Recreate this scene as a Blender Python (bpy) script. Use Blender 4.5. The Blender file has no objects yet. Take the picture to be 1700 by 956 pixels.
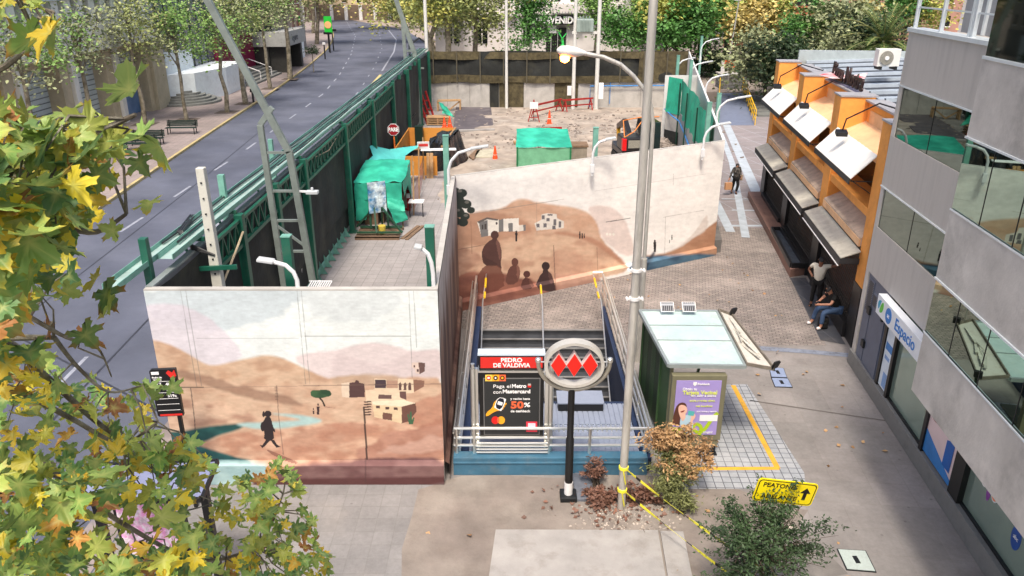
import bpy, bmesh, math, random
import numpy as np
from mathutils import Vector, Matrix
R=math.radians
random.seed(7); rng=np.random.default_rng(7)
SC=bpy.context.scene; COL=SC.collection
# ---------------- camera, world, sun, exposure ----------------
FPX=1290.0; HC=10.5; PT=math.atan(520/FPX)
cd=bpy.data.cameras.new('Camera'); cam=bpy.data.objects.new('Camera',cd); COL.objects.link(cam)
cam.location=(0,0,HC); cam.rotation_euler=(math.pi/2-PT,0,0)
cd.sensor_width=36; cd.lens=36*FPX/1700; cd.clip_start=.1; cd.clip_end=2000
SC.camera=cam
SUN_EL,SUN_AZ=R(62),R(187)     # azimuth clockwise from +Y
w=bpy.data.worlds.new('World'); SC.world=w; w.use_nodes=True
nt=w.node_tree; bg=nt.nodes['Background']
sky=nt.nodes.new('ShaderNodeTexSky'); sky.sky_type='NISHITA'; sky.sun_disc=False
sky.sun_elevation=SUN_EL; sky.sun_rotation=SUN_AZ; sky.air_density=1.0; sky.dust_density=6.0; sky.ozone_density=.6
nt.links.new(sky.outputs[0],bg.inputs[0]); bg.inputs[1].default_value=.13
sd=bpy.data.lights.new('Sun','SUN'); so=bpy.data.objects.new('Sun',sd); COL.objects.link(so)
sd.energy=2.1; sd.angle=R(10); sd.color=(1,.90,.775)
sv=Vector((math.sin(SUN_AZ)*math.cos(SUN_EL),math.cos(SUN_AZ)*math.cos(SUN_EL),math.sin(SUN_EL)))
so.rotation_euler=sv.to_track_quat('Z','Y').to_euler()
vs=SC.view_settings; vs.view_transform='Standard'; vs.look='None'; vs.gamma=1; vs.exposure=.62; vs.use_curve_mapping=False
SC.cycles.max_bounces=6; SC.cycles.glossy_bounces=3; SC.cycles.transparent_max_bounces=12
# ---------------- surveying: picture point -> place ----------------
def ray(u,v):
    x=u-850; y=478-v
    return Vector((x,FPX*math.cos(PT)+y*math.sin(PT),-FPX*math.sin(PT)+y*math.cos(PT)))
C0=Vector((0,0,HC))
def G(u,v,z=0):
    d=ray(u,v); return C0+d*((z-HC)/d.z)
def Y(u,v,y):
    d=ray(u,v); return C0+d*(y/d.y)
def project(X,Yy,Z):
    Z=Z-HC; d=Yy*math.cos(PT)-Z*math.sin(PT); q=Yy*math.sin(PT)+Z*math.cos(PT)
    return 850+FPX*X/d, 478-FPX*q/d
# ---------------- materials ----------------
def lin(c):
    return tuple((x/12.92 if x<=.04045 else ((x+.055)/1.055)**2.4) for x in c)
def hx(h): return lin(tuple(int(h[i:i+2],16)/255 for i in (0,2,4)))
MATS={}
def mat(name,col,rough=.7,metal=0,var=.12,scale=3,bump=0,bscale=30,col2=None,emit=0,coat=0,stretch=None,island=0,alpha=1,spec=None,trans=0,attr=None,dirt=None):
    """col: linear RGB. var: value variation by noise; col2: second colour mixed by noise"""
    if name in MATS: return MATS[name]
    m=bpy.data.materials.new(name); m.use_nodes=True; t=m.node_tree; N=t.nodes; L=t.links
    b=N['Principled BSDF']; b.inputs['Roughness'].default_value=rough; b.inputs['Metallic'].default_value=metal
    if spec is not None: b.inputs['Specular IOR Level'].default_value=spec
    if coat: b.inputs['Coat Weight'].default_value=coat
    if trans: b.inputs['Transmission Weight'].default_value=trans
    b.inputs['Alpha'].default_value=alpha
    tc=N.new('ShaderNodeTexCoord'); vec=tc.outputs['Object']
    if stretch:
        mp=N.new('ShaderNodeMapping'); mp.inputs['Scale'].default_value=stretch; L.new(vec,mp.inputs[0]); vec=mp.outputs[0]
    out=None
    if attr:
        a=N.new('ShaderNodeVertexColor'); a.layer_name=attr; out=a.outputs[0]
    else:
        rgb=N.new('ShaderNodeRGB'); rgb.outputs[0].default_value=(*col,1); out=rgb.outputs[0]
    if col2 is not None:
        n=N.new('ShaderNodeTexNoise'); n.inputs['Scale'].default_value=scale*.6; n.inputs['Detail'].default_value=6; L.new(vec,n.inputs[0])
        r=N.new('ShaderNodeValToRGB'); r.color_ramp.elements[0].position=.42; r.color_ramp.elements[1].position=.6; L.new(n.outputs[0],r.inputs[0])
        mx=N.new('ShaderNodeMix'); mx.data_type='RGBA'; L.new(r.outputs[0],mx.inputs[0]); L.new(out,mx.inputs[6]); mx.inputs[7].default_value=(*col2,1); out=mx.outputs[2]
    if dirt:
        n=N.new('ShaderNodeTexNoise'); n.inputs['Scale'].default_value=dirt[1]; n.inputs['Detail'].default_value=8; n.inputs['Roughness'].default_value=.7; L.new(vec,n.inputs[0])
        r=N.new('ShaderNodeValToRGB'); r.color_ramp.elements[0].position=.5; r.color_ramp.elements[1].position=.72; L.new(n.outputs[0],r.inputs[0])
        mt=N.new('ShaderNodeMath'); mt.operation='MULTIPLY'; mt.inputs[1].default_value=dirt[2]; L.new(r.outputs[0],mt.inputs[0])
        mx=N.new('ShaderNodeMix'); mx.data_type='RGBA'; L.new(mt.outputs[0],mx.inputs[0]); L.new(out,mx.inputs[6]); mx.inputs[7].default_value=(*dirt[0],1); out=mx.outputs[2]
    if var or island:
        hs=N.new('ShaderNodeHueSaturation'); L.new(out,hs.inputs['Color']); out=hs.outputs[0]
        n=N.new('ShaderNodeTexNoise'); n.inputs['Scale'].default_value=scale; n.inputs['Detail'].default_value=8; n.inputs['Roughness'].default_value=.65; L.new(vec,n.inputs[0])
        mr=N.new('ShaderNodeMapRange'); mr.inputs[1].default_value=.25; mr.inputs[2].default_value=.75; mr.inputs[3].default_value=1-var*1.6; mr.inputs[4].default_value=1+var*1.6; L.new(n.outputs[0],mr.inputs[0])
        v=mr.outputs[0]
        if island:
            g=N.new('ShaderNodeNewGeometry'); m2=N.new('ShaderNodeMapRange'); m2.inputs[3].default_value=1-island; m2.inputs[4].default_value=1+island; L.new(g.outputs['Random Per Island'],m2.inputs[0])
            mm=N.new('ShaderNodeMath'); mm.operation='MULTIPLY'; L.new(v,mm.inputs[0]); L.new(m2.outputs[0],mm.inputs[1]); v=mm.outputs[0]
        L.new(v,hs.inputs['Value'])
    L.new(out,b.inputs['Base Color'])
    if bump:
        n=N.new('ShaderNodeTexNoise'); n.inputs['Scale'].default_value=bscale; n.inputs['Detail'].default_value=5; L.new(vec,n.inputs[0])
        bp=N.new('ShaderNodeBump'); bp.inputs['Strength'].default_value=bump; bp.inputs['Distance'].default_value=.02; L.new(n.outputs[0],bp.inputs['Height']); L.new(bp.outputs[0],b.inputs['Normal'])
    if emit:
        b.inputs['Emission Color'].default_value=(*col,1); b.inputs['Emission Strength'].default_value=emit
    MATS[name]=m; return m
def brickmat(name,c1,c2,mortar,sx,sy,msz=.02,rough=.85,offset=.5,var=.2,rot=0,stain=None,scale=1.0,ncol=None,bump=.25):
    """paving / tiles / blocks: sx, sy are metre sizes of one unit, on the object's XY plane"""
    m=bpy.data.materials.new(name); m.use_nodes=True; t=m.node_tree; N=t.nodes; L=t.links; b=N['Principled BSDF']; b.inputs['Roughness'].default_value=rough
    tc=N.new('ShaderNodeTexCoord'); mp=N.new('ShaderNodeMapping'); mp.inputs['Rotation'].default_value=rot if isinstance(rot,tuple) else (0,0,R(rot)); L.new(tc.outputs['Object'],mp.inputs[0])
    br=N.new('ShaderNodeTexBrick'); L.new(mp.outputs[0],br.inputs[0]); br.offset=offset
    br.inputs['Scale'].default_value=1; br.inputs['Brick Width'].default_value=sx; br.inputs['Row Height'].default_value=sy; br.inputs['Mortar Size'].default_value=msz; br.inputs['Mortar Smooth'].default_value=.3
    br.inputs['Color1'].default_value=(*c1,1); br.inputs['Color2'].default_value=(*c2,1); br.inputs['Mortar'].default_value=(*mortar,1)
    n=N.new('ShaderNodeTexNoise'); n.inputs['Scale'].default_value=.7*scale; n.inputs['Detail'].default_value=9; n.inputs['Roughness'].default_value=.7; L.new(tc.outputs['Object'],n.inputs[0])
    mr=N.new('ShaderNodeMapRange'); mr.inputs[1].default_value=.3; mr.inputs[2].default_value=.7; mr.inputs[3].default_value=1-var; mr.inputs[4].default_value=1+var; L.new(n.outputs[0],mr.inputs[0])
    hs=N.new('ShaderNodeHueSaturation'); L.new(br.outputs[0],hs.inputs['Color']); L.new(mr.outputs[0],hs.inputs['Value']); out=hs.outputs[0]
    if stain:
        n2=N.new('ShaderNodeTexNoise'); n2.inputs['Scale'].default_value=stain[1]; n2.inputs['Detail'].default_value=7; L.new(tc.outputs['Object'],n2.inputs[0])
        r=N.new('ShaderNodeValToRGB'); r.color_ramp.elements[0].position=.52; r.color_ramp.elements[1].position=.68; L.new(n2.outputs[0],r.inputs[0])
        mt=N.new('ShaderNodeMath'); mt.operation='MULTIPLY'; mt.inputs[1].default_value=stain[2]; L.new(r.outputs[0],mt.inputs[0])
        mx=N.new('ShaderNodeMix'); mx.data_type='RGBA'; L.new(mt.outputs[0],mx.inputs[0]); L.new(out,mx.inputs[6]); mx.inputs[7].default_value=(*stain[0],1); out=mx.outputs[2]
    nf=N.new('ShaderNodeTexNoise'); nf.inputs['Scale'].default_value=9; nf.inputs['Detail'].default_value=10; nf.inputs['Roughness'].default_value=.8; L.new(tc.outputs['Object'],nf.inputs[0])
    mf=N.new('ShaderNodeMapRange'); mf.inputs[1].default_value=.3; mf.inputs[2].default_value=.7; mf.inputs[3].default_value=.84; mf.inputs[4].default_value=1.12; L.new(nf.outputs[0],mf.inputs[0])
    hf=N.new('ShaderNodeHueSaturation'); L.new(out,hf.inputs['Color']); out=hf.outputs[0]
    vo=N.new('ShaderNodeTexVoronoi'); vo.inputs['Scale'].default_value=2.3; L.new(tc.outputs['Object'],vo.inputs[0]); vr=N.new('ShaderNodeMapRange'); vr.inputs[1].default_value=.05; vr.inputs[2].default_value=.085; vr.inputs[3].default_value=.72; vr.inputs[4].default_value=1; L.new(vo.outputs['Distance'],vr.inputs[0])
    vm=N.new('ShaderNodeMath'); vm.operation='MULTIPLY'; L.new(vr.outputs[0],vm.inputs[0]); L.new(mf.outputs[0],vm.inputs[1]); L.new(vm.outputs[0],hf.inputs['Value'])
    L.new(out,b.inputs['Base Color'])
    if bump:
        bp=N.new('ShaderNodeBump'); bp.inputs['Strength'].default_value=bump; bp.inputs['Distance'].default_value=.02; L.new(br.outputs['Fac'],bp.inputs['Height']); bp.invert=True; L.new(bp.outputs[0],b.inputs['Normal'])
    MATS[name]=m; return m
# ---------------- mesh collector ----------------
class MB:
    def __init__(s): s.v=[]; s.f=[]; s.mi=[]; s.cur=0
    def add(s,vs,fs):
        o=len(s.v); s.v+= [tuple(x) for x in vs]; s.f+=[tuple(i+o for i in f) for f in fs]; s.mi+=[s.cur]*len(fs); return s
    def box(s,x0,x1,y0,y1,z0,z1,fr=None):
        P=[(x0,y0,z0),(x1,y0,z0),(x1,y1,z0),(x0,y1,z0),(x0,y0,z1),(x1,y0,z1),(x1,y1,z1),(x0,y1,z1)]
        if fr: P=[fr(*p) for p in P]
        return s.add(P,[(0,3,2,1),(4,5,6,7),(0,1,5,4),(1,2,6,5),(2,3,7,6),(3,0,4,7)])
    def cbox(s,c,sz,rz=0,rx=0,ry=0):
        M=Matrix.Translation(c)@Matrix.Rotation(rz,4,'Z')@Matrix.Rotation(ry,4,'Y')@Matrix.Rotation(rx,4,'X'); a,b,d=[x/2 for x in sz]
        return s.box(-a,a,-b,b,-d,d,lambda x,y,z:M@Vector((x,y,z)))
    def bar(s,p,q,w=.1,h=None,up=(0,0,1)):
        p=Vector(p);q=Vector(q);d=(q-p); l=d.length; d.normalize(); h=h or w
        u=Vector(up); 
        if abs(d.dot(u))>.98: u=Vector((0,1,0))
        a=d.cross(u).normalized(); b=a.cross(d)
        return s.box(-w/2,w/2,0,l,-h/2,h/2,lambda x,y,z:p+a*x+d*y+b*z)
    def tube(s,pts,r,n=8,cap=True):
        pts=[Vector(p) for p in pts]; m=len(pts); rs=r if isinstance(r,(list,tuple)) else [r]*m
        vs=[];pa=None
        for i,p in enumerate(pts):
            d=(pts[min(i+1,m-1)]-pts[max(i-1,0)]).normalized()
            if pa is None:
                u=Vector((0,0,1)) if abs(d.z)<.9 else Vector((1,0,0)); a=d.cross(u).normalized()
            else: a=(pa-d*pa.dot(d)).normalized()
            pa=a; b=d.cross(a)
            for k in range(n):
                t=2*math.pi*k/n; vs.append(p+(a*math.cos(t)+b*math.sin(t))*rs[i])
        fs=[(i*n+k,i*n+(k+1)%n,(i+1)*n+(k+1)%n,(i+1)*n+k) for i in range(m-1) for k in range(n)]
        if cap: fs+=[tuple(range(n))[::-1],tuple(range((m-1)*n,m*n))]
        return s.add(vs,fs)
    def lathe(s,prof,c=(0,0,0),n=16,ax=None):
        vs=[];c=Vector(c);M=ax or Matrix.Identity(3)
        for r,z in prof:
            for k in range(n):
                t=2*math.pi*k/n; vs.append(c+M@Vector((r*math.cos(t),r*math.sin(t),z)))
        m=len(prof); fs=[(i*n+k,i*n+(k+1)%n,(i+1)*n+(k+1)%n,(i+1)*n+k) for i in range(m-1) for k in range(n)]
        fs+=[tuple(range(n))[::-1],tuple(range((m-1)*n,m*n))]
        return s.add(vs,fs)
    def prism(s,poly,z0,z1,fr=None):
        n=len(poly); P=[(x,y,z0) for x,y in poly]+[(x,y,z1) for x,y in poly]
        if fr: P=[fr(*p) for p in P]
        return s.add(P,[tuple(range(n))[::-1],tuple(range(n,2*n))]+[(i,(i+1)%n,(i+1)%n+n,i+n) for i in range(n)])
    def quad(s,*p): return s.add(p,[tuple(range(len(p)))])
    def slab(s,pts,th,nrm=None):
        """thick sheet through pts (planar polygon), extruded by th along its normal"""
        p=[Vector(q) for q in pts]; nr=Vector(nrm) if nrm else (p[1]-p[0]).cross(p[2]-p[0]).normalized()
        n=len(p); return s.add(p+[q+nr*th for q in p],[tuple(range(n))[::-1],tuple(range(n,2*n))]+[(i,(i+1)%n,(i+1)%n+n,i+n) for i in range(n)])
    def build(s,name,m,parent=None,bevel=0,smooth=False,loc=None):
        me=bpy.data.meshes.new(name); off=Vector((0,0,0))
        if parent is not None and not parent.get('_local'):
            off=wl(parent)
        if loc is not None: off=Vector(loc)
        me.from_pydata([(v[0]-off[0],v[1]-off[1],v[2]-off[2]) for v in s.v],[],s.f)
        for x in (m if isinstance(m,(list,tuple)) else [m]): me.materials.append(x)
        me.polygons.foreach_set('material_index',s.mi)
        if smooth: me.polygons.foreach_set('use_smooth',[True]*len(s.f))
        me.validate(); me.update()
        bm=bmesh.new(); bm.from_mesh(me); 
        if len(bm.faces)<30000: bmesh.ops.recalc_face_normals(bm,faces=bm.faces)
        bm.to_mesh(me); bm.free()
        o=bpy.data.objects.new(name,me); COL.objects.link(o)
        if smooth:
            try: me.set_sharp_from_angle(angle=R(40))
            except Exception: pass
        if parent is not None: o.parent=parent
        if loc is not None and parent is None: o.location=loc
        if bevel:
            b=o.modifiers.new('Bevel','BEVEL'); b.width=bevel; b.segments=2; b.limit_method='ANGLE'; b.angle_limit=R(40)
        return o
def wl(o):
    v=Vector(o.location)
    while o.parent: o=o.parent; v+=Vector(o.location)
    return v
def tag(o,label,cat,group=None):
    o['label']=label; o['category']=cat
    if group: o['group']=group
    return o
def thing(name,label,cat,loc=(0,0,0),group=None,rz=0):
    o=bpy.data.objects.new(name,None); COL.objects.link(o); o.location=loc; o.rotation_euler.z=rz; o.empty_display_size=.2
    return tag(o,label,cat,group)
def local(o): o['_local']=1; return o
def struct(name,mb,m,**k):
    o=mb.build(name,m,**k); o['kind']='structure'; return o
def dup(root,loc,rz=None,label=None,scale=None):
    r=root.copy(); COL.objects.link(r); r.location=loc
    if rz is not None: r.rotation_euler.z=rz
    if label: r['label']=label
    if scale: r.scale=(scale,)*3
    def rec(a,b):
        for ch in a.children:
            c=ch.copy(); COL.objects.link(c); c.parent=b; rec(ch,c)
    rec(root,r); return r
FONT=None
def text(name,s,size,M,m,parent=None,ext=.004,bold=0,align='CENTER',shear=0,sx=1,maxw=None):
    cu=bpy.data.curves.new('t','FONT'); cu.body=s; cu.size=size; cu.align_x=align; cu.align_y='CENTER'; cu.extrude=ext; cu.offset=bold; cu.shear=shear; cu.resolution_u=3
    o=bpy.data.objects.new('t',cu); COL.objects.link(o); bpy.context.view_layer.update()
    me=bpy.data.meshes.new_from_object(o.evaluated_get(bpy.context.evaluated_depsgraph_get())); bpy.data.objects.remove(o); bpy.data.curves.remove(cu)
    if maxw:
        xs=[v.co.x for v in me.vertices]
        if xs: sx=maxw/max(1e-6,max(xs)-min(xs))
    off=wl(parent) if parent is not None and not parent.get('_local') else Vector((0,0,0))
    me.transform(Matrix.Translation(-off)@M@Matrix.Diagonal((sx,1,1,1)))
    me.materials.clear(); me.materials.append(m)
    ob=bpy.data.objects.new(name,me); COL.objects.link(ob)
    if parent is not None: ob.parent=parent
    return ob
def basis(o,x,y):
    """matrix mapping local XY(+Z normal) onto a plane with origin o and in-plane axes x,y"""
    x=Vector(x).normalized(); y=Vector(y).normalized(); z=x.cross(y)
    return Matrix(((x.x,y.x,z.x,o[0]),(x.y,y.y,z.y,o[1]),(x.z,y.z,z.z,o[2]),(0,0,0,1)))
class Frame:
    """facade frame: s along the wall, o outwards, z up"""
    def __init__(s,p0,az,flip=1):
        a=R(az); s.p=p0; s.t=(math.sin(a),math.cos(a)); s.n=(-math.cos(a)*flip,math.sin(a)*flip)
    def __call__(s,q,o,z): return Vector((s.p[0]+s.t[0]*q+s.n[0]*o,s.p[1]+s.t[1]*q+s.n[1]*o,z))
    def box(s,mb,s0,s1,o0,o1,z0,z1): return mb.box(s0,s1,o0,o1,z0,z1,s)
def chaikin(p,it=2,closed=True):
    for _ in range(it):
        q=[];n=len(p)
        for i in range(n if closed else n-1):
            a=p[i];b=p[(i+1)%n]; q+=[(a[0]*.75+b[0]*.25,a[1]*.75+b[1]*.25),(a[0]*.25+b[0]*.75,a[1]*.25+b[1]*.75)]
        if not closed: q=[p[0]]+q+[p[-1]]
        p=q
    return p
def vnoise(x,y,seed=0):
    """smooth 2-D value noise (numpy)"""
    r=np.random.default_rng(seed); T=r.random((64,64)); xi=np.floor(x).astype(int);yi=np.floor(y).astype(int); fx=x-xi;fy=y-yi; fx=fx*fx*(3-2*fx);fy=fy*fy*(3-2*fy)
    g=lambda a,b:T[a%64,b%64]
    return (g(xi,yi)*(1-fx)+g(xi+1,yi)*fx)*(1-fy)+(g(xi,yi+1)*(1-fx)+g(xi+1,yi+1)*fx)*fy
def fbm(x,y,seed=0,o=4):
    s=0;a=.5
    for i in range(o): s=s+a*vnoise(x*2**i,y*2**i,seed+i); a*=.5
    return s/(1-.5**o)
def inpoly(U,V,poly):
    c=np.zeros(U.shape,bool);n=len(poly)
    for i in range(n):
        x0,y0=poly[i];x1,y1=poly[(i+1)%n]
        if y0==y1: continue
        k=((y0>V)!=(y1>V))&(U<(x1-x0)*(V-y0)/(y1-y0)+x0); c^=k
    return c
# ================= GROUND =================
HOLE=(-1.0,2.95,17.5,22.5)
def sheet(name,poly,z,m):
    b=MB(); b.add([(x,y,z) for x,y in poly],[tuple(range(len(poly)))]); return struct(name,b,m)
rng2=random.Random(3)
def rough(poly,amp=.12,n=5):
    o=[]
    for i in range(len(poly)):
        a=poly[i];c=poly[(i+1)%len(poly)]
        for k in range(n):
            t=k/n; o.append((a[0]*(1-t)+c[0]*t+rng2.uniform(-amp,amp),a[1]*(1-t)+c[1]*t+rng2.uniform(-amp,amp)))
    return o
def gpx(l): return [(G(u,v).x,G(u,v).y) for u,v in l]
pave=brickmat('pavement slabs',lin((.57,.55,.54)),lin((.535,.52,.51)),lin((.535,.515,.50)),.8,.8,.010,rough=.9,offset=0,var=.2,rot=6,stain=(lin((.44,.42,.41)),.5,.55),bump=.12)
b=MB(); x0,x1,y0,y1=HOLE; W=600
for q in ((-W,x0,-60,900),(x1,W,-60,900),(x0,x1,-60,y0),(x0,x1,y1,900)):
    b.quad((q[0],q[2],0),(q[1],q[2],0),(q[1],q[3],0),(q[0],q[3],0))
struct('ground',b,pave)
asph=mat('asphalt',lin((.315,.335,.395)),.8,var=.16,scale=.35,col2=lin((.365,.385,.445)),bump=.3,bscale=60,dirt=(lin((.33,.35,.42)),.25,.5))
kerb=[(-14.5,-10),(-16.5,8),(-18.6,22)]+gpx([(250,290),(350,222),(460,150),(520,105),(550,77),(556,55),(545,32),(520,14),(480,4)])
kerb=chaikin(kerb,2,False)
rightedge=[(-7.95,-10),(-7.95,72),(-8.8,100),(-12,130),(-20,165),(-36,200),(-60,225),(-90,245)]
sheet('street',kerb+[(-110,262)]+rightedge[::-1],.004,asph)
# raised left sidewalk with kerb
sw=brickmat('sidewalk tiles',lin((.60,.55,.54)),lin((.56,.52,.51)),lin((.47,.44,.43)),.4,.4,.012,rough=.9,offset=0,var=.15,rot=-4,stain=(lin((.46,.43,.42)),.3,.5),bump=.1)
off=[(x-.18,y) for x,y in kerb]
b=MB(); b.prism(off+[(-150,250),(-150,-10)],.0,.13); struct('sidewalk',b,sw)
b=MB()
for i in range(len(kerb)-1):
    a,c=kerb[i],kerb[i+1]; b.add([(a[0],a[1],0),(c[0],c[1],0),(c[0]-.18,c[1],0),(a[0]-.18,a[1],0),(a[0],a[1],.145),(c[0],c[1],.145),(c[0]-.18,c[1],.145),(a[0]-.18,a[1],.145)],[(0,1,5,4),(4,5,6,7),(2,3,7,6)])
struct('kerb',b,mat('kerb paint',lin((.72,.66,.47)),.8,var=.2,scale=2,dirt=(lin((.5,.47,.44)),1.5,.7)))
# dusty strip between fence and lane
def strip(name,pts,wd,z,m,dash=None):
    b=MB(); p=[Vector((x,y,0)) for x,y in pts]; L=0
    for i in range(len(p)-1):
        a,c=p[i],p[i+1]; d=(c-a); l=d.length; d.normalize(); n=Vector((d.y,-d.x,0))*wd/2; t=0
        segs=[(0,l)]
        if dash:
            on,of=dash; segs=[]; k=-(L%(on+of))
            while k<l:
                s0,s1=max(k,0),min(k+on,l)
                if s1>s0: segs.append((s0,s1))
                k+=on+of
        for s0,s1 in segs:
            A=a+d*s0;B=a+d*s1; b.quad(*[(v.x,v.y,z) for v in (A-n,B-n,B+n,A+n)])
        L+=l
    return struct(name,b,m)
wl_paint=mat('worn road paint',lin((.58,.60,.65)),.8,var=.2,scale=4,dirt=(lin((.42,.45,.52)),3,.8))
strip('gutter_dust',[(-8.35,8),(-8.35,70),(-9.1,96)],.75,.008,mat('gutter dust',lin((.55,.51,.50)),.9,var=.25,scale=.8,dirt=(lin((.40,.41,.47)),.7,.9)))
strip('lane_marking',gpx([(200,385),(274,337),(325,303),(402,253),(447,221),(485,194),(515,172),(536,156),(563,125),(583,90),(590,60),(575,35)]),.14,.010,wl_paint,(2.2,3.6))
strip('lane_marking',[(-12.1,12)]+gpx([(470,262),(560,190),(597,150),(622,110),(634,80),(630,55),(600,32)]),.12,.010,wl_paint,(1.6,5.4))
strip('edge_marking',gpx([(585,175),(612,146),(632,124)]),.3,.012,mat('faded yellow paint',lin((.78,.72,.5)),.8,var=.2))
strip('edge_marking',gpx([(634,118),(654,86),(658,66),(645,50)]),.2,.012,wl_paint)
strip('tar_seam',[(-11.3,9),(-11.8,20),(-12.4,34),(-14,60)],.07,.0095,mat('tar',lin((.2,.21,.25)),.6,var=.2))
strip('tar_seam',[(-15.2,9),(-15.9,20),(-17.0,40),(-18.5,60)],.05,.0095,MATS['tar'])
strip('tar_seam',[(-19,24.5),(-8.2,16.8)],.07,.0098,MATS['tar'])
# plaza with block paving
blk=brickmat('block paving',lin((.60,.56,.54)),lin((.50,.475,.46)),lin((.34,.32,.31)),.22,.11,.012,rough=.9,var=.22,rot=12,stain=(lin((.69,.65,.62)),.35,.45),bump=.4)
sheet('block_paving',[(-1.75,22.56),(-1.75,24.9),(8.15,30.0),(8.75,33.6),(12.1,33.0),(10.55,27.2),(9.6,21.35),(3.25,21.35),(3.25,22.56)],.006,blk)
til=brickmat('large tiles',lin((.56,.53,.54)),lin((.53,.505,.51)),lin((.62,.63,.65)),1.5,1.5,.03,rough=.9,offset=0,var=.16,rot=-12,bump=.1,stain=(lin((.47,.45,.46)),.3,.5))
sheet('tiled_plaza',[(8.75,33.6),(12.1,33.0),(13.0,39),(16,47),(24,62),(30,90),(16,90),(15,68)],.006,til)
blu=mat('pale blue tile',lin((.66,.70,.74)),.9,var=.15,scale=2)
for zi,(l,wd) in enumerate((([(1213,385),(1175,308)],.4),([(1213,375),(1265,375)],.25),([(1215,349),(1255,350)],.15),([(1205,205),(1256,320)],.55),([(1226,245),(1180,150)],.3),([(1185,190),(1215,270),(1238,395)],.35),([(1198,331),(1262,331)],.12))):
    strip('plaza_line',gpx(l),wd,.010+.003*zi,blu)
strip('drain_strip',gpx([(1245,577),(1330,583),(1412,590)]),.28,.008,mat('bluish slab',lin((.50,.53,.59)),.85,var=.2,scale=4,dirt=(lin((.33,.34,.37)),3,.8)))
sheet('asphalt_patch',rough([(4.2,11.2),(6.3,11.6),(6.0,12.9),(4.6,12.8)],.05),.0085,mat('patched paving',lin((.50,.485,.47)),.92,var=.15,scale=2,bump=.4,bscale=40))
sheet('asphalt_patch',rough([(7.2,15.8),(8.8,16.0),(8.9,18.3),(7.6,18.2)],.04),.0085,MATS['patched paving']) if False else None
strip('slab_seam',gpx([(1245,665),(1560,712)]),.05,.008,mat('joint',lin((.42,.40,.385)),.9))
# tactile pad by the kiosk
tile=brickmat('small blue tiles',lin((.66,.675,.695)),lin((.60,.62,.645)),lin((.38,.39,.42)),.2,.2,.012,rough=.85,offset=0,var=.14,rot=2,stain=(lin((.74,.74,.74)),.6,.4),bump=.3)
sheet('tiled_pad',gpx([(1060,640),(1240,638),(1335,785),(1338,812),(1110,812)]),.008,tile)
yel=mat('yellow line paint',lin((.87,.66,.22)),.8,var=.14,scale=3,dirt=(lin((.6,.5,.33)),4,.5))
strip('yellow_line',gpx([(1217,640),(1291,778)]),.13,.013,yel)
strip('yellow_line',gpx([(1130,779),(1293,778)]),.12,.0135,yel)
# dusty patch, concrete slabs, strip in front
dust=mat('trodden dirt',lin((.55,.52,.49)),.95,var=.2,scale=.9,col2=lin((.50,.465,.44)),bump=.5,bscale=18,dirt=(lin((.46,.42,.39)),1.6,.6))
sheet('dirt_ground',rough(gpx([(690,812),(765,793),(1150,790),(1255,822),(1340,850),(1300,935),(1340,1000),(1100,1100),(640,1100)]),.07),.006,dust)
slabm=mat('light concrete',lin((.62,.61,.60)),.85,var=.13,scale=1.3,bump=.2,bscale=40,dirt=(lin((.50,.475,.45)),1.4,.7))
b=MB(); b.prism(gpx([(823,882),(1092,883),(1118,1040),(800,1040)]),0,.05); struct('concrete_slab',b,slabm)
b=MB(); b.prism(gpx([(1096,884),(1134,885),(1165,1040),(1122,1040)]),0,.045); struct('concrete_slab',b,slabm)
sheet('light_paving',gpx([(1308,870),(1340,885),(1400,1000),(1310,1000)]),.007,mat('pale paving',lin((.74,.70,.65)),.9,var=.15,scale=2))
tl=brickmat('dark grey tiles',lin((.53,.525,.525)),lin((.495,.49,.49)),lin((.485,.48,.475)),.4,.4,.010,rough=.9,offset=0,var=.18,rot=0,stain=(lin((.62,.60,.58)),.5,.5),bump=.15)
sheet('tiled_footpath',[(-8.0,4),(-1.7,4),(-1.75,14.7),(-7.5,14.7)],.005,tl)
# construction yard surfaces
sheet('yard_paving',[(-6.95,14.6),(-1.5,14.6),(-1.95,26),(-1.0,36),(-1.5,46),(-6.9,67)],.006,brickmat('yard slabs',lin((.625,.605,.60)),lin((.59,.575,.57)),lin((.51,.495,.49)),.4,.4,.012,rough=.9,offset=0,var=.15,rot=2,stain=(lin((.5,.475,.46)),.45,.5),bump=.1))
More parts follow.
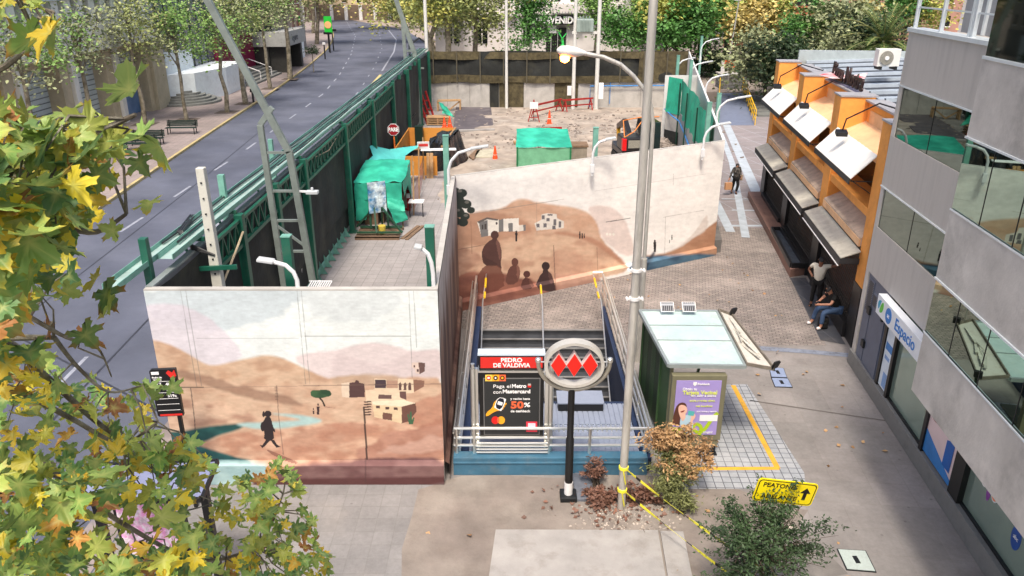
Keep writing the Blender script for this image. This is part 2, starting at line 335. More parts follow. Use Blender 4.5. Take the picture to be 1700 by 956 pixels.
# uneven excavated earth
def earth():
    nx,ny=110,110; xs=np.linspace(-4.2,14.5,nx); ys=np.linspace(31,67.2,ny); X,Yv=np.meshgrid(xs,ys)
    rx=8.2+(Yv-30)*.178-.25; X=np.minimum(X,rx); 
    lx=np.where(Yv<37,-1.2,-4.0)+(fbm(Yv*.4,Yv*0+3,9)-.5)*1.5; X=np.maximum(X,lx)
    cut=24.2+(X+1.75)*.5+.6; Yv=np.maximum(Yv,cut)
    h=(fbm(X*.35,Yv*.35,4,5)-.45)*.55+ (fbm(X*2,Yv*2,8,3)-.5)*.12
    edge=np.clip(np.minimum(np.minimum((X-lx)/1.5,(rx-X)/.8),np.minimum((67.2-Yv)/2,(Yv-cut)/1.0)),0,1); h=np.clip(h,0,.5)*edge
    pile=.9*np.exp(-(((X-11.2)/1.2)**2+((Yv-50)/3)**2)); h=.012+h*.8+pile*np.minimum(edge*2,1)
    me=bpy.data.meshes.new('excavated_ground'); V=np.stack([X,Yv,h],-1).reshape(-1,3)
    F=[(j*nx+i,j*nx+i+1,(j+1)*nx+i+1,(j+1)*nx+i) for j in range(ny-1) for i in range(nx-1)]
    me.from_pydata(V.tolist(),[],F); me.materials.append(mat('earth',lin((.64,.59,.54)),.95,var=.28,scale=.8,col2=lin((.585,.545,.505)),bump=.9,bscale=7,dirt=(lin((.69,.665,.63)),.35,.6)))
    me.polygons.foreach_set('use_smooth',[True]*len(F)); o=bpy.data.objects.new('excavated_ground',me); COL.objects.link(o); o['kind']='structure'
earth()
# ================= PAINTED WALLS =================
def c8(*c): return np.array(lin(tuple(x/255 for x in c)))
def mural(name,A,B,z1,res,paint,offs,parent,nrm):
    A=np.array(A,float);B=np.array(B,float); L=np.linalg.norm(B-A); nx=int(L/res)+1; nz=int(z1/res)+1
    s=np.linspace(0,1,nx); z=np.linspace(0.01,z1,nz); S,Z=np.meshgrid(s,z); O=offs(Z,S)
    X=A[0]+(B[0]-A[0])*S+nrm[0]*O; Yy=A[1]+(B[1]-A[1])*S+nrm[1]*O
    U,V=project(X,Yy,Z); C=paint(U,V,S*L,Z); C=np.clip(C,0,1); g_=C.mean(-1,keepdims=True); C=(C*.78+g_*.22)**1.17*.99
    me=bpy.data.meshes.new(name); P=np.stack([X,Yy,Z],-1).reshape(-1,3).astype(np.float32); me.vertices.add(len(P)); me.vertices.foreach_set('co',P.ravel())
    i=np.arange(nx-1)[None,:]+np.arange(nz-1)[:,None]*nx; Q=np.stack([i,i+1,i+1+nx,i+nx],-1).reshape(-1,4).astype(np.int32)
    me.loops.add(Q.size); me.loops.foreach_set('vertex_index',Q.ravel()); me.polygons.add(len(Q)); me.polygons.foreach_set('loop_start',np.arange(0,Q.size,4,dtype=np.int32)); me.update(calc_edges=True)
    ca=me.color_attributes.new('paint','FLOAT_COLOR','POINT'); ca.data.foreach_set('color',np.concatenate([C.reshape(-1,3),np.ones((len(P),1))],1).astype(np.float32).ravel())
    me.materials.append(mat('mural paint',(1,1,1),.75,var=.05,scale=5,attr='paint',bump=.25,bscale=12)); me.polygons.foreach_set('use_smooth',[True]*len(Q))
    o=bpy.data.objects.new(name,me); COL.objects.link(o); o.parent=parent; o.location=-wl(parent); return o
class Paint:
    def __init__(s,U,V,f,o):
        s.U=(U-o[0])*f; s.V=(V-o[1])*f; s.C=np.zeros(U.shape+(3,)); s.n=fbm(s.U/60,s.V/25,3); s.n2=fbm(s.U/14,s.V/8,5)
    def base(s,c): s.C[:]=c8(*c)
    def poly(s,p,c,sm=0,a=1.,wob=0,c2=None):
        if sm: p=chaikin(p,sm)
        U=s.U+(s.n2-.5)*wob; V=s.V+(s.n-.5)*wob; m=inpoly(U,V,p); col=c8(*c)
        if c2 is not None:
            w=np.clip((s.n[m]-.35)*3.2,0,1)[:,None]; col=col*(1-w)+c8(*c2)*w
        s.C[m]=s.C[m]*(1-a)+col*a
    def blur(s,k):
        for ax in (0,1):
            a=s.C; n=0; o=0
            for d in range(-k,k+1): o=o+np.take(a,np.clip(np.arange(a.shape[ax])+d,0,a.shape[ax]-1),axis=ax); n+=1
            s.C=o/n
    def ell(s,x,y,rx,ry,c,a=1.): m=((s.U-x)/rx)**2+((s.V-y)/ry)**2<1; s.C[m]=s.C[m]*(1-a)+c8(*c)*a
    def line(s,pts,wd,c,a=.6):
        for (x0,y0),(x1,y1) in zip(pts[:-1],pts[1:]):
            dx,dy=x1-x0,y1-y0; t=np.clip(((s.U-x0)*dx+(s.V-y0)*dy)/(dx*dx+dy*dy),0,1); m=np.hypot(s.U-x0-dx*t,s.V-y0-dy*t)<wd; s.C[m]=s.C[m]*(1-a)+c8(*c)*a
def paint_front(U,V,S,Z):
    P=Paint(U,V,2.8125,(220,470)); P.base((222,230,229)); P.poly([(0,0),(900,0),(700,150),(420,230),(100,200)],(192,206,212),2,.8,60)
    P.poly([(700,0),(1300,0),(1200,160),(900,190)],(205,214,216),2,.7,60)
    P.poly([(30,115),(110,96),(220,98),(330,140),(430,225),(490,290),(520,350),(400,400),(60,400)],(214,204,214),2,.75,14)
    P.poly([(740,350),(830,322),(930,318),(1050,285),(1130,275),(1220,290),(1300,320),(1460,305),(1470,480),(900,480),(850,420)],(219,206,205),1)
    P.poly([(930,318),(1050,350),(1150,388),(1250,342),(1320,315),(1460,303),(1480,470),(930,470)],(211,196,196),1,.8)
    P.poly([(60,258),(150,276),(250,322),(330,372),(370,386),(450,370),(560,345),(620,332),(690,345),(780,385),(860,425),(930,450),(980,470),(980,620),(60,620)],(214,183,152),1,1,6,(198,160,128))
    P.poly([(60,430),(300,440),(450,455),(650,480),(880,455),(1000,425),(1200,440),(1500,440),(1500,1000),(60,1000)],(218,186,156),1,1,16,(204,166,136))
    P.poly([(900,440),(1100,420),(1290,440),(1200,480),(960,470)],(196,168,140),1,.7,20)
    P.poly([(200,400),(350,430),(500,480),(700,520),(840,582),(700,566),(480,520),(300,460),(200,440)],(160,124,100),2,.75,22)
    P.poly([(100,545),(330,540),(420,560),(520,600),(640,640),(520,655),(400,655),(100,700)],(224,190,160),1,1,10,(190,148,122))
    P.poly([(100,700),(235,690),(300,679),(400,665),(480,655),(560,650),(480,690),(400,710),(330,742),(300,757),(100,757)],(24,92,92),1,1,5,(38,118,114))
    P.poly([(470,655),(600,650),(720,645),(800,638),(720,622),(620,607),(760,612),(840,625),(895,642),(850,657),(700,677),(600,684),(520,672)],(172,206,204),1,1,5)
    P.poly([(300,757),(420,715),(560,690),(700,682),(900,662),(1100,640),(1300,600),(1500,580),(1500,1000),(600,1000),(450,805)],(220,180,150),1,1,8,(198,146,116))
    P.poly([(760,680),(1000,640),(1180,660),(1100,720),(900,760),(800,800),(700,850),(640,800)],(190,136,108),2,.55,40)
    P.poly([(1050,770),(1200,700),(1330,670),(1500,590),(1500,840),(1050,850)],(168,108,86),2,.75,44,(196,146,124))
    P.poly([(1200,620),(1400,520),(1480,500),(1500,640),(1350,680)],(190,132,104),2,.7,30)
    P.poly([(1100,800),(1300,740),(1480,700),(1490,770),(1250,800)],(214,178,160),2,.5,40)
    P.poly([(100,757),(300,757),(380,782),(480,812),(590,832),(400,842),(100,845)],(20,88,92),1,1,5,(32,112,112))
    P.poly([(60,835),(420,822),(600,835),(650,870),(560,950),(60,950)],(158,196,200),1,1,8,(176,208,208))
    P.poly([(600,900),(760,850),(900,835),(1100,820),(1500,812),(1500,960),(560,960)],(138,100,100),1,.95,14,(120,80,82))
    P.poly([(560,915),(1500,902),(1500,970),(560,970)],(104,56,56),0,.9)
    P.blur(3)
    D=(100,70,68)
    P.poly([(975,468),(1015,462),(1015,536),(978,530)],(226,205,180)); P.poly([(1012,466),(1038,462),(1042,452),(1055,455),(1060,465),(1083,470),(1085,532),(1012,534)],D)
    P.poly([(1088,500),(1130,496),(1130,445),(1186,448),(1190,490),(1240,490),(1240,445),(1312,450),(1315,512),(1278,515),(1278,560),(1090,560)],(228,204,172))
    P.poly([(1132,450),(1184,452),(1184,490),(1132,490)],(88,68,78)); P.poly([(1148,520),(1210,522),(1210,541),(1148,540)],(120,90,85)); P.poly([(1186,455),(1238,455),(1238,490),(1186,490)],(190,150,125)); P.poly([(1246,505),(1278,505),(1278,545),(1250,535)],(120,86,80))
    for x in (1243,1266,1288): P.poly([(x,470),(x+7,462),(x+13,470),(x+13,500),(x,500)],(112,80,76))
    P.poly([(1312,450),(1362,455),(1362,482),(1315,508)],(150,108,88)); P.poly([(1120,552),(1262,545),(1322,560),(1255,577),(1120,566)],(238,222,192)); P.poly([(1120,566),(1257,577),(1257,655),(1130,625)],(228,202,160)); P.poly([(1257,577),(1322,560),(1326,600),(1290,645),(1257,655)],(124,84,70))
    for x,y in ((1137,572),(1180,577),(1220,580)): P.poly([(x,y),(x+18,y+1),(x+18,y+13),(x,y+12)],D)
    P.poly([(1168,603),(1212,610),(1212,641),(1168,635)],(130,90,75))
    for i in range(6): P.poly([(1078,552+i*12),(1112,550+i*12),(1118,556+i*12),(1082,558+i*12)],(96,70,62))
    P.poly([(1283,612),(1290,612),(1292,640),(1296,600),(1304,600),(1305,640),(1312,625),(1317,628),(1310,658),(1290,658)],(70,118,82))
    P.poly([(1302,372),(1345,368),(1345,425),(1322,420),(1318,400),(1302,392)],(222,200,186)); P.poly([(1335,370),(1366,372),(1364,412),(1340,425)],(120,90,84))
    for x,y in ((1312,382),(1328,402)): P.poly([(x,y),(x+8,y),(x+8,y+12),(x,y+12)],D)
    P.poly([(828,512),(840,500),(865,502),(880,496),(915,497),(932,512),(920,528),(890,536),(850,536),(832,526)],(46,88,58),1,1,8,(70,112,70)); P.poly([(868,536),(878,534),(890,548),(902,574),(894,576),(884,552)],(58,48,42))
    P.poly([(895,575),(960,585),(900,580)],(170,130,110))
    for x,y0,y1,w in ((866,562,614,7),(845,582,612,4)): P.ell(x,y0+5,w*.6,6,(72,46,52)); P.poly([(x-w,y0+14),(x+w,y0+14),(x+w*.8,y1),(x-w*.6,y1)],(72,46,52))
    P.poly([(615,770),(690,800),(780,838),(755,846),(660,808)],(146,98,82),1,.8)
    K=(58,45,50); P.ell(632,610,17,15,K); P.ell(612,612,6,14,K); P.poly([(622,622),(645,622),(655,668),(668,690),(664,697),(656,690),(662,735),(612,735),(618,690),(600,692),(597,655),(612,645)],K,1)
    P.poly([(622,733),(645,733),(616,762),(606,770),(594,755),(606,757)],K); P.poly([(645,733),(662,733),(674,753),(692,764),(672,768),(655,748)],K)
    P.line([(1080,580),(1095,820)],4.5,(70,52,48),.85); P.line([(1088,820),(1088,925)],4,(95,62,62),.5)
    L=(110,112,110)
    for a,b_ in (((224,35),(300,485)),((248,35),(322,480)),((768,35),(808,470)),((788,35),(828,470)),((1290,30),(1306,440)),((1312,30),(1326,300))): P.line([a,b_],1.9,L,.4)
    P.line([(300,257),(775,257)],1.9,L,.5); P.line([(805,248),(1300,248)],1.9,L,.5); P.line([(215,487),(330,487)],3,(90,80,72),.7); P.line([(800,478),(870,478),(1440,470)],2.5,(130,105,90),.5); P.line([(330,487),(800,480)],2,(150,125,105),.4)
    P.line([(272,490),(290,640),(300,830)],2.6,(70,60,58),.6); P.line([(672,480),(684,640),(704,800)],2.4,(110,85,75),.5)
    for k in range(9): P.line([(664+k*.5,486+k*7),(676+k*.5,486+k*7)],1.6,(110,85,75),.6)
    P.C*=(.84+.20*fbm(U/9,V/3,21)+.14*fbm(U/55,V/30,27))[...,None]; return P.C
def paint_long(U,V,S,Z):
    P=Paint(U,V,2.9875,(740,220)); P.base((248,245,240)); P.poly([(0,260),(500,200),(900,260),(700,420),(300,330),(0,420)],(234,232,229),2,.6,60)
    P.poly([(0,420),(130,400),(180,388),(240,388),(290,370),(340,335),(390,328),(450,345),(560,360),(650,375),(710,400),(750,440),(768,490),(765,520),(880,640),(905,675),(860,700),(200,850),(0,900)],(214,170,138),1,1,8,(224,186,156))
    P.poly([(690,370),(780,360),(840,380),(890,430),(915,500),(940,600),(890,620),(765,520),(755,450)],(230,212,204),1,.9,8)
    P.poly([(130,400),(200,390),(320,405),(430,460),(420,500),(250,540),(150,560),(0,590),(0,460)],(196,146,114),1,.7,26)
    P.poly([(250,545),(340,530),(440,508),(520,500),(640,510),(740,550),(830,600),(905,668),(880,700),(750,712),(540,765),(40,725),(60,700),(180,660),(250,600)],(228,192,160),1,1,8,(208,164,134))
    P.poly([(540,560),(640,600),(740,650),(760,712),(545,765),(530,650)],(206,160,132),1,.6,40)
    P.poly([(520,500),(560,490),(700,510),(800,560),(905,660),(905,680),(830,620),(740,555),(640,515)],(196,140,108),1,.8,8)
    P.poly([(0,735),(150,690),(330,700),(430,740),(545,765),(765,715),(780,750),(545,800),(160,900),(0,920)],(138,80,66),1,.95,30,(168,106,84))
    P.poly([(0,560),(130,580),(200,640),(80,700),(0,710)],(210,166,138),1,.9,20,(180,130,104))
    P.poly([(940,612),(1080,602),(1160,570),(1230,520),(1400,400),(1400,625),(1100,625)],(200,152,116),1,1,6,(186,136,100))
    P.poly([(1080,600),(1160,565),(1230,500),(1275,430),(1300,400),(1300,480),(1230,525),(1160,575)],(222,208,198),1,.7,8)
    P.poly([(940,618),(1090,606),(1400,600),(1400,660),(1180,655),(1080,672),(960,695),(900,690)],(82,128,156),1,1,10,(58,96,126))
    P.poly([(1030,590),(1042,590),(1000,670),(975,690),(960,680)],(58,66,84),0,.8)
    P.poly([(540,700),(750,700),(770,735),(550,790)],(206,160,138),0,.7,10)
    P.blur(3)
    for x,y,r in ((60,330,30),(45,290,24),(80,300,26),(100,355,28),(35,365,26),(125,385,20),(60,395,32),(95,415,24),(45,440,28),(85,445,26),(30,470,24),(70,350,30)): P.ell(x,y,r,r*.8,(58,70,64))
    for x,y in ((70,290),(105,345),(60,385),(100,410),(40,350)): P.ell(x,y,11,7,(150,146,138),.6)
    Wt=(240,234,224); Gy=(138,136,136); D=(92,80,80)
    P.poly([(155,442),(205,420),(262,430),(264,492),(240,508),(178,518)],Wt); P.poly([(165,446),(207,434),(210,512),(176,518)],Gy); P.poly([(155,442),(205,420),(262,430),(256,437),(206,430),(165,450)],(120,110,106))
    P.poly([(178,458),(186,456),(186,480),(178,482)],D); P.poly([(192,454),(202,452),(202,478),(192,480)],D); P.poly([(262,434),(285,428),(285,490),(264,492)],Gy); P.poly([(285,428),(362,424),(364,490),(285,490)],Wt); P.poly([(310,450),(332,448),(332,490),(312,492)],Gy); P.poly([(364,460),(395,456),(396,486),(364,490)],(232,224,212)); P.poly([(384,458),(396,456),(396,486),(386,488)],Gy); P.ell(252,450,5,7,D)
    P.poly([(440,450),(475,432),(475,406),(505,400),(550,404),(552,425),(586,440),(586,474),(450,486)],(228,220,210))
    for q in ((450,452,466,470),(476,410,490,430),(500,424,515,440),(484,450,500,470),(534,430,548,460),(560,440,572,470),(528,462,545,480),(505,404,530,412)): P.poly([(q[0],q[1]),(q[2],q[1]),(q[2],q[3]),(q[0],q[3])],(124,120,124))
    B1=(104,68,62); P.ell(243,508,20,21,B1); P.poly([(232,520),(252,520),(256,540),(228,540)],B1); P.poly([(226,528),(264,530),(280,600),(272,650),(280,680),(240,655),(188,662),(176,600),(190,560)],B1,1); P.poly([(150,725),(190,655),(270,655),(292,720),(285,780),(150,810)],(134,78,60),1,.9,14)
    P.ell(343,642,17,20,(122,76,64)); P.poly([(325,658),(362,655),(372,700),(352,752),(294,755),(305,690)],(122,76,64),1); P.ell(402,702,17,17,(108,64,56)); P.poly([(386,714),(424,728),(442,772),(366,782)],(108,64,56),1); P.ell(496,662,20,21,(70,50,50)); P.poly([(484,675),(505,678),(512,695),(480,695)],(78,54,54)); P.poly([(478,686),(520,690),(538,740),(548,795),(436,775)],(84,56,56),1)
    for pts,cc_ in (([(246,532),(264,534),(278,600),(270,640),(258,600)],(158,110,96)),([(348,660),(362,660),(370,700),(356,735)],(168,116,96)),([(408,722),(424,732),(436,765),(420,768)],(150,98,80)),([(504,690),(520,694),(536,740),(520,760)],(122,84,78)),([(182,600),(196,620),(240,640),(262,652),(240,662),(190,660)],(84,54,50))): P.poly(pts,cc_,1,.55,10)
    for x,y0,y1,w in ((665,492,526,4),(677,500,526,4),(687,502,524,3),(350,488,540,6),(1037,534,592,7),(1122,508,532,3),(1110,532,548,2)): P.ell(x,y0+4,w*.7,6,(56,46,50)); P.poly([(x-w,y0+9),(x+w,y0+9),(x+w*.7,y1),(x-w*.7,y1)],(56,46,50))
    for x in (800,815,832): P.ell(x,504,6,7,Wt)
    L=(150,140,132)
    P.line([(120,405),(585,330)],1.8,L,.5); P.line([(796,444),(915,424)],2,(90,84,80),.7); P.line([(740,290),(1290,205)],1.5,L,.4); P.line([(1080,420),(1280,385)],1.5,L,.4); P.line([(535,560),(545,790)],2.4,(120,84,70),.6); P.line([(750,570),(755,710)],1.8,(150,110,90),.5); P.line([(450,345),(452,500)],1.4,L,.3); P.line([(1130,205),(1128,260)],1.4,L,.4); P.line([(1090,420),(1086,600)],1.6,L,.4); P.line([(125,440),(130,600)],3,(180,134,104),.6); P.line([(40,585),(250,545)],1.6,(110,80,66),.5)
    P.C*=(.85+.18*fbm(U/9,V/4,22)+.14*fbm(U/50,V/30,29))[...,None]; return P.C
def paint_side(U,V,S,Z):
    n=fbm(S*2.2+Z*.15,Z*.35+2,31); n2=fbm(S*7,Z*1.2,32); C=np.zeros(U.shape+(3,)); a=np.clip(n*1.9-.45,0,1)[...,None]
    C[:]=c8(178,140,118)*(1-a)+c8(104,66,56)*a; b_=np.clip((Z/4.6-.62+(n2-.5)*.5)*4,0,1)[...,None]; C=C*(1-b_)+c8(206,196,192)*b_
    d=np.clip((n2-.58)*6,0,1)[...,None]; C=C*(1-d*.5)+c8(96,80,76)*d*.5; C*=(.9+.2*n2)[...,None]; return C
conc=mat('site concrete',lin((.70,.69,.67)),.85,var=.14,scale=1.2,bump=.2,bscale=25,dirt=(lin((.5,.48,.46)),.8,.5))
metal_w=mat('white painted steel',lin((.86,.87,.88)),.4,var=.04)
def foot(h=.5,d=.13): return lambda Z,S: np.where(Z<h,d,np.where(Z<h+.06,d*(1-(Z-h)/.06),0))+.012
WH=4.6
FL=(-7.42,14.5); FR=(-1.5,14.5); RC=(-1.78,24.1); AR=(8.15,29.7)
t=thing('mural_wall','site wall facing the street corner, painted with desert hills, a river and a walking girl','painted wall',(-4.45,14.6,0))
b=MB(); b.box(FL[0],FR[0],14.505,14.62,0,WH); b.box(FL[0],FR[0],14.49,14.64,WH,WH+.03); b.build('panel',conc,t,loc=None)
for x in (-6.2,-5.6,-4.1,-3.5,-2.1):
    b=MB(); b.bar((x,14.62,3.4),(x,15.9,.05),.08); b.build('brace',mat('green steel',lin((.10,.36,.29)),.45,var=.12,dirt=(lin((.3,.33,.28)),3,.4)),t)
mural('painting',FL,FR,WH,.0105,paint_front,foot(.5,.13),t,(0,-1))
t=thing('mural_wall','narrow return wall smeared brown beside the station stairs','painted wall',(-1.6,19.3,0))
b=MB(); b.add([(FR[0]-.14,FR[1]+.125,0),(FR[0]-.008,FR[1]+.125,0),(RC[0]-.008,RC[1],0),(RC[0]-.14,RC[1],0),(FR[0]-.14,FR[1]+.125,WH),(FR[0]-.008,FR[1]+.125,WH),(RC[0]-.008,RC[1],WH),(RC[0]-.14,RC[1],WH)],[(0,3,2,1),(4,5,6,7),(0,1,5,4),(1,2,6,5),(2,3,7,6),(3,0,4,7)]); b.build('panel',conc,t)
d=Vector((RC[0]-FR[0],RC[1]-FR[1],0)).normalized()
mural('painting',(FR[0],FR[1]+.02),RC,WH,.03,paint_side,foot(.45,.1),t,(d.y,-d.x))
t=thing('mural_wall','long slanting site wall painted with dunes, seated figures and white houses','painted wall',(3.2,27,0))
d=Vector((AR[0]-RC[0],AR[1]-RC[1],0)).normalized(); nn=(d.y,-d.x)
b=MB(); q=[(RC[0]-nn[0]*.02,RC[1]-nn[1]*.02),(AR[0]-nn[0]*.02,AR[1]-nn[1]*.02),(AR[0]-nn[0]*.16,AR[1]-nn[1]*.16),(RC[0]-nn[0]*.16,RC[1]-nn[1]*.16)]; b.prism(q,0,WH); b.build('panel',conc,t)
mural('painting',RC,AR,WH,.0145,paint_long,foot(.32,.16),t,nn)
# side wall running back along the alley, and its dirty end strip
t=thing('site_wall','tall white site wall running back along the pedestrian alley','wall',(11.5,48,0))
E1=(8.2,29.85);E2=(14.7,66.9); d=Vector((E2[0]-E1[0],E2[1]-E1[1],0)).normalized(); n=(d.y,-d.x)
b=MB(); b.prism([E1,E2,(E2[0]-n[0]*.1,E2[1]-n[1]*.1),(E1[0]-n[0]*.1,E1[1]-n[1]*.1)],0,WH+.01); b.build('panel',mat('white site panel',lin((.86,.86,.85)),.6,var=.06,scale=1,dirt=(lin((.62,.6,.57)),.7,.35)),t)
b=MB(); b.prism([(E1[0]+n[0]*.004,E1[1]),(E2[0]+n[0]*.02,E2[1]),(E2[0]+n[0]*.22,E2[1]),(E1[0]+n[0]*.3,E1[1]+.05)],0,.55); b.build('footing',mat('dirty concrete',lin((.42,.41,.40)),.9,var=.25,scale=1.5),t)
b=MB(); b.prism([(9.7,50.6),(11.9,50.6),(11.9,50.7),(9.7,50.7)],0,WH); b.build('panel',MATS['white site panel'],t)
# ================= METRO ENTRANCE =================
steel=mat('stainless steel',lin((.90,.90,.88)),.3,.85,var=.05)
darks=mat('dark metal',lin((.13,.14,.15)),.5,.3,var=.1)
black=mat('black paint',lin((.075,.075,.08)),.45,var=.08)
white=mat('white paint',lin((.9,.9,.9)),.5,var=.05)
blue=mat('blue wall paint',lin((.13,.20,.33)),.6,var=.15,scale=2,dirt=(lin((.20,.23,.27)),2,.5))
bluec=mat('blue curb paint',lin((.24,.42,.52)),.65,var=.15,scale=2,dirt=(lin((.40,.47,.50)),2.5,.6))
lil=mat('grey blue deck',lin((.56,.60,.68)),.55,var=.12,scale=2,dirt=(lin((.40,.43,.50)),2,.5))
yelp=mat('yellow paint',lin((.93,.74,.12)),.5,var=.08)
gs=MATS['green steel']
t=thing('station_entrance','underground station stairwell with dark steps, blue parapets and grey-blue cover plates','station entrance',(1,18,0))
b=MB(); nst=16
for i in range(nst):
    y1=22.5-i*.31; b.box(-1.0,2.95,y1-.31,y1+.02,-.17*(i+1)-.12,-.17*(i+1)); 
    b.box(-1.0,2.95,y1-.02,y1,-.17*(i+1),-.17*i-.004 if i else -.01)
b.build('stairs',mat('stair stone',lin((.24,.25,.27)),.6,var=.25,scale=3),t)
b=MB()
for i in range(nst):
    y1=22.5-i*.31; b.box(-.99,2.94,y1-.05,y1+.015,-.17*i-.03,-.17*i+.006)
o=b.build('nosing',mat('worn nosing',lin((.50,.50,.50)),.5,var=.2),t); 
b=MB()
for x0,x1 in ((-1.22,-1.0),(2.95,3.17)):
    b.box(x0,x1,14.9,23.6,-3.2,.34)
b.box(-1.0,2.95,17.35,17.49,-3.2,.3); b.build('parapet',blue,t,bevel=.01)
b=MB(); b.box(-1.0,2.95,17.5,22.5,-3.25,-3.1); b.build('pit_floor',darks,t)
b=MB(); b.box(-1.32,3.05,14.72,15.0,0,.46); b.box(-1.32,3.05,14.70,15.02,.30,.36); b.build('curb',bluec,t,bevel=.012)
b=MB(); b.box(-.99,2.94,15.03,17.34,.1,.3)
for k in range(30):
    x=-.95+k*.13; b.box(x,x+.09,15.05,16.0,.3,.318); b.box(x,x+.1,16.35,17.33,.3,.33)
b.build('cover_plate',lil,t)
b=MB()
for k in range(34): x=-.95+k*.115; b.box(x,x+.035,16.05,16.32,.3,.35)
b.build('grille',steel,t)
p=Y(925,697,17.2);q=Y(1000,662,17.2)
b=MB(); b.box(p.x,q.x,16.95,17.55,.33,q.z); b.build('control_box',black,t,bevel=.01)
b=MB(); b.box(p.x-.02,q.x+.02,16.93,17.57,q.z,q.z+.03); b.build('lid',lil,t)
def rail(name,label,x,sgn):
    r=thing(name,label,'handrail',(x,19,0),'station handrails')
    yt=24.6
    for z in (1.08,.78,.48): 
        b=MB(); b.tube([(x,15.0,z),(x,19,z),(x,yt,z)],.04); b.build('tube',steel,r,smooth=True)
    b=MB(); xx=x-sgn*.33
    b.tube([(x,yt,1.08),(x,yt+.08,1.12),(xx,yt+.08,1.12),(xx,yt,1.08)],.025); b.tube([(xx,yt,1.08),(xx+sgn*.05,22.4,.98),(xx+sgn*.05,17.6,-1.75)],.022); b.build('inner_tube',steel,r,smooth=True)
    b=MB(); b.tube([(xx,24.2,1.09),(xx,23.5,1.06)],.034); b.tube([(xx,23.1,1.04),(xx,22.7,1.02)],.034); b.build('yellow_band',yelp,r,smooth=True)
    for k in range(8):
        b=MB(); y=15.2+k*1.32; b.bar((x,y,.0),(x,y,1.06),.05,.05); b.bar((x,y,.93),(x+sgn*.1,y,.93),.05); b.build('post',steel,r)
    b=MB()
    for z in (.62,.93): b.tube([(x+sgn*.12,15.0,z),(x+sgn*.12,yt,z)],.022)
    b.build('outer_tube',steel,r,smooth=True)
rail('handrail','stainless handrail along the left parapet of the station stairs',-1.2,-1)
rail('handrail','stainless handrail along the right parapet of the station stairs, towards the green shelter',3.08,1)
r=thing('handrail','short centre handrail with yellow bands, dividing the station steps','handrail',(.95,23,0),'station handrails')
b=MB(); b.tube([(.95,24.0,0),(.95,24.0,.95),(.95,22.6,.92),(.95,18.5,-1.4)],.025); b.build('tube',steel,r,smooth=True)
b=MB(); b.tube([(.95,23.9,.955),(.95,23.2,.94)],.034); b.build('yellow_band',yelp,r)
r=thing('handrail','front barrier of horizontal stainless tubes below the illuminated poster','handrail',(1,14.95,0),'station handrails')
for z in (1.1,.86,.66): b=MB(); b.tube([(-1.3,14.93,z),(3.1,14.93,z)],.034); b.build('tube',steel,r,smooth=True)
b=MB()
for x in (-1.25,-.85,.82,1.75,3.0): b=MB(); b.tube([(x,14.93,.3),(x,14.93,1.1)],.04); b.build('post',steel,r,smooth=True)
b=MB()
for z in (.52,.6,.68,.76): b.tube([(-.8,14.86,z),(.8,14.86,z)],.024)
b.build('tube',steel,r,smooth=True)
# poster totem
t=thing('advertising_totem','black-framed station totem with red name board above a dark poster, in stainless posts','totem',(0,15,0))
zt=2.9
b=MB(); b.box(-.72,.70,14.97,15.22,2.56,zt); b.build('header_box',black,t,bevel=.008)
b=MB(); b.box(-.74,.72,14.95,15.24,zt,zt+.03); b.build('cap',mat('pale blue metal',lin((.74,.80,.86)),.5,var=.08),t)
red=mat('red board',lin((.84,.17,.14)),.5,var=.04)
b=MB(); b.box(-.68,.66,14.958,14.97,2.60,2.86); b.build('name_board',red,t)
b=MB(); b.box(-.74,.72,14.95,15.22,2.49,2.53); b.box(-.8,-.745,15.0,15.1,.5,2.55); b.box(.725,.80,15.0,15.1,.5,2.55); b.build('frame',steel,t)
b=MB(); b.box(-.72,.70,14.96,15.2,.84,2.48); b.build('poster_box',black,t,bevel=.008)
b=MB(); b.box(-.63,.62,14.95,14.962,.92,2.36); b.build('poster_edge',mat('grey edge',lin((.45,.45,.45)),.5),t)
b=MB(); b.box(-.61,.60,14.943,14.952,.94,2.34); ps=b.build('poster',mat('charcoal poster',lin((.17,.18,.185)),.4,var=.03),t)
for x in (-.86,.86):
    b=MB(); b.tube([(x,15.05,.3),(x,15.05,2.55)],.06,12); b.tube([(x,15.05,2.56),(x,15.05,2.66)],.045,12); b.build('post',steel,t,smooth=True)
wht=mat('white lettering',lin((.95,.95,.95)),.5,var=0)
ora=mat('orange lettering',lin((.95,.42,.25)),.5,var=0); gold=mat('gold print',lin((.96,.68,.15)),.5,var=0); redp=mat('red print',lin((.88,.12,.10)),.5,var=0)
def XZ(u,v,y): p=Y(u,v,y); return p
def q4(x,y): return (790+x/5.625,570+y/5.625)
def txtq(s,x0,x1,y,size,m,par,yy=14.94,bold=.0,f=q4,name='lettering'):
    a=XZ(*f(x0,y),yy);c=XZ(*f(x1,y),yy); o=((a.x+c.x)/2,yy,(a.z+c.z)/2)
    return text(name,s,size,basis(o,(1,0,0),(0,0,1)),m,par,bold=bold,maxw=c.x-a.x)
text('lettering','PEDRO',.135,basis((-.01,14.954,2.79),(1,0,0),(0,0,1)),wht,t,bold=.004,maxw=.46); text('lettering','DE VALDIVIA',.135,basis((-.01,14.954,2.665),(1,0,0),(0,0,1)),wht,t,bold=.004,maxw=.80)
txtq('massiva',283,383,263,.07,wht,t,14.955,.002)
txtq('Paga el',163,325,402,.115,wht,t); txtq('Metro',335,470,400,.125,wht,t,bold=.004); txtq('con',163,240,455,.115,wht,t); txtq('Mastercard',250,508,450,.125,wht,t,bold=.004)
txtq('y recibe hasta',323,507,518,.07,wht,t,bold=.001); txtq('50',325,445,578,.24,ora,t,bold=.008); txtq('%',448,508,576,.15,wht,t,bold=.004); txtq('de cashback',323,507,633,.08,wht,t,bold=.002)
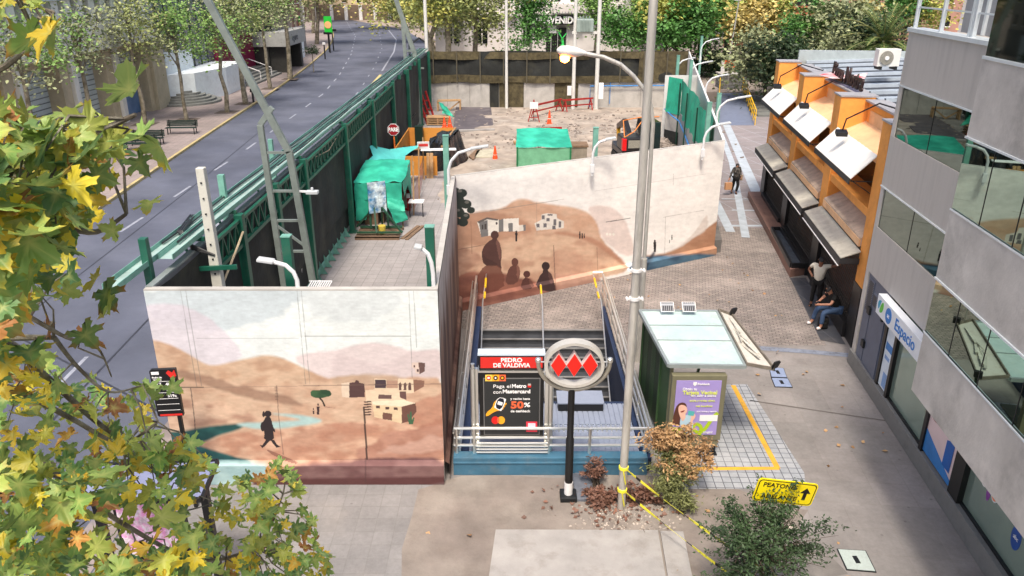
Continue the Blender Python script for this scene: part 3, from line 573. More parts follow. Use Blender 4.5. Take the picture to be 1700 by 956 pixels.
def flat(name,pts,m,par,yy,f=q4,th=.004):
    b=MB(); P=[XZ(*f(*p),yy) for p in pts]; b.slab(P,th,(0,-1,0)); return b.build(name,m,par)
def circ(x,y,r,n=18,ry=None): return [(x+r*math.cos(2*math.pi*k/n),y+(ry or r)*math.sin(2*math.pi*k/n)) for k in range(n)]
flat('badge',[(88,292),(152,292),(152,352),(88,352)],mat('yellow print',lin((.95,.82,.35)),.5,var=0),t,14.942); flat('badge',[(152,292),(217,292),(217,352),(152,352)],gold,t,14.942); flat('badge',[(217,292),(280,292),(280,352),(217,352)],ora,t,14.942)
for x,m in ((120,redp),(184,black),(247,black)): flat('badge_mark',circ(x,322,21),m,t,14.937)
flat('badge_mark',circ(120,322,14,12,9),wht,t,14.932); flat('badge_mark',circ(184,322,9),wht,t,14.932); flat('badge_mark',circ(247,322,12),gold,t,14.932)
flat('tram_mark',[(484,380),(516,380),(516,410),(484,410)],redp,t,14.942); flat('tram_mark',[(487,376),(513,376),(513,392),(487,392)],mat('pale print',lin((.75,.75,.72)),.5,var=0),t,14.937)
flat('hand',chaikin([(93,650),(155,600),(165,555),(190,530),(215,520),(280,555),(292,562),(270,580),(275,590),(255,600),(262,612),(225,628),(180,632),(95,690)],1),gold,t,14.942)
flat('phone',chaikin([(205,500),(280,515),(282,530),(240,630),(228,630),(172,600),(172,590)],1),wht,t,14.938); flat('phone_screen',chaikin([(209,506),(274,519),(236,622),(178,596)],1),mat('screen navy',lin((.08,.10,.16)),.4,var=0),t,14.934); flat('phone_card',[(208,538),(254,552),(243,580),(200,568)],wht,t,14.930)
flat('circle_mark',circ(181,717,35,24,36),redp,t,14.942); flat('circle_mark',circ(237,717,35,24,36),gold,t,14.939); flat('overlap_mark',[(209+11*math.cos(a),717+27*math.sin(a)) for a in [2*math.pi*k/14 for k in range(14)]],ora,t,14.935)
flat('small_print',[(148,780),(432,776),(432,798),(148,803)],mat('grey print',lin((.42,.43,.44)),.5,var=.1,scale=60),t,14.942)
flat('corner_square',[(470,730),(572,730),(572,825),(470,825)],mat('pink red print',lin((.90,.22,.30)),.5,var=0),t,14.942); flat('corner_square',[(487,745),(556,745),(556,808),(487,808)],mat('pale pink print',lin((.95,.85,.9)),.5,var=0),t,14.938)
# metro sign
c=Vector((1.245,13.9,3.27)); t=thing('metro_sign','metro sign: white oval ring holding three red diamonds on a black pole','sign',(1.2,13.9,0))
b=MB(); A,Bz=.60,.50; n=56; vs=[];fs=[]
for k in range(n):
    a=2*math.pi*k/n
    for s_,dy in ((1,-.12),(1,.12),(.88,.12),(.88,-.12)): vs.append((c.x+A*s_*math.cos(a)*(1 if s_==1 else 1.01),c.y+dy,c.z+Bz*s_*math.sin(a)))
for k in range(n):
    for j in range(4): fs.append((k*4+j,k*4+(j+1)%4,((k+1)%n)*4+(j+1)%4,((k+1)%n)*4+j))
b.add(vs,fs); b.build('ring',mat('satin white metal',lin((.80,.79,.76)),.35,.25,var=.05,dirt=(lin((.6,.58,.54)),3,.5)),t,smooth=True)
for k,dx in enumerate((-.315,0,.315)):
    hw,hh=.158,.265; P=[(c.x+dx-hw,c.z),(c.x+dx,c.z-hh),(c.x+dx+hw,c.z),(c.x+dx,c.z+hh)]
    b=MB(); b.add([(x,c.y+.08,z) for x,z in P]+[(x,c.y-.09,z) for x,z in P],[(0,1,2,3),(7,6,5,4)]+[(i,(i+1)%4,(i+1)%4+4,i+4) for i in range(4)]); b.build('diamond_side',mat('pinkish white',lin((.85,.76,.75)),.5,var=.05),t)
    b=MB(); P=[(c.x+dx+(x-c.x-dx)*.95,c.z+(z-c.z)*.95) for x,z in P]; b.add([(x,c.y-.092,z) for x,z in P]+[(x,c.y-.10,z) for x,z in P],[(0,1,2,3),(7,6,5,4)]+[(i,(i+1)%4,(i+1)%4+4,i+4) for i in range(4)]); b.build('diamond',mat('signal red',lin((.93,.13,.08)),.4,var=.03,emit=0),t)
b=MB(); b.tube([(c.x-.72,c.y,c.z+.03),(c.x+.72,c.y,c.z+.03)],.015); b.build('cross_rod',steel,t)
b=MB(); b.tube([(c.x+.72*math.cos(a),c.y,c.z+.02+.62*math.sin(a)) for a in [math.pi+math.pi*k/24 for k in range(25)]],.045,10); b.build('bracket',mat('brushed beige steel',lin((.72,.70,.65)),.35,.7,var=.06),t,smooth=True)
for x in (-.72,.72): b=MB(); b.lathe([(.05,.02),(.06,.04),(.06,.1),(.04,.12)],(c.x+x,c.y,c.z),12); b.build('end_cap',steel,t,smooth=True)
b=MB(); b.lathe([(.085,.35),(.085,1.5),(.07,1.52),(.07,2.68)],(c.x-.03,c.y,0),14); b.build('pole',black,t,smooth=True)
b=MB(); b.lathe([(.092,.12),(.092,.42)],(c.x-.03,c.y,0),14); b.build('pole_band',white,t,smooth=True)
b=MB(); b.cbox((c.x-.03,c.y,.06),(.36,.36,.12)); b.build('foot',darks,t,bevel=.02)
b=MB(); P=gpx([(950,790),(975,784),(984,800),(984,833),(955,833)]); b.prism(P,0,.07); tag(b.build('stone_slab',mat('dark slab',lin((.40,.42,.46)),.7,var=.2,scale=4),None,bevel=.01),'loose dark stone slab on the dirt beside the metro sign pole','slab')
# ================= LAMP POLES =================
galv=mat('galvanised pole',lin((.80,.79,.76)),.36,.45,var=.18,scale=2,stretch=(3,3,.6),dirt=(lin((.45,.44,.42)),1.5,.5))
px,py=2.31,13.52
t=thing('lamp_post','tall galvanised lamp post rising out of frame, with caution tape tied round its foot','lamp post',(px,py,0))
b=MB(); b.lathe([(.084,0),(.082,3),(.078,7),(.075,10.2),(.065,15)],(px,py,0),20); b.build('pole',galv,t,smooth=True)
for v in (448,495):
    z=Y(1047,v,py).z; b=MB(); b.lathe([(.10,-.03),(.10,.03)],(px,py,z),16); b.cbox((px,py-.02,z),(.30,.02,.035)); 
    for s in (-.145,.145): b.lathe([(.025,-.05),(.025,.05)],(px+s,py-.02,z),10,Matrix.Rotation(math.pi/2,3,'X'))
    b.build('bracket',white,t)
b=MB(); b.tube([(px,py,14.8),(px+.6,py,15.6),(px+2,py,15.9)],.05); b.build('arm',galv,t); b=MB(); b.lathe([(.02,-.06),(.16,0),(.14,.06),(.02,.1)],(px+2.3,py,15.9),12); b.build('lamp_head',white,t)
x2,y2=3.67,20.3
t=thing('street_lamp','slim street lamp behind the tall post, arm curving left to a lit orange lamp','street lamp',(x2,y2,0))
b=MB(); b.tube([(x2,y2,0),(x2,y2,3.2)],.085,12); b.tube([(x2,y2,3.2),(x2-.01,y2,6.9),(x2-.09,y2,7.35),(3.39,y2,7.76),(3.08,y2,8.12),(2.74,y2,8.40),(2.3,y2,8.58),(1.75,y2,8.68)],[.055]*8,12); b.build('pole',galv,t,smooth=True)
M=Matrix.Rotation(R(-84),3,'Y')
b=MB(); b.lathe([(.03,-.1),(.06,0),(.12,.2),(.14,.42),(.11,.60),(.03,.68)],(1.80,y2,8.68),16,M); hd=b.build('lamp_head',mat('pale lamp casing',lin((.88,.87,.85)),.4,var=.04),t,smooth=True)
bu=mat('sodium glow',lin((1,.52,.20)),.4,var=0,emit=22)
b=MB(); b.lathe([(.02,0),(.10,.04),(.12,.1),(.12,.16)],(1.33,y2,8.44),14); b.build('bulb',bu,t,smooth=True)
# ================= GREEN SHELTER =================
grn=mat('shelter green',lin((.22,.33,.20)),.55,var=.15,scale=2); olive=mat('olive frame',lin((.46,.45,.36)),.5,var=.08)
FLc=Y(1110,608,15.6); FRc=Y(1237,610,15.6); BLc=Y(1062,518,18.2); BRc=Y(1190,519,18.2)
t=thing('bus_shelter','green shelter with frosted glass roof and purple poster at its near end','bus shelter',(4.3,16.8,0))
b=MB(); b.slab([FLc,FRc,BRc,BLc],.04,(0,0,1)); b.build('roof',mat('frosted glass roof',lin((.70,.79,.79)),.35,var=.12,scale=1.2,col2=lin((.77,.83,.82)),dirt=(lin((.56,.60,.55)),2.5,.5)),t)
b=MB(); up=Vector((0,0,.02))
for p,q in ((FLc,FRc),(FRc,BRc),(BRc,BLc),(BLc,FLc)): b.bar(p+up,q+up,.07,.09)
for k in (.42,.7): p=FLc.lerp(BLc,k);q=FRc.lerp(BRc,k); b.bar(p+up*2,q+up*2,.012,.05)
b.build('roof_frame',mat('pale alloy frame',lin((.62,.66,.66)),.4,.3,var=.1),t)
# white side canopy with leftover slats
p0=FRc+Vector((.03,0,.03));p1=BRc+Vector((.03,0,.03));p2=Y(1215,526,18.15);p3=Y(1285,616,15.55)
b=MB(); b.slab([p0,p3,p2,p1],.03,(0,0,1)); b.build('side_canopy',mat('chalky white metal',lin((.80,.79,.76)),.6,var=.12,scale=3,dirt=(lin((.55,.5,.44)),3,.6)),t)
b=MB()
for a,c in ((p0,p3),(p3,p2),(p2,p1),(p0,p1)): b.bar(a+Vector((0,0,.06)),c+Vector((0,0,.06)),.03,.07)
b.build('canopy_rim',mat('rusty rim',lin((.45,.42,.38)),.7,var=.3),t)
rr=random.Random(5)
b=MB()
for k in range(7):
    a=rr.uniform(.25,.75); c=rr.uniform(.4,.6); o=p0.lerp(p1,a).lerp(p3.lerp(p2,a),c)+Vector((0,0,.055+k*.004)); an=rr.uniform(-.25,.15)+1.75
    b.cbox(o,(rr.uniform(.5,.9),rr.uniform(.02,.07),.012),an,rr.uniform(-.02,.02))
b.build('broken_slat',mat('faded slats',lin((.72,.71,.67)),.7,var=.2,island=.2),t)
for pp in (p2,p3):
    b=MB(); b.cbox(pp+Vector((.02,0,.16)),(.17,.06,.2),.5,.4); b.bar(pp,pp+Vector((.0,0,.12)),.03); b.build('floodlight',black,t,bevel=.01)
for u in (1108,1144):
    q=G(u,509,2.72); b=MB(); b.cbox(q,(.30,.02,.24),0,R(-50)); o=b.build('solar_panel',brickmat('solar cells',lin((.12,.13,.17)),lin((.14,.15,.19)),lin((.6,.62,.65)),.05,.05,.006,.3,0,.05,rot=(R(40),0,0),bump=0) if 'solar cells' not in MATS else MATS['solar cells'],t)
    b=MB(); b.cbox(q+Vector((0,.012,-.012)),(.34,.02,.28),0,R(-50)); b.bar(q,BLc.lerp(BRc,.5)+Vector((q.x-BLc.lerp(BRc,.5).x,0,0)),.03); b.build('panel_frame',white,t)
# back wall (left) perforated green
gperf=brickmat('perforated green',lin((.20,.34,.19)),lin((.18,.31,.17)),lin((.12,.2,.12)),.07,.07,.02,.5,.5,.1,rot=(R(90),0,R(90)),bump=.6)
b=MB(); dx=(BLc.x-FLc.x)
def sw_(y,z): k=(y-15.6)/2.6; return (FLc.x+.12+dx*k,y,z)
z0=.12
def zz(y): return FLc.z+(BLc.z-FLc.z)*(y-15.6)/2.6-.03
for y0_,y1_,nm,m in ((16.55,18.15,'perforated_panel',gperf),(15.85,16.5,'side_panel',grn)):
    b=MB(); b.add([sw_(y0_,z0),sw_(y1_,z0),sw_(y1_,zz(y1_)),sw_(y0_,zz(y0_))]+[Vector(sw_(*a))+Vector((.05,0,0)) for a in ((y0_,z0),(y1_,z0),(y1_,zz(y1_)),(y0_,zz(y0_)))],[(0,1,2,3),(7,6,5,4),(0,4,5,1),(1,5,6,2),(2,6,7,3),(3,7,4,0)]); b.build(nm,m,t)
for y in (15.72,16.52,18.17): 
    b=MB(); b.bar(sw_(y,0),sw_(y,zz(y)),.07); b.build('post',olive if y<16 else grn,t)
b=MB(); b.bar((4.75,18.1,0),(BRc.x-.1,18.1,zz(18.1)),.06); b.build('post',grn,t)
b=MB(); b.bar((4.45,16.0,2.2),(5.15,16.1,2.15),.04); b.build('strut',black,t)
b=MB(); b.box(3.95,4.05,16.3,17.9,.42,.46); b.box(3.9,4.3,16.3,17.9,.44,.48); b.build('bench_seat',olive,t)
a0=Y(1112,617,15.55);a1=Y(1210,616,15.55);a2=Y(1204,735,15.55); 
xl,xr,zt_,zb=3.62,4.86,a1.z,.42
b=MB(); b.box(xl,xr,15.5,15.68,zb,2.12); b.build('poster_case',olive,t,bevel=.015)
b=MB(); b.box(xl+.1,xr-.12,15.485,15.5,zb+.16,2.0); ap=b.build('poster',mat('purple poster',lin((.64,.58,.82)),.4,var=.05,scale=2),t)
b=MB(); b.box(xl+.05,xr-.05,15.53,15.65,.25,zb); b.build('lower_panel',olive,t)
for x in (xl+.15,xr-.1): b=MB(); b.bar((x,15.6,0),(x,15.6,.3),.06); b.cbox((x-.05,15.55,.02),(.22,.14,.04)); b.build('leg',darks,t)
zp0,zp1=zb+.16,2.0; xp0,xp1=xl+.1,xr-.12
def ad(x,y): return (xp0+(x-90)/(740-90)*(xp1-xp0), zp1-(y-95)/(900-95)*(zp1-zp0))
def adp(name,pts,m,k): 
    b=MB(); P=[Vector((ad(x,y)[0],15.484-k*.003,ad(x,y)[1])) for x,y in pts]; b.slab(P,.003,(0,-1,0)); return b.build(name,m,t)
def adt(s,x0,x1,y,size,m,bold=0): 
    a=ad(x0,y);c_=ad(x1,y); return text('lettering',s,size,basis(((a[0]+c_[0])/2,15.474,a[1]),(1,0,0),(0,0,1)),m,t,bold=bold,maxw=c_[0]-a[0])
lime=mat('lime print',lin((.68,.80,.12)),.5,var=0); skin_p=mat('printed skin',lin((.92,.74,.66)),.5,var=.05); brn=mat('printed brown hair',lin((.36,.22,.17)),.5,var=.15); lb=mat('printed pale blue',lin((.72,.84,.90)),.5,var=.08); teal=mat('printed teal',lin((.35,.72,.72)),.5,var=0); yl=mat('printed yellow green',lin((.86,.90,.45)),.5,var=0)
adp('crest',[(330,112),(382,112),(382,150),(356,170),(330,150)],wht,1); adt('Providencia',392,566,142,.07,wht,.002)
adt('Obtén tu',185,390,215,.09,wht,.001); adt('Tarjeta Vecinal',190,690,268,.13,yl,.004); adt('sin salir a pasos',320,680,312,.07,wht,.001); adt('entra y revisa cómo',300,670,385,.07,yl,.001); adt('más beneficios',400,640,465,.06,yl,.001); adt('para vecinas y vecinos',420,710,545,.05,wht,.0)
adp('hair',chaikin([(130,440),(190,408),(250,425),(275,480),(240,470),(165,470),(160,560),(190,640),(195,780),(90,750),(82,650),(100,520)],1),brn,1)
adp('shirt',chaikin([(190,640),(280,590),(350,600),(380,700),(390,800),(370,895),(290,895),(190,760)],1),lb,2)
adp('face',chaikin([(150,460),(200,440),(265,470),(285,530),(255,590),(270,630),(230,700),(190,640),(160,570),(148,510)],1),skin_p,3); adp('mouth',[(180,545),(245,520),(225,552),(195,558)],mat('printed dark red',lin((.5,.12,.12)),.5,var=0),4)
adp('arm',chaikin([(330,800),(345,640),(350,590),(390,575),(412,610),(400,650),(375,680),(372,790)],1),skin_p,3); adp('card',[(300,530),(390,545),(380,610),(292,595)],teal,4)
b=MB(); pth=chaikin([(735,570),(690,600),(620,720),(560,830),(480,870),(400,830),(385,770),(430,725),(500,760),(520,830),(490,900)],2,False)
for i in range(len(pth)-1):
    a=Vector((ad(*pth[i])[0],15.478,ad(*pth[i])[1]));c_=Vector((ad(*pth[i+1])[0],15.478,ad(*pth[i+1])[1])); b.bar(a,c_,.085,.004,up=(0,1,0.001))
b.build('ribbon_mark',lime,t); adp('ribbon_mark',[(90,790),(180,785),(320,870),(330,900),(90,900)],lime,1)
adp('label_panel',[(472,598),(735,598),(735,690),(472,690)],wht,2); adt('muni',545,680,860,.09,wht,.001)
# ================= SIGNS, TAPE =================
t=thing('road_sign','yellow pedestrian notice with black border and upward arrow, partly behind the small tree','sign',(4.65,11,0))
cc=Y(1303,816,11); M=basis(cc,(1,0,-.13),(.13,-.12,1)); w_,h_=1.04,.5
def lp(x,y,z): return M@Vector((x,y,z))
def rrect(w,h,r,n=5):
    o=[]
    for cx,cy,a0 in ((w/2-r,h/2-r,0),(-w/2+r,h/2-r,90),(-w/2+r,-h/2+r,180),(w/2-r,-h/2+r,270)):
        for k in range(n+1): a=R(a0+90*k/n); o.append((cx+r*math.cos(a),cy+r*math.sin(a)))
    return o
yb=mat('sign yellow',lin((.99,.90,.06)),.45,var=.03)
b=MB(); b.prism(rrect(w_,h_,.07),0,.02,lp); b.build('board',yb,t)
b=MB(); b.prism(rrect(w_-.04,h_-.04,.06),.02,.023,lp); b.build('border',black,t); b=MB(); b.prism(rrect(w_-.075,h_-.075,.05),.023,.026,lp); b.build('face',yb,t)
text('lettering','PEATONES',.13,M@Matrix.Translation((-.12,.13,.027)),black,t,ext=.002,bold=.003,sx=.95); text('lettering','ADELANTE',.13,M@Matrix.Translation((-.08,-.12,.027)),black,t,ext=.002,bold=.003,sx=.95)
b=MB(); b.prism([(.31,-.12),(.37,-.12),(.37,.03),(.43,.03),(.34,.15),(.25,.03),(.31,.03)],.026,.029,lp); b.build('arrow',black,t)
b=MB(); b.bar(lp(0,.2,-.02),(cc.x,11.25,0),.05); b.build('post',gs,t)
tape_y=mat('caution tape',lin((.93,.90,.25)),.45,var=.05)
def tape(label,p,q,sag):
    t=thing('caution_tape',label,'tape',p,'caution tapes tied to the lamp post'); b=MB(); n=34; b2=MB(); p=Vector(p);q=Vector(q)
    P=[p.lerp(q,k/n)+Vector((0,0,-sag*4*(k/n)*(1-k/n))) for k in range(n+1)]
    for k in range(n):
        tw=.5*math.sin(k*.5); up=(math.sin(tw)*.6,.6,1); (b2 if k%5==2 else b).bar(P[k],P[k+1],.004,.062,up=(math.sin(tw),-.6,.8))
    b.build('ribbon',tape_y,t); b2.build('black_bar',black,t)
    b=MB(); b.lathe([(.103,-.03),(.103,.03)],(px,py,p.z),14); b.bar((px-.02,py-.11,p.z),(px+.04,py-.14,p.z-.32),.05,.006); b.build('knot',tape_y,t)
tape('upper caution tape running from the tall lamp post to the small tree',(px+.06,py-.1,1.05),(5.0,10.0,.9),.12)
tape('lower caution tape running from the foot of the tall lamp post out of frame',(px+.06,py-.1,.5),(5.2,9.6,.35),.1)
# bus stop sign
t=thing('bus_stop_sign','black bus stop sign listing routes 117, 405 and 412 at the painted wall corner','sign',(-6.9,13.6,0))
A0=Y(250,611,13.6);A1=Y(292,611,13.6);A2=Y(297,688,13.6); M=basis((A0.x,13.55,A2.z),(1,.1,0),(0,0,1)); W_=A1.x-A0.x; H_=A0.z-A2.z
b=MB(); b.prism([(0,.03),(.03,0),(W_,0),(W_,H_),(.03,H_),(0,H_-.03)],-.04,.04,lambda x,y,z:M@Vector((x,y,z))); b.build('board',black,t)
def bt(s,x,y,sz,m=wht,mw=None): text('lettering',s,sz,M@Matrix.Translation((x*W_,y*H_,.042)),m,t,ext=.002,bold=.002,maxw=mw)
bt('Pedro de',.25,.84,.05); bt('Valdivia',.25,.79,.05); bt('117',.22,.69,.10); bt('405',.68,.69,.10); bt('412',.68,.57,.10); bt('519c',.70,.44,.09)
b=MB()
for y in (.75,.63,.51,.38,.26,.13): b.prism([(.06*W_,y*H_),(.92*W_,y*H_),(.92*W_,y*H_+.008),(.06*W_,y*H_+.008)],.04,.043,lambda x,y,z:M@Vector((x,y,z)))
b.prism([(.06*W_,.9*H_),(.35*W_,.9*H_),(.35*W_,.96*H_),(.06*W_,.96*H_)],.04,.043,lambda x,y,z:M@Vector((x,y,z))); b.build('ruled_line',wht,t)
b=MB(); b.prism([(.1*W_,.01*H_),(.96*W_,.01*H_),(.96*W_,.05*H_),(.1*W_,.05*H_)],.04,.043,lambda x,y,z:M@Vector((x,y,z))); b.prism([(.62*W_,.93*H_),(.72*W_,.98*H_),(.86*W_,.93*H_),(.95*W_,.99*H_),(W_,.86*H_),(.8*W_,.80*H_)],.04,.044,lambda x,y,z:M@Vector((x,y,z))); b.build('red_mark',red,t)
b=MB(); b.bar((A1.x-.1,13.6,0),(A1.x-.1,13.6,A2.z),.07); b.build('post',black,t)
# shelter at the kerb, seen through the leaves
t=thing('bus_shelter','bus shelter with lilac glass roof, half hidden under the foreground leaves','bus shelter',(-6,11,0))
q=[G(160,775,2.6),G(362,768,2.6),G(335,832,2.6),G(125,838,2.6)]
b=MB(); b.slab(q,.04,(0,0,1)); b.build('roof',mat('lilac glass',lin((.50,.52,.64)),.25,var=.1,scale=2,dirt=(lin((.55,.58,.66)),2,.5)),t)
b=MB(); 
for k in range(4): b.bar(q[k]+Vector((0,0,.03)),q[(k+1)%4]+Vector((0,0,.03)),.05,.08)
b.build('roof_frame',black,t)
b=MB(); e=q[2].lerp(q[1],.3); b.bar((e.x-.05,e.y,0),(e.x-.05,e.y,2.6),.12); b.build('post',black,t); b=MB(); e=q[3].lerp(q[0],.3); b.bar((e.x+.2,e.y,0),(e.x+.2,e.y,2.6),.12); b.build('post',black,t)
b=MB(); a=G(185,812,2.0); c_=G(300,812,2.0); b.box(a.x,c_.x,a.y-.1,a.y+.05,.5,2.0); b.build('poster_case',black,t); b=MB(); b.box(a.x+.06,c_.x-.06,a.y-.115,a.y-.1,.6,1.92); b.build('poster',mat('pink poster',lin((.98,.66,.86)),.4,var=.35,scale=9,col2=lin((1,.93,.97))),t)
# ground covers
def cover(label,pts,m,cat='manhole cover',name='manhole_cover'):
    p=gpx(pts); cx=sum(x for x,y in p)/len(p);cy=sum(y for x,y in p)/len(p); t=thing(name,label,cat,(cx,cy,0))
    b=MB(); b.prism(p,.004,.02); b.build('frame',darks,t); b=MB(); b.prism([(cx+(x-cx)*.93,cy+(y-cy)*.93) for x,y in p],.02,.028); b.build('lid',m,t)
    b=MB(); b.cbox((cx,cy,.03),(.09,.2,.012)); b.build('lifting_eye',darks,t)
cvm=mat('bluish cover',lin((.56,.62,.74)),.6,var=.12,dirt=(lin((.4,.45,.55)),4,.6)); cv2=mat('pale green cover',lin((.70,.75,.73)),.6,var=.08,scale=20)
cover('pale cover set in the paving at the bottom edge beyond the small tree',[(1389,912),(1437,915),(1455,951),(1405,947)],cv2)
cover('upper blue-grey cover beside the green shelter',[(1276,610),(1301,612),(1307,628),(1280,627)],cvm); cover('lower blue-grey cover beside the green shelter',[(1280,628),(1308,629),(1316,644),(1286,643)],cvm)
# ================= CONCRETE OFFICE BUILDING (right) =================
F1=Frame((8.96,11.54),5.9); F2=Frame((10.30,21.18),7.6)
cf=mat('fair-faced concrete',lin((.775,.755,.73)),.85,var=.17,scale=.9,bump=.25,bscale=22,dirt=(lin((.50,.485,.47)),.7,.6))
cs=mat('streaked concrete',lin((.76,.74,.715)),.85,var=.11,scale=1.2,bump=.25,bscale=22,stretch=(2.2,2.2,.28),dirt=(lin((.52,.50,.48)),1.2,.45))
mir=mat('mirror glass',lin((.31,.37,.35)),.015,1,var=.04,scale=.6)
mir2=mat('tinted mirror glass',lin((.52,.60,.56)),.015,1,var=.04,scale=.6)
alu=mat('white aluminium',lin((.85,.88,.90)),.4,.2,var=.05)
shopg=mat('shop glass',lin((.42,.49,.45)),.03,0,var=.1,scale=.5,spec=1.0,metal_=0) if False else mat('shop glass',lin((.60,.68,.63)),.04,.45,var=.12,scale=.5)
t=thing('office_building','grey concrete office building with stepped bands of mirror glass along the alley','building',F1(4,-3,0))
S1=(1.8,8.78); S2=(-16,1.8); O2=1.28
def band(nm,m,s0,s1,o,z0,z1,th=.3): b=MB(); F1.box(b,s0,s1,o-th,o,z0,z1); return b.build(nm,m,t)
for i,(z0,z1) in enumerate(((2.92,4.2),(5.27,6.62),(7.88,9.2))):
    band('spandrel',cs,*S1,0,z0,z1); band('spandrel',cf,*S2,O2,z0,z1)
band('corner_column',cf,8.55,8.78,-.002,0,9.19)
b=MB(); F1.box(b,S2[0],S1[0],-.3,O2-.3,2.95,9.2); b.build('bay_core',cf,t)
for (z0,z1) in ((4.2,5.27),(6.62,7.88)):
    band('window',mir,1.8,8.55,-.03,z0,z1,.05); band('window',mir2,*S2,O2-.015,z0,z1,.05)
    b=MB()
    for s in (6.45,4.2): F1.box(b,s,s+.015,-.03,-.022,z0,z1)
    for s in (.72,-.4,-1.6,-2.8,-4): F1.box(b,s,s+.015,O2-.015,O2-.008,z0,z1)
    b.build('mullion',darks,t)
    b=MB(); F1.box(b,*S1,-.05,.025,z1,z1+.035); F1.box(b,*S2,O2-.05,O2+.03,z1,z1+.035); F1.box(b,*S2,O2-.05,O2+.02,z0-.03,z0); b.build('window_trim',alu,t)
band('window',mat('dark reflecting glass',lin((.20,.24,.20)),.03,.9,var=.1),*S2,O2-.02,9.25,12.5,.05); band('window_trim',alu,*S2,O2+.03,9.2,9.25)
# balcony glazing behind white frame
b=MB(); F1.box(b,S1[0],8.78,-.35,.06,9.2,9.29); b.build('balcony_ledge',alu,t)
b=MB(); F1.box(b,S1[0],8.7,-1.3,-1.2,9.2,12.6); b.build('window',mat('pale interior glass',lin((.66,.74,.70)),.08,.3,var=.15,scale=.4),t)
b=MB(); F1.box(b,S1[0],8.7,-1.2,-1.18,9.2,10.0); b.build('grey_panel',mat('grey panel',lin((.55,.56,.58)),.6,var=.1),t)
b=MB(); F1.box(b,S1[0],8.72,-1.2,-.35,9.15,9.19); b.build('balcony_floor',cf,t)
b=MB()
for s in (8.66,7.1,5.62,5.45,3.4): F1.box(b,s,s+.07,-.13,-.05,9.29,12.6)
for s in (7.4,4.6): F1.box(b,s,s+.1,-1.19,-1.12,9.2,12.6)
b.build('post',alu,t)
b=MB()
for z in (9.75,10.15,10.6): F1.box(b,1.8,8.7,-.12,-.08,z,z+.035)
b.build('rail',alu,t)
b=MB(); F1.box(b,-16,8.7,-12,-1.3,9.2,14); F1.box(b,-16,8.78,-12,-.35,0,9.15); b.build('core',cf,t)
b=MB(); F1.box(b,-16,8.8,-.1,.06,0,.44); b.build('plinth',mat('grey plinth',lin((.50,.50,.49)),.8,var=.15,dirt=(lin((.36,.36,.35)),3,.6)),t,bevel=.01)
# ground floor
dm=mat('blue grey door',lin((.37,.40,.47)),.5,var=.08)
b=MB(); F1.box(b,6.78,8.5,-.15,-.03,.06,2.92); dr=b.build('door',dm,t)
b=MB(); F1.box(b,6.9,7.9,-.03,.0,.15,2.55); F1.box(b,7.98,8.42,-.03,-.01,.15,2.8); b.build('leaf',dm,dr,bevel=.01)
b=MB()
for z in (.9,1.9): F1.box(b,7.85,8.05,-.01,.06,z,z+.2)
F1.box(b,6.95,7.05,.0,.05,2.1,2.2); b.build('hinge',darks,dr)
b=MB(); F1.box(b,8.0,8.4,-.009,-.004,1.9,2.75); F1.box(b,6.9,7.9,.001,.005,2.2,2.5); b.build('perforated_panel',brickmat('perforated grey',lin((.5,.52,.58)),lin((.48,.5,.56)),lin((.2,.22,.26)),.05,.05,.018,.5,.5,.05,rot=(R(90),0,R(90)),bump=.3),dr)
def shop(nm,m,s0,s1,o0,o1,z0,z1,par=None): b=MB(); F1.box(b,s0,s1,o0,o1,z0,z1); return b.build(nm,m,par or t)
shop('shop_frame',black,6.62,6.78,-.2,.0,.3,2.9)
sp=shop('shop_poster',mat('pale blue poster',lin((.86,.91,.95)),.4,var=.08),6.05,6.6,-.1,-.03,.5,2.6)
for z0,z1,m,s0,s1 in ((2.1,2.58,brn,6.1,6.5),(1.55,1.75,mat('printed blue',lin((.20,.50,.78)),.5,var=.1),6.12,6.55),(1.3,1.4,mat('printed mid blue',lin((.5,.65,.85)),.5),6.2,6.5),(.55,.95,MATS['printed mid blue'],6.15,6.4)): shop('print',m,s0,s1,-.03,-.025,z0,z1)
shop('shop_frame',black,5.9,6.04,-.2,.01,.4,2.9); shop('shop_window',shopg,3.62,5.9,-.12,-.08,.44,2.9)
shop('window_frame',black,3.6,5.92,-.09,-.03,.42,.5); shop('shop_frame',black,3.5,3.64,-.2,.03,.3,2.95)
pf=shop('shop_poster',mat('pale skin poster',lin((.93,.83,.82)),.4,var=.06,scale=1.5),2.05,3.5,-.1,-.02,.5,2.9)
def fpl(nm,pts,m,o): # pts (s,z) in facade plane
    b=MB(); b.slab([F1(s,o,z) for s,z in pts],.004,(F1.n[0],F1.n[1],0)); return b.build(nm,m,pf)
fpl('blue_band',[(3.5,.5),(2.05,.5),(2.05,.62),(3.5,1.05)],MATS['printed blue'],-.018); fpl('blue_tag',[(2.55,.75),(2.2,.75),(2.2,1.5),(2.55,1.35)],mat('printed deep blue',lin((.08,.38,.70)),.5,var=.1),-.012)
fpl('mouth',chaikin([(3.42,1.35),(2.85,1.45),(2.6,1.6),(2.9,1.75),(3.2,1.85),(3.45,1.75)],2),mat('printed lips',lin((.66,.32,.32)),.5,var=.1),-.012); fpl('smile',chaikin([(3.45,1.5),(2.9,1.6),(2.95,1.68),(3.45,1.66)],1),wht,-.006); fpl('brow',chaikin([(3.45,2.35),(3.15,2.5),(3.1,2.6),(3.4,2.55)],1),brn,-.012)
shop('shop_frame',mat('black pillar',lin((.09,.10,.10)),.5),1.6,2.04,-.3,.02,.3,2.95)
g2=shop('shop_window',shopg,-16,1.6,-.14,-.1,.40,2.95); shop('window_frame',alu,-16,1.6,-.1,.03,.34,.42); shop('window_frame',darks,-16,1.6,-.1,-.05,.42,.5)
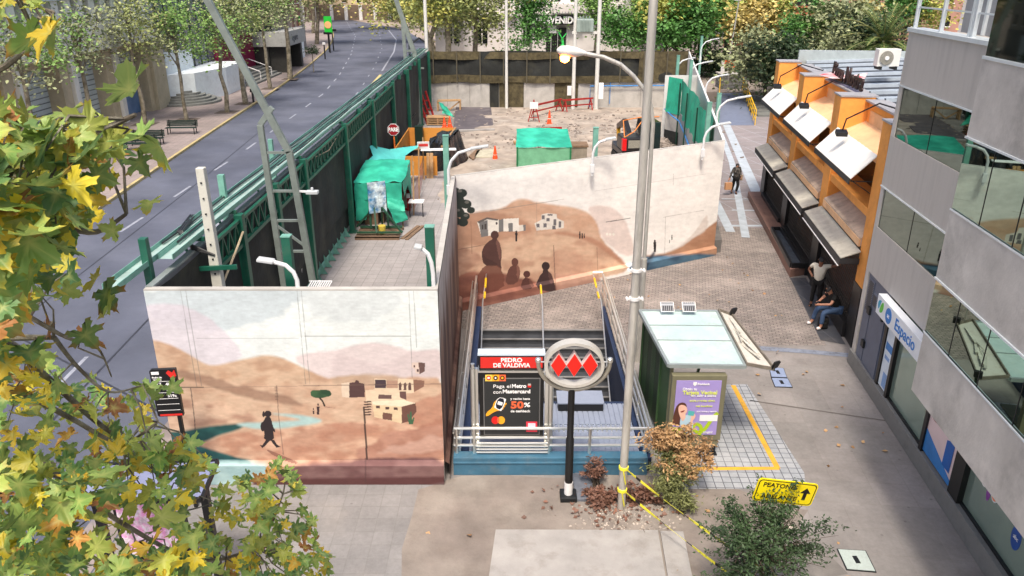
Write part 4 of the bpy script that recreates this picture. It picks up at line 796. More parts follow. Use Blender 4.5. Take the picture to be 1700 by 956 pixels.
def sticker(nm,sc,zc,rs,rz_,m,k=0):
    b=MB(); b.slab([F1(sc+rs*math.cos(a),-.098+.004*k,zc+rz_*math.sin(a)) for a in [2*math.pi*i/20 for i in range(20)]],.003,(F1.n[0],F1.n[1],0)); b.build(nm,m,g2)
sred=mat('sticker red',lin((.80,.25,.18)),.5); sor=mat('sticker orange',lin((.95,.55,.35)),.5); sbl=mat('sticker blue',lin((.08,.30,.62)),.5); spu=mat('sticker purple',lin((.55,.25,.62)),.5); pkp=mat('sticker pink',lin((.9,.6,.8)),.5)
for sc,zc,m in ((1.05,1.55,sred),(.62,1.5,sor)): sticker('sticker',sc,zc,.17,.27,wht,0); sticker('sticker',sc,zc,.15,.24,m,1)
text('lettering','40%',.2,basis(F1(1.05,-.088,1.55),(-F1.t[0],-F1.t[1],0),(0,0,1)),wht,g2,bold=.004); text('lettering','30%',.17,basis(F1(.62,-.088,1.5),(-F1.t[0],-F1.t[1],0),(0,0,1)),wht,g2,bold=.003)
sticker('sticker',.83,1.5,.09,.4,spu); sticker('sticker',1.05,2.2,.1,.12,mat('sticker yellow',lin((.85,.85,.3)),.5)); sticker('sticker',-.3,1.15,.16,.25,sbl); text('lettering','abc',.12,basis(F1(-.3,-.09,1.15),(-F1.t[0],-F1.t[1],0),(0,0,1)),wht,g2)
shop('display_panel',mat('maroon print',lin((.32,.10,.14)),.4,var=.3,scale=5),-.6,.45,-.1,-.096,1.45,2.5); 
b=MB(); b.lathe([(.7,-.02),(.7,.02)],F1(.5,-.1,1.0),24,Matrix.Rotation(math.pi/2,3,'Y')@Matrix.Diagonal((.35,1,1))); 
# shop sign box
sg=thing('shop_sign','white shop sign box with blue lettering and a green leaf mark above the shop door','shop sign',F1(5,.1,2.6))
b=MB(); F1.box(b,1.81,7.02,0.002,.22,2.36,2.88); b.build('box',mat('backlit white',lin((.93,.95,.97)),.35,var=.03),sg,bevel=.012)
XM=(-F1.t[0],-F1.t[1],0)
def on(s,z): return basis(F1(s,.226,z),XM,(0,0,1))
sblue=mat('sign blue',lin((.10,.48,.80)),.5,var=0); text('lettering','Espacio',.42,on(5.05,2.62),sblue,sg,ext=.004,bold=.003,maxw=1.25)
text('lettering','Salud',.42,on(3.7,2.62),sblue,sg,ext=.004,bold=.003,maxw=.95) if False else None
b=MB(); b.slab([F1(6.15+.2*math.cos(a),.223,2.62+.2*math.sin(a)) for a in [2*math.pi*i/24 for i in range(24)]],.004,(F1.n[0],F1.n[1],0)); b.build('round_mark',sblue,sg); text('lettering','ac',.16,on(6.15,2.62),wht,sg,ext=.006)
for pts,m in (([(6.82,2.5),(6.75,2.72),(6.7,2.8),(6.9,2.75),(6.93,2.6)],mat('leaf blue',lin((.2,.65,.8)),.5,var=0)),([(6.78,2.46),(6.72,2.7),(6.58,2.82),(6.52,2.65),(6.6,2.5)],mat('leaf green',lin((.38,.78,.25)),.5,var=0))):
    b=MB(); b.slab([F1(s,.223,z) for s,z in chaikin(pts,2)],.004,(F1.n[0],F1.n[1],0)); b.build('leaf_mark',m,sg)
# ================= ORANGE BUILDING =================
org=mat('orange stucco',lin((.93,.63,.30)),.8,var=.1,scale=1.2,bump=.3,bscale=40,dirt=(lin((.66,.42,.22)),1.0,.45)); orl=mat('pale orange stucco',lin((.93,.75,.57)),.8,var=.1,scale=1.2,bump=.3,bscale=40,dirt=(lin((.70,.55,.42)),1.4,.4))
bei=mat('beige ledge',lin((.80,.72,.64)),.85,var=.15,dirt=(lin((.5,.43,.38)),2,.6)); cap=mat('grey cap',lin((.62,.62,.64)),.5,var=.1)
blkst=mat('black stone',lin((.13,.13,.135)),.4,var=.15); awn=mat('white ribbed awning',lin((.96,.95,.92)),.6,var=.04); awg=mat('grey awning',lin((.76,.75,.70)),.6,var=.12,dirt=(lin((.5,.5,.46)),4,.4))
latt=mat('shutter lattice',lin((.32,.31,.30)),.5,.4,var=.2); dkgl=mat('dark window',lin((.10,.12,.12)),.08,.2,var=.1)
t=thing('commercial_building','two-storey orange shop building with white slanted awnings and a ribbed metal roof','building',F2(8,-4,0))
def ob(nm,m,s0,s1,o0,o1,z0,z1,bev=0,par=None): b=MB(); F2.box(b,s0,s1,o0,o1,z0,z1); return b.build(nm,m,par or t,bevel=bev)
ZT=6.72
pil=((.05,.78),(5.3,6.15),(11.05,11.95),(16.5,17.35))
for s0,s1 in pil:
    ob('pillar',org,s0,s1,-1.0,0,1.9,ZT,.015); ob('pillar_base',blkst,s0-.02,s1+.02,-1.0,.02,0,1.9,.01); ob('pillar_cap',cap,s0-.03,s1+.03,-1.03,.03,ZT,ZT+.05)
bays=((.78,5.3),(6.15,11.05),(11.95,16.5))
wb=mat('brown boards',lin((.42,.26,.15)),.7,var=.3,scale=2)
roll=mat('rolled shutter',lin((.2,.19,.18)),.5,.3)
for i,(a,c_) in enumerate(bays):
    ob('wall',org,a,c_,-1.4,-.9,5.55,ZT-.12); ob('wall_cap',cap,a,c_,-1.45,-.78,ZT-.12,ZT-.06)
    ob('niche_panel',orl,a+.35,c_-.35,-.9,-.885,5.75,6.35); 
    b=MB(); b.add([F2(*p) for p in ((a,-.9,5.95),(c_,-.9,5.95),(c_,-.15,5.6),(a,-.15,5.6),(a,-.9,5.4),(c_,-.9,5.4),(c_,-.15,5.4),(a,-.15,5.4))],[(0,1,2,3),(3,2,6,7),(7,6,5,4),(0,3,7,4),(1,5,6,2)]); b.build('sloped_lintel',orl,t)
    w_=ob('window',dkgl,a,c_,-.95,-.9,4.1,5.45); ob('frame',black,(a+c_)/2-.03,(a+c_)/2+.03,-.9,-.86,4.1,5.45,par=w_)
    ob('sill',org,a,c_,-.9,-.04,3.88,4.12,.01)
    b=MB(); b.add([F2(*p) for p in ((a,-.85,3.72),(c_,-.85,3.72),(c_,.06,3.25),(a,.06,3.25),(a,-.85,2.95),(c_,-.85,2.95),(c_,.06,3.0),(a,.06,3.0))],[(0,1,2,3),(3,2,6,7),(7,6,5,4),(0,3,7,4),(1,5,6,2)]); b.build('sloped_ledge',bei,t)
    ob('ledge_front',orl,a,c_,.02,.085,2.98,3.2,.01)
    ob('ground_wall',wb if i else mat('red brown boards',lin((.36,.18,.12)),.7,var=.35,scale=3),a,c_,-.6,-.5,.3,2.95)
    ob('black_sill',blkst,a,c_,-.45,.12,0,.5,.01)
    # lattice shutter: fine bars
    b=MB(); nn_=int((c_-a)/.16)
    for k in range(-14,nn_+1):
        s0=a+k*.16; 
        for sg_ in (1,-1):
            z0,z1=.5,2.75; s1=s0+sg_*1.3
            if sg_<0: s0_,s1_=s0+1.3,s0
            else: s0_,s1_=s0,s0+1.3
            lo,hi=0,1
            # clip to bay
            def cl(v): return min(max(v,a),c_)
            ds=s1_-s0_; t0=0;t1=1
            for lim,sgn in ((a,1),(c_,-1)):
                f=(lim-s0_)/ds
                if (ds>0)==(sgn>0): t0=max(t0,f)
                else: t1=min(t1,f)
            if t1-t0>.02: b.bar(F2(s0_+ds*t0,-.12,z0+(z1-z0)*t0),F2(s0_+ds*t1,-.12,z0+(z1-z0)*t1),.016,.016)
    b.build('shutter_lattice',latt,t)
    ob('shutter_rail',latt,a,c_,-.16,-.08,.5,.56); ob('roller_box',roll,a,c_,-.3,-.05,2.6,2.95)
    # upper awning: thin ribbed box with skirts
    n=22; b=MB(); top=[];
    for k in range(n+1):
        s=a+.02+(c_-a-.04)*k/n; dz=.012*(k%2); top+= [F2(s,-.02,5.72+dz),F2(s,.62,5.02+dz)]
    b.add(top,[(2*k,2*k+2,2*k+3,2*k+1) for k in range(n)]); q=[F2(a+.02,-.02,5.68),F2(c_-.02,-.02,5.68),F2(c_-.02,.62,4.99),F2(a+.02,.62,4.99)]; b.slab(q,.015,(0,0,1)); b.build('awning',awn,t)
    b=MB(); F2.box(b,a+.02,c_-.02,.62,.635,4.85,5.03); b.build('awning_valance',darks,t)
    b=MB()
    for s in (a+.03,c_-.03): b.bar(F2(s,-.02,4.95),F2(s,.6,4.95),.03); b.bar(F2(s,.62,5.0),F2(s,0,4.6),.025)
    b.build('awning_frame',darks,t)
    # lower awning
    a2,c2=a-.25,c_+.2
    b=MB(); b.slab([F2(a2,.05,2.88),F2(c2,.05,2.88),F2(c2,.6,2.66),F2(a2,.6,2.66)],.03,(0,0,1)); b.build('lower_awning',awg,t); b=MB(); F2.box(b,a2,c2,.6,.62,2.42,2.67); F2.box(b,a2,a2+.02,.05,.6,2.5,2.68); F2.box(b,c2-.02,c2,.05,.6,2.5,2.68); b.build('lower_valance',mat('charcoal valance',lin((.18,.18,.19)),.6,var=.1),t); b=MB(); b.tube([F2(a2,.64,2.44),F2(c2,.64,2.44)],.018); b.build('valance_rod',white,t)
    # gooseneck floodlight
    sm=(a+c_)/2+.2; b=MB(); b.tube([F2(sm-1.2,-1.2,ZT),F2(sm-.3,-.5,ZT+.15),F2(sm+.2,.25,6.3),F2(sm+.25,.3,5.95)],.025,6); fl=b.build('floodlight_arm',black,t); b=MB(); b.cbox(F2(sm+.25,.32,5.85),(.34,.26,.14),R(-8),.3); b.build('floodlight',black,fl,bevel=.01)
b=MB(); F2.box(b,0.05,17.35,-12,-1.4,.02,6.45); b.build('rear_block',mat('plain render',lin((.6,.5,.4)),.8,var=.1),t)
b=MB(); nr=10
for k in range(nr):
    s=.1+k*1.73; b.add([F2(s,-1.35,6.6),F2(s+1.5,-1.35,6.6),F2(s+1.5,-12,7.1),F2(s,-12,7.1)],[(0,1,2,3)]); b.add([F2(s+1.5,-1.35,6.6),F2(s+1.53,-1.35,6.72),F2(s+1.67,-1.35,6.72),F2(s+1.73,-1.35,6.6),F2(s+1.5,-12,7.1),F2(s+1.53,-12,7.22),F2(s+1.67,-12,7.22),F2(s+1.73,-12,7.1)],[(0,1,5,4),(1,2,6,5),(2,3,7,6)])
b.build('metal_roof',mat('zinc roof sheet',lin((.62,.67,.72)),.55,0,var=.12,scale=1.5,dirt=(lin((.45,.46,.47)),1,.5)),t)
b=MB()
for k in range(nr): s=.1+k*1.73+1.5; b.add([F2(s-.42,-1.35,6.612),F2(s-.01,-1.35,6.612),F2(s-.01,-12,7.112),F2(s-.42,-12,7.112)],[(0,1,2,3)])
b.build('roof_seam',mat('dark roof seam',lin((.22,.24,.28)),.6,var=.2),t)  # flat dark stripe on the sheet along the near foot of each rib
b=MB(); F2.box(b,17.3,17.5,-12,-1,6.4,7.2); b.build('gable_flashing',mat('zinc flashing',lin((.74,.78,.78)),.4,.3,var=.1),t)
sg=thing('roof_sign','dark script letters standing on the middle parapet of the orange building','sign',F2(8.5,-1,6.7))
text('lettering','Pizza Nostra',.85,basis(F2(8.6,-.95,ZT+.30),(-F2.t[0],-F2.t[1],0),(0,0,1)),mat('dark red letters',lin((.16,.06,.07)),.5,var=.1),sg,ext=.03,bold=.02,shear=.25,maxw=4.3)
ob2=MB(); F2.box(ob2,6.4,10.8,-1.0,-.9,ZT-.06,ZT); ob2.build('base_rail',mat('lilac rail',lin((.48,.47,.58)),.5),sg)
# roof things
t=thing('roof_banner','torn red and white banner lying on the ribbed roof','banner',G(1385,130,6.9))
b=MB(); b.add([G(*p,6.85+.0) + Vector((0,0,.08*(i%2))) for i,p in enumerate([(1360,124),(1385,122),(1410,126),(1440,124),(1435,131),(1405,134),(1380,130)])],[(0,1,2,3,4,5,6)]); b.build('cloth',mat('white red cloth',lin((.92,.88,.88)),.7,var=.1,scale=1.5,col2=lin((.85,.25,.32))),t)
q=G(1475,140,7.0); q=Vector((17.2,36.2,7.0))
ac=Y(1472,143,q.y)
t=thing('air_conditioner','white air conditioner unit on the metal roof in front of the palm','air conditioner',G(1474,113,7.3))
c_=G(1474,113,7.25); d_=FPX/((c_.y*math.cos(PT))+(HC-c_.z)*math.sin(PT)); wd=36/d_; hh=28/d_
b=MB(); b.cbox(c_+Vector((0,.2,hh/2+.05)),(wd,.4,hh),R(-3)); b.build('case',mat('white plastic case',lin((.88,.88,.86)),.4,var=.04),t,bevel=.02)
Mr=Matrix.Rotation(math.pi/2,3,'X'); b=MB(); b.lathe([(hh*.40,0),(hh*.40,.02),(hh*.05,.03)],c_+Vector((-wd*.14,-.01,hh/2+.05)),20,Mr); b.build('fan_grille',mat('grey grille',lin((.55,.54,.50)),.5,var=.2,scale=20),t)
b=MB(); b.lathe([(hh*.12,0),(hh*.12,.03)],c_+Vector((-wd*.14,-.035,hh/2+.05)),14,Mr); b.build('fan_hub',white,t)
b=MB()
for x in (-1,1): b.cbox(c_+Vector((x*wd*.35,.2,0)),(.08,.5,.12))
b.build('feet',darks,t)
# terrace, planter, black paving
tr=mat('red brown terrace tile',lin((.52,.40,.36)),.7,var=.18,scale=2,dirt=(lin((.40,.32,.29)),2,.5))
b=MB(); e=[F2(17.3,0,0),F2(6.3,0,0)]; P=[(11.95,38.3),(e[0].x,e[0].y),(e[1].x,e[1].y),(10.38,27.1)]; b.prism(P,0,.32); b.build('terrace_slab',[tr][0],None); o=bpy.data.objects['terrace_slab']; o['kind']='structure'; o.name='terrace'
t=thing('planter','long empty black stone planter along the terrace edge','planter',(10.8,29.5,.3))
b=MB(); P=[(11.12,31.8),(11.5,31.8),(10.95,27.3),(10.45,27.3)]
for i in range(4): a=P[i];c_=P[(i+1)%4]; b.bar((a[0],a[1],.40),(c_[0],c_[1],.40),.1,.2)
b.build('rim',blkst,t,bevel=.008); b=MB(); b.prism(P,.32,.36); b.build('bed',mat('grey blue liner',lin((.27,.30,.34)),.6,var=.3,scale=4),t)
e0=F2(.2,.12,0);e1=F2(5.9,.12,0)
sheet('black_paving',[(9.55,21.7),(e0.x,e0.y),(e1.x,e1.y),(10.38,27.05)],.014,brickmat('black stone slabs',lin((.29,.30,.33)),lin((.255,.265,.29)),lin((.42,.43,.45)),2.4,.8,.01,rough=.6,offset=0,var=.3,rot=80,stain=(lin((.42,.41,.40)),1.5,.4),bump=.05))
# ================= SITE FENCE ALONG THE STREET =================
gs2=mat('pale green steel',lin((.45,.66,.60)),.45,var=.15,dirt=(lin((.30,.45,.40)),2,.5)); trayl=mat('tray inside',lin((.70,.80,.78)),.4,.2,var=.1,dirt=(lin((.5,.55,.5)),2,.4))
net=mat('black debris net',lin((.145,.155,.15)),.85,var=.5,scale=.7,bump=.8,bscale=6,dirt=(lin((.28,.27,.20)),.5,.5)); netb=mat('brown debris net',lin((.33,.30,.21)),.9,var=.4,scale=2.5,bump=1,bscale=6,dirt=(lin((.17,.15,.11)),2.2,.85)); cable=mat('cable',lin((.14,.15,.16)),.5)
X0=-7.3
def wavy(nm,A,B,z0,z1,m,par,amp=.05,seed=1,nx=90,nz=8,fx=1.3):
    A=Vector(A);B=Vector(B);d=(B-A);n=Vector((d.y,-d.x,0)).normalized(); b=MB(); vs=[]
    for j in range(nz+1):
        for i in range(nx+1):
            s=i/nx; z=z0+(z1-z0)*j/nz; L=d.length*s; o=(float(vnoise(np.array([L*fx]),np.array([z*.8]),seed)[0])-.5)*2*amp
            zz_=z+ (0 if 0<j<nz else (float(vnoise(np.array([L*.7]),np.array([j+3.]),seed+5)[0])-.5)*amp*1.2)
            vs.append(A+d*s+n*o+Vector((0,0,zz_)))
    b.add(vs,[(j*(nx+1)+i,j*(nx+1)+i+1,(j+1)*(nx+1)+i+1,(j+1)*(nx+1)+i) for j in range(nz) for i in range(nx)])
    return b.build(nm,m,par,smooth=True)
t=thing('site_fence','long street-side site fence of green steel posts and truss hung with black netting','fence',(-7.2,35,0))
b=MB(); b.prism([(-7.42,14.64),(-7.36,14.64),(-7.0,67),(-7.06,67)],0,4.58); b.build('panel',conc,t)
wavy('net',(-7.25,14.7,0),(-6.89,67,0),1.2,4.55,net,t,.06,3,160)
wavy('net',(-7.26,24.5,0),(-6.90,67,0),.25,1.25,net,t,.05,8,120)
b=MB(); b.prism([(-7.45,14.62),(-7.30,14.62),(-6.94,67),(-7.09,67)],4.58,4.63); b.build('top_rail',mat('alloy rail',lin((.62,.66,.66)),.4,.4),t)
b=MB(); b.box(-7.3,-7.24,19.8,24.2,0,2.0); b.build('white_panel',mat('dirty white panel',lin((.72,.75,.74)),.7,var=.12),t)
def px_(y): return -7.12+.0069*(y-14.5)*1.0
posts=[19.4,22.6,25.9,32.6,39.2,46,52.5,59,65.5]
for i,y in enumerate(posts):
    x=px_(y); h=4.75
    b=MB(); b.box(x-.11,x+.11,y-.12,y+.12,0,h); b.build('post',gs,t,bevel=.01)
    b=MB(); b.box(x-.18,x+.18,y-.19,y+.19,0,.05); b.build('base_plate',gs,t)
for y0,y1 in zip([17.2]+posts[:8],posts):
    if y0>=46: break
    x=px_(y0)+.02; b=MB(); zb,zt=3.95,4.6
    b.box(x-.06,x+.06,y0+.13,y1-.13,zb-.05,zb+.05); b.box(x-.05,x+.05,y0+.13,y1-.13,zt-.04,zt+.04); n=max(4,int((y1-y0)/.55)); 
    for k in range(n):
        ya=y0+.15+(y1-y0-.3)*k/n; yb_=y0+.15+(y1-y0-.3)*(k+.5)/n; yc=y0+.15+(y1-y0-.3)*(k+1)/n
        b.bar((x,ya,zb),(x,yb_,zt),.05); b.bar((x,yb_,zt),(x,yc,zb),.05)
    b.build('truss',gs,t)
b=MB()
for y in posts[:5]+[17.2]: b.bar((px_(y)-.05,y,4.8),(px_(y)-.8,y,4.8),.09); b.bar((px_(y)-.7,y,4.8),(px_(y)-.3,y,4.2),.05)
b.build('tray_bracket',gs,t)
for dx in (-.62,-.27):
    b=MB(); pts=[(px_(y)+dx,y) for y in ([13.9] if dx<-.5 else [15.6])+[20,30,40,50,66]]
    for (xa,ya),(xb,yb_) in zip(pts[:-1],pts[1:]):
        b.add([(xa-.15,ya,4.88),(xa+.15,ya,4.88),(xb+.15,yb_,4.88),(xb-.15,yb_,4.88)],[(0,1,2,3)])
    tr_=b.build('cable_tray',trayl,t)
    b=MB()
    for (xa,ya),(xb,yb_) in zip(pts[:-1],pts[1:]):
        for s in (-.15,.15): b.bar((xa+s,ya,4.92),(xb+s,yb_,4.92),.014,.12)
    b.build('tray_side',gs2,tr_)
b=MB()
for k in range(4): 
    dx=-.7+.15*k; b.tube([(px_(y)+dx+.03*math.sin(y*1.1+k),y,4.93+.012*k) for y in np.linspace(24 if k%2 else 16.5,66,30)],.022,6)
b.build('cable',cable,t)
b=MB(); b.tube([(-7.3,26.2,4.6),(-7.05,27.5,4.45),(-7.0,29.5,4.28),(-7.05,32,4.55)],.02,6); b.tube([(-7.05,17.6,3.5),(-6.95,18.6,4.1),(-7,19.3,4.3)],.03,6); b.build('cable',mat('beige cable',lin((.72,.66,.55)),.6),t)
b=MB(); 
for k in range(10): y=36+k*2.6; b.box(px_(y)-.15,px_(y)+.05,y,y+.22,4.55,4.8)
b.build('clamp',gs,t)
b=MB()
for k in range(9): y=25.9+k*.75; b.add([(-7.25,y,.02),(-6.95,y,.02),(-7.25,y+.5,.02),(-7.24,y,.55)],[(0,1,2),(0,2,3),(0,1,3)])
b.box(-7.27,-7.2,25,32.4,.05,.3); b.build('green_kicker',gs2,t)
b=MB(); b.cbox((-7.22,28.7,1.9),(.02,.32,.42)); b.build('notice',white,t)
p=Y(237,395,15.3);q=Y(252,475,15.3); b=MB(); b.bar(q-Vector((0,0,3)),Vector((q.x,15.3,p.z)),.16); b.build('corner_post',gs,t,bevel=.01)
# free-standing green posts
def gpost(u,v0,v1,z,lab,h=None):
    yy={717:14.85,742:24.75,987:27.75,485:15.0,1172:30.9,1190:36.5,1163:66}.get(u); g=G(u,v1,z) if yy is None else Y(u,v1,yy); top=Y(u,v0,g.y); t=thing('steel_post',lab,'post',(g.x,g.y,0),'green steel posts'); b=MB(); b.box(g.x-.09,g.x+.09,g.y-.09,g.y+.09,0,top.z); b.build('shaft',gs2 if v0<300 else gs,t,bevel=.008); b=MB(); b.box(g.x-.1,g.x+.1,g.y-.1,g.y+.1,top.z,top.z+.02); b.build('cap',gs2,t); return g
gpost(717,376,472,4.6,'green post beside the left lamp, at the corner above the painted wall'); gpost(742,225,300,4.6,'green post rising where the slanting painted wall begins'); gpost(987,212,270,4.6,'green post behind the slanting wall, beside the middle curved lamp'); gpost(485,392,481,4.6,'short green post behind the front painted wall near the truss')
gpost(1172,170,235,4.6,'green post at the right end of the slanting wall'); gpost(1190,155,200,4.6,'green post beyond the green netting near the ramp'); gpost(1146,100,128,4.6,'green post above the white rear panel'); gpost(1124,92,122,4.6,'green post left of the white rear panel'); gpost(1163,60,90,4.6,'green post at the far end of the alley wall')
for u,v0,v1,lab in ((371,290,322,'short green post standing by the street left of the mast'),(452,231,262,'green post beyond the fence between the legs of the mast')):
    g=Y(u,v1,20.5 if u<400 else 29); tp=Y(u,v0,g.y); t=thing('steel_post',lab,'post',(g.x,g.y,0),'green steel posts'); b=MB(); b.box(g.x-.08,g.x+.08,g.y-.08,g.y+.08,0,tp.z); b.build('shaft',gs2,t)
# white concrete pole
t=thing('concrete_pole','pale leaning concrete pole with bolt holes and green cross arm','pole',(-6.5,17,0))
a=Y(333,278,17);c_=Y(366,490,17); d=(a-c_).normalized(); base=c_-d*(c_.z/d.z)
wc=mat('whitewashed concrete',lin((.80,.80,.76)),.8,var=.12,scale=3,dirt=(lin((.55,.54,.5)),3,.5))
b=MB(); n=14; b.add([base+Vector((dx,dy,0)) for dx,dy in ((-.16,-.13),(.16,-.13),(.16,.13),(-.16,.13))]+[a+Vector((dx,dy,0)) for dx,dy in ((-.09,-.09),(.09,-.09),(.09,.09),(-.09,.09))],[(0,3,2,1),(4,5,6,7),(0,1,5,4),(1,2,6,5),(2,3,7,6),(3,0,4,7)]); b.build('shaft',wc,t,bevel=.015)
b=MB()
for k in range(11): q=base.lerp(a,.4+.055*k); b.cbox(q+Vector((0,-.13+.03*(.4+.055*k),0)),(.035,.03,.035))
b.build('bolt_hole',black,t)
q=base.lerp(a,.64); b=MB(); b.bar(q+Vector((-.95,-.16,-.02)),q+Vector((.55,-.16,.06)),.07,.1); b.build('cross_arm',gs,t)
b=MB()
for k in (.46,.52): 
    q=base.lerp(a,k); b.lathe([(.19,-.01),(.19,.01)],q,12)
b.build('steel_band',galv,t)
b=MB()
for k in range(3): b.tube([(-8.0+.05*k,18.6,4.95),(-7.75+.05*k,17.2,4.98),(-7.35,16.9,4.75-.05*k),(-6.85,16.9,4.5)],.03,6)
b.build('cable',cable,t)
# lattice mast
stg=mat('grey steel mast',lin((.52,.56,.54)),.5,.3,var=.12,dirt=(lin((.38,.4,.38)),2,.5))
t=thing('lattice_mast','grey two-legged steel mast leaning left over the fence near the front','mast',(-5.9,20,0))
def MY(u,v): return Y(u,v,20)
def dn(a,c_): d=c_-a; return a+d*(-a.z/d.z)
r1=MY(480,250); r0=dn(r1,MY(521,478)); tp=MY(338,-12); l1=MY(432,207); l0=dn(l1,MY(472,478)); lj=MY(452,178)
b=MB(); b.bar(r0,r1,.17,.14,up=(0,1,0)); b.bar(r1+Vector((0,0,-.05)),tp,.17,.14,up=(0,1,0)); b.build('right_leg',stg,t,bevel=.01); b=MB(); b.bar(l0,l1,.15,.13,up=(0,1,0)); b.bar(l1,lj,.14,.12,up=(0,1,0)); b.build('left_leg',stg,t,bevel=.01)
b=MB()
def lerpx(a,b_,v): 
    k=(v-a[1])/(b_[1]-a[1]); return (a[0]+(b_[0]-a[0])*k,v)
for v in (253,317,366,417): L_=lerpx((432,205),(472,478),v);Rr=lerpx((480,250),(521,478),v); b.bar(MY(*L_),MY(*Rr),.08,.06)
b.bar(MY(*lerpx((432,205),(472,478),372)),MY(*lerpx((480,250),(521,478),410)),.06); b.build('rung',stg,t)
b=MB(); p=MY(488,317); q=MY(512,318); b.bar(p,q,.05); b.build('lamp_arm',metal_w,t); b=MB(); q2=MY(525,320); b.cbox((q+q2)/2,(.32,.18,.09)); b.lathe([(.04,0),(.04,.1)],(q+q2)/2+Vector((0,0,.03)),8); b.build('lamp_head',mat('lamp grey',lin((.75,.77,.78)),.4,var=.05),t,bevel=.02)
t=thing('lattice_mast','grey steel mast with cross rungs at the far corner of the fence','mast',(-6.9,60,0))
def MF(u,v): return Y(u,v,59)
b=MB(); b.bar(Vector((MF(698,226).x,59,0)),MF(688,85),.3,.25,up=(0,1,0)); b.bar(MF(688,88),MF(655,-8),.3,.25,up=(0,1,0)); b.build('right_leg',stg,t); b=MB(); b.bar(Vector((MF(682,226).x,59,0)),MF(668,30),.24,.2,up=(0,1,0)); b.build('left_leg',stg,t)
b=MB()
for v in (84,113,137,160,200): b.bar(MF(672+(v-84)*.07,v),MF(690+(v-84)*.06,v),.13)
b.bar(MF(690,113),MF(704,113),.12); b.build('rung',stg,t)
# curved white lamps on the walls
def wlamp(bu_,hd_,lab,par=None):
    g=G(*bu_,4.55); h=Y(*hd_,g.y); t=thing('wall_lamp',lab,'wall lamp',g,'curved lamps along the site wall'); dx=h.x-g.x; dz=h.z-g.z
    b=MB(); b.tube([g+Vector((0,0,-.5)),g+Vector((0,0,dz*.35)),g+Vector((dx*.08,0,dz*.6)),g+Vector((dx*.28,0,dz*.82)),g+Vector((dx*.62,0,dz*.93))],.045,8); b.build('arm',metal_w,t,smooth=True)
    b=MB(); s=1 if dx>0 else -1; M_=Matrix.Translation(g+Vector((dx*.84,0,dz*.98)))@Matrix.Rotation(-s*.16,4,'Y'); b.box(-abs(dx)*.24,abs(dx)*.24,-.1,.1,-.035,.035,lambda x,y,z:M_@Vector((x,y,z))); b.build('head',MATS['lamp grey'],t,bevel=.02)
    b=MB(); b.cbox(g+Vector((0,0,-.25)),(.14,.12,.3)); b.build('bracket',metal_w,t,bevel=.01)
for a in (((720,478),(690,408),'lamp with white curved arm at the front painted wall corner, head leftwards'),((495,482),(432,431),'lamp with white curved arm behind the front painted wall beside the truss'),((745,302),(806,243),'lamp with white curved arm where the slanting wall begins'),((984,268),(1020,229),'lamp with white curved arm in the middle of the slanting wall'),((1168,243),(1210,204),'lamp with white curved arm at the right end of the slanting wall'),((1190,200),(1243,160),'second lamp along the alley wall, head beside the ramp'),((1171,155),(1207,124),'third lamp along the alley wall'),((1147,128),(1181,102),'lamp above the white rear panel, nearer the alley'),((1124,122),(1152,96),'lamp above the left edge of the white rear panel'),((1163,92),(1192,64),'farthest lamp, at the end of the alley wall under the dark trees')): wlamp(*a)
# green net on inner side of alley wall
gn=mat('green debris net',lin((.18,.68,.55)),.7,var=.3,scale=1.2,bump=1,bscale=5,dirt=(lin((.10,.52,.42)),1.2,.5))
t=thing('green_net','bright green debris net hung along the inner side of the alley wall','net',(9.8,42,0))
A_=(8.75,34.0);B_=(10.35,48.4)
wavy('net',(*A_,0),(*B_,0),2.5,4.62,gn,t,.12,4,60,10); wavy('net',(*B_,0),(9.7,49.6,0),2.5,4.62,gn,t,.08,6,12,8)
b=MB(); b.prism([A_,B_,(B_[0]+.1,B_[1]),(A_[0]+.1,A_[1])],.0,2.6); b.prism([B_,(9.7,49.6),(9.8,49.7),(B_[0]+.1,B_[1]+.1)],1.2,2.6); b.build('panel',conc,t)
b=MB(); b.prism([(B_[0]-.02,B_[1]),(9.68,49.6),(9.78,49.7),(B_[0]+.08,B_[1]+.1)],0,1.4); b.build('black_skirt',net,t)
for k in (0,.35,.7,1): b=MB(); x=A_[0]-.12+(B_[0]-A_[0])*k; b.bar((x,A_[1]+(B_[1]-A_[1])*k,0),(x,A_[1]+(B_[1]-A_[1])*k,4.4),.07); b.build('post',mat('dark green post',lin((.08,.26,.2)),.5),t)
bp=mat('blue pipe',lin((.22,.52,.80)),.4)
b=MB(); b.tube([(9.7,50,2.6),(9.9,48.6,2.4),(10.15,47.5,2.25),(9.6,42,1.9),(9.2,38,1.7)],.04,8); b.build('pipe',bp,t)
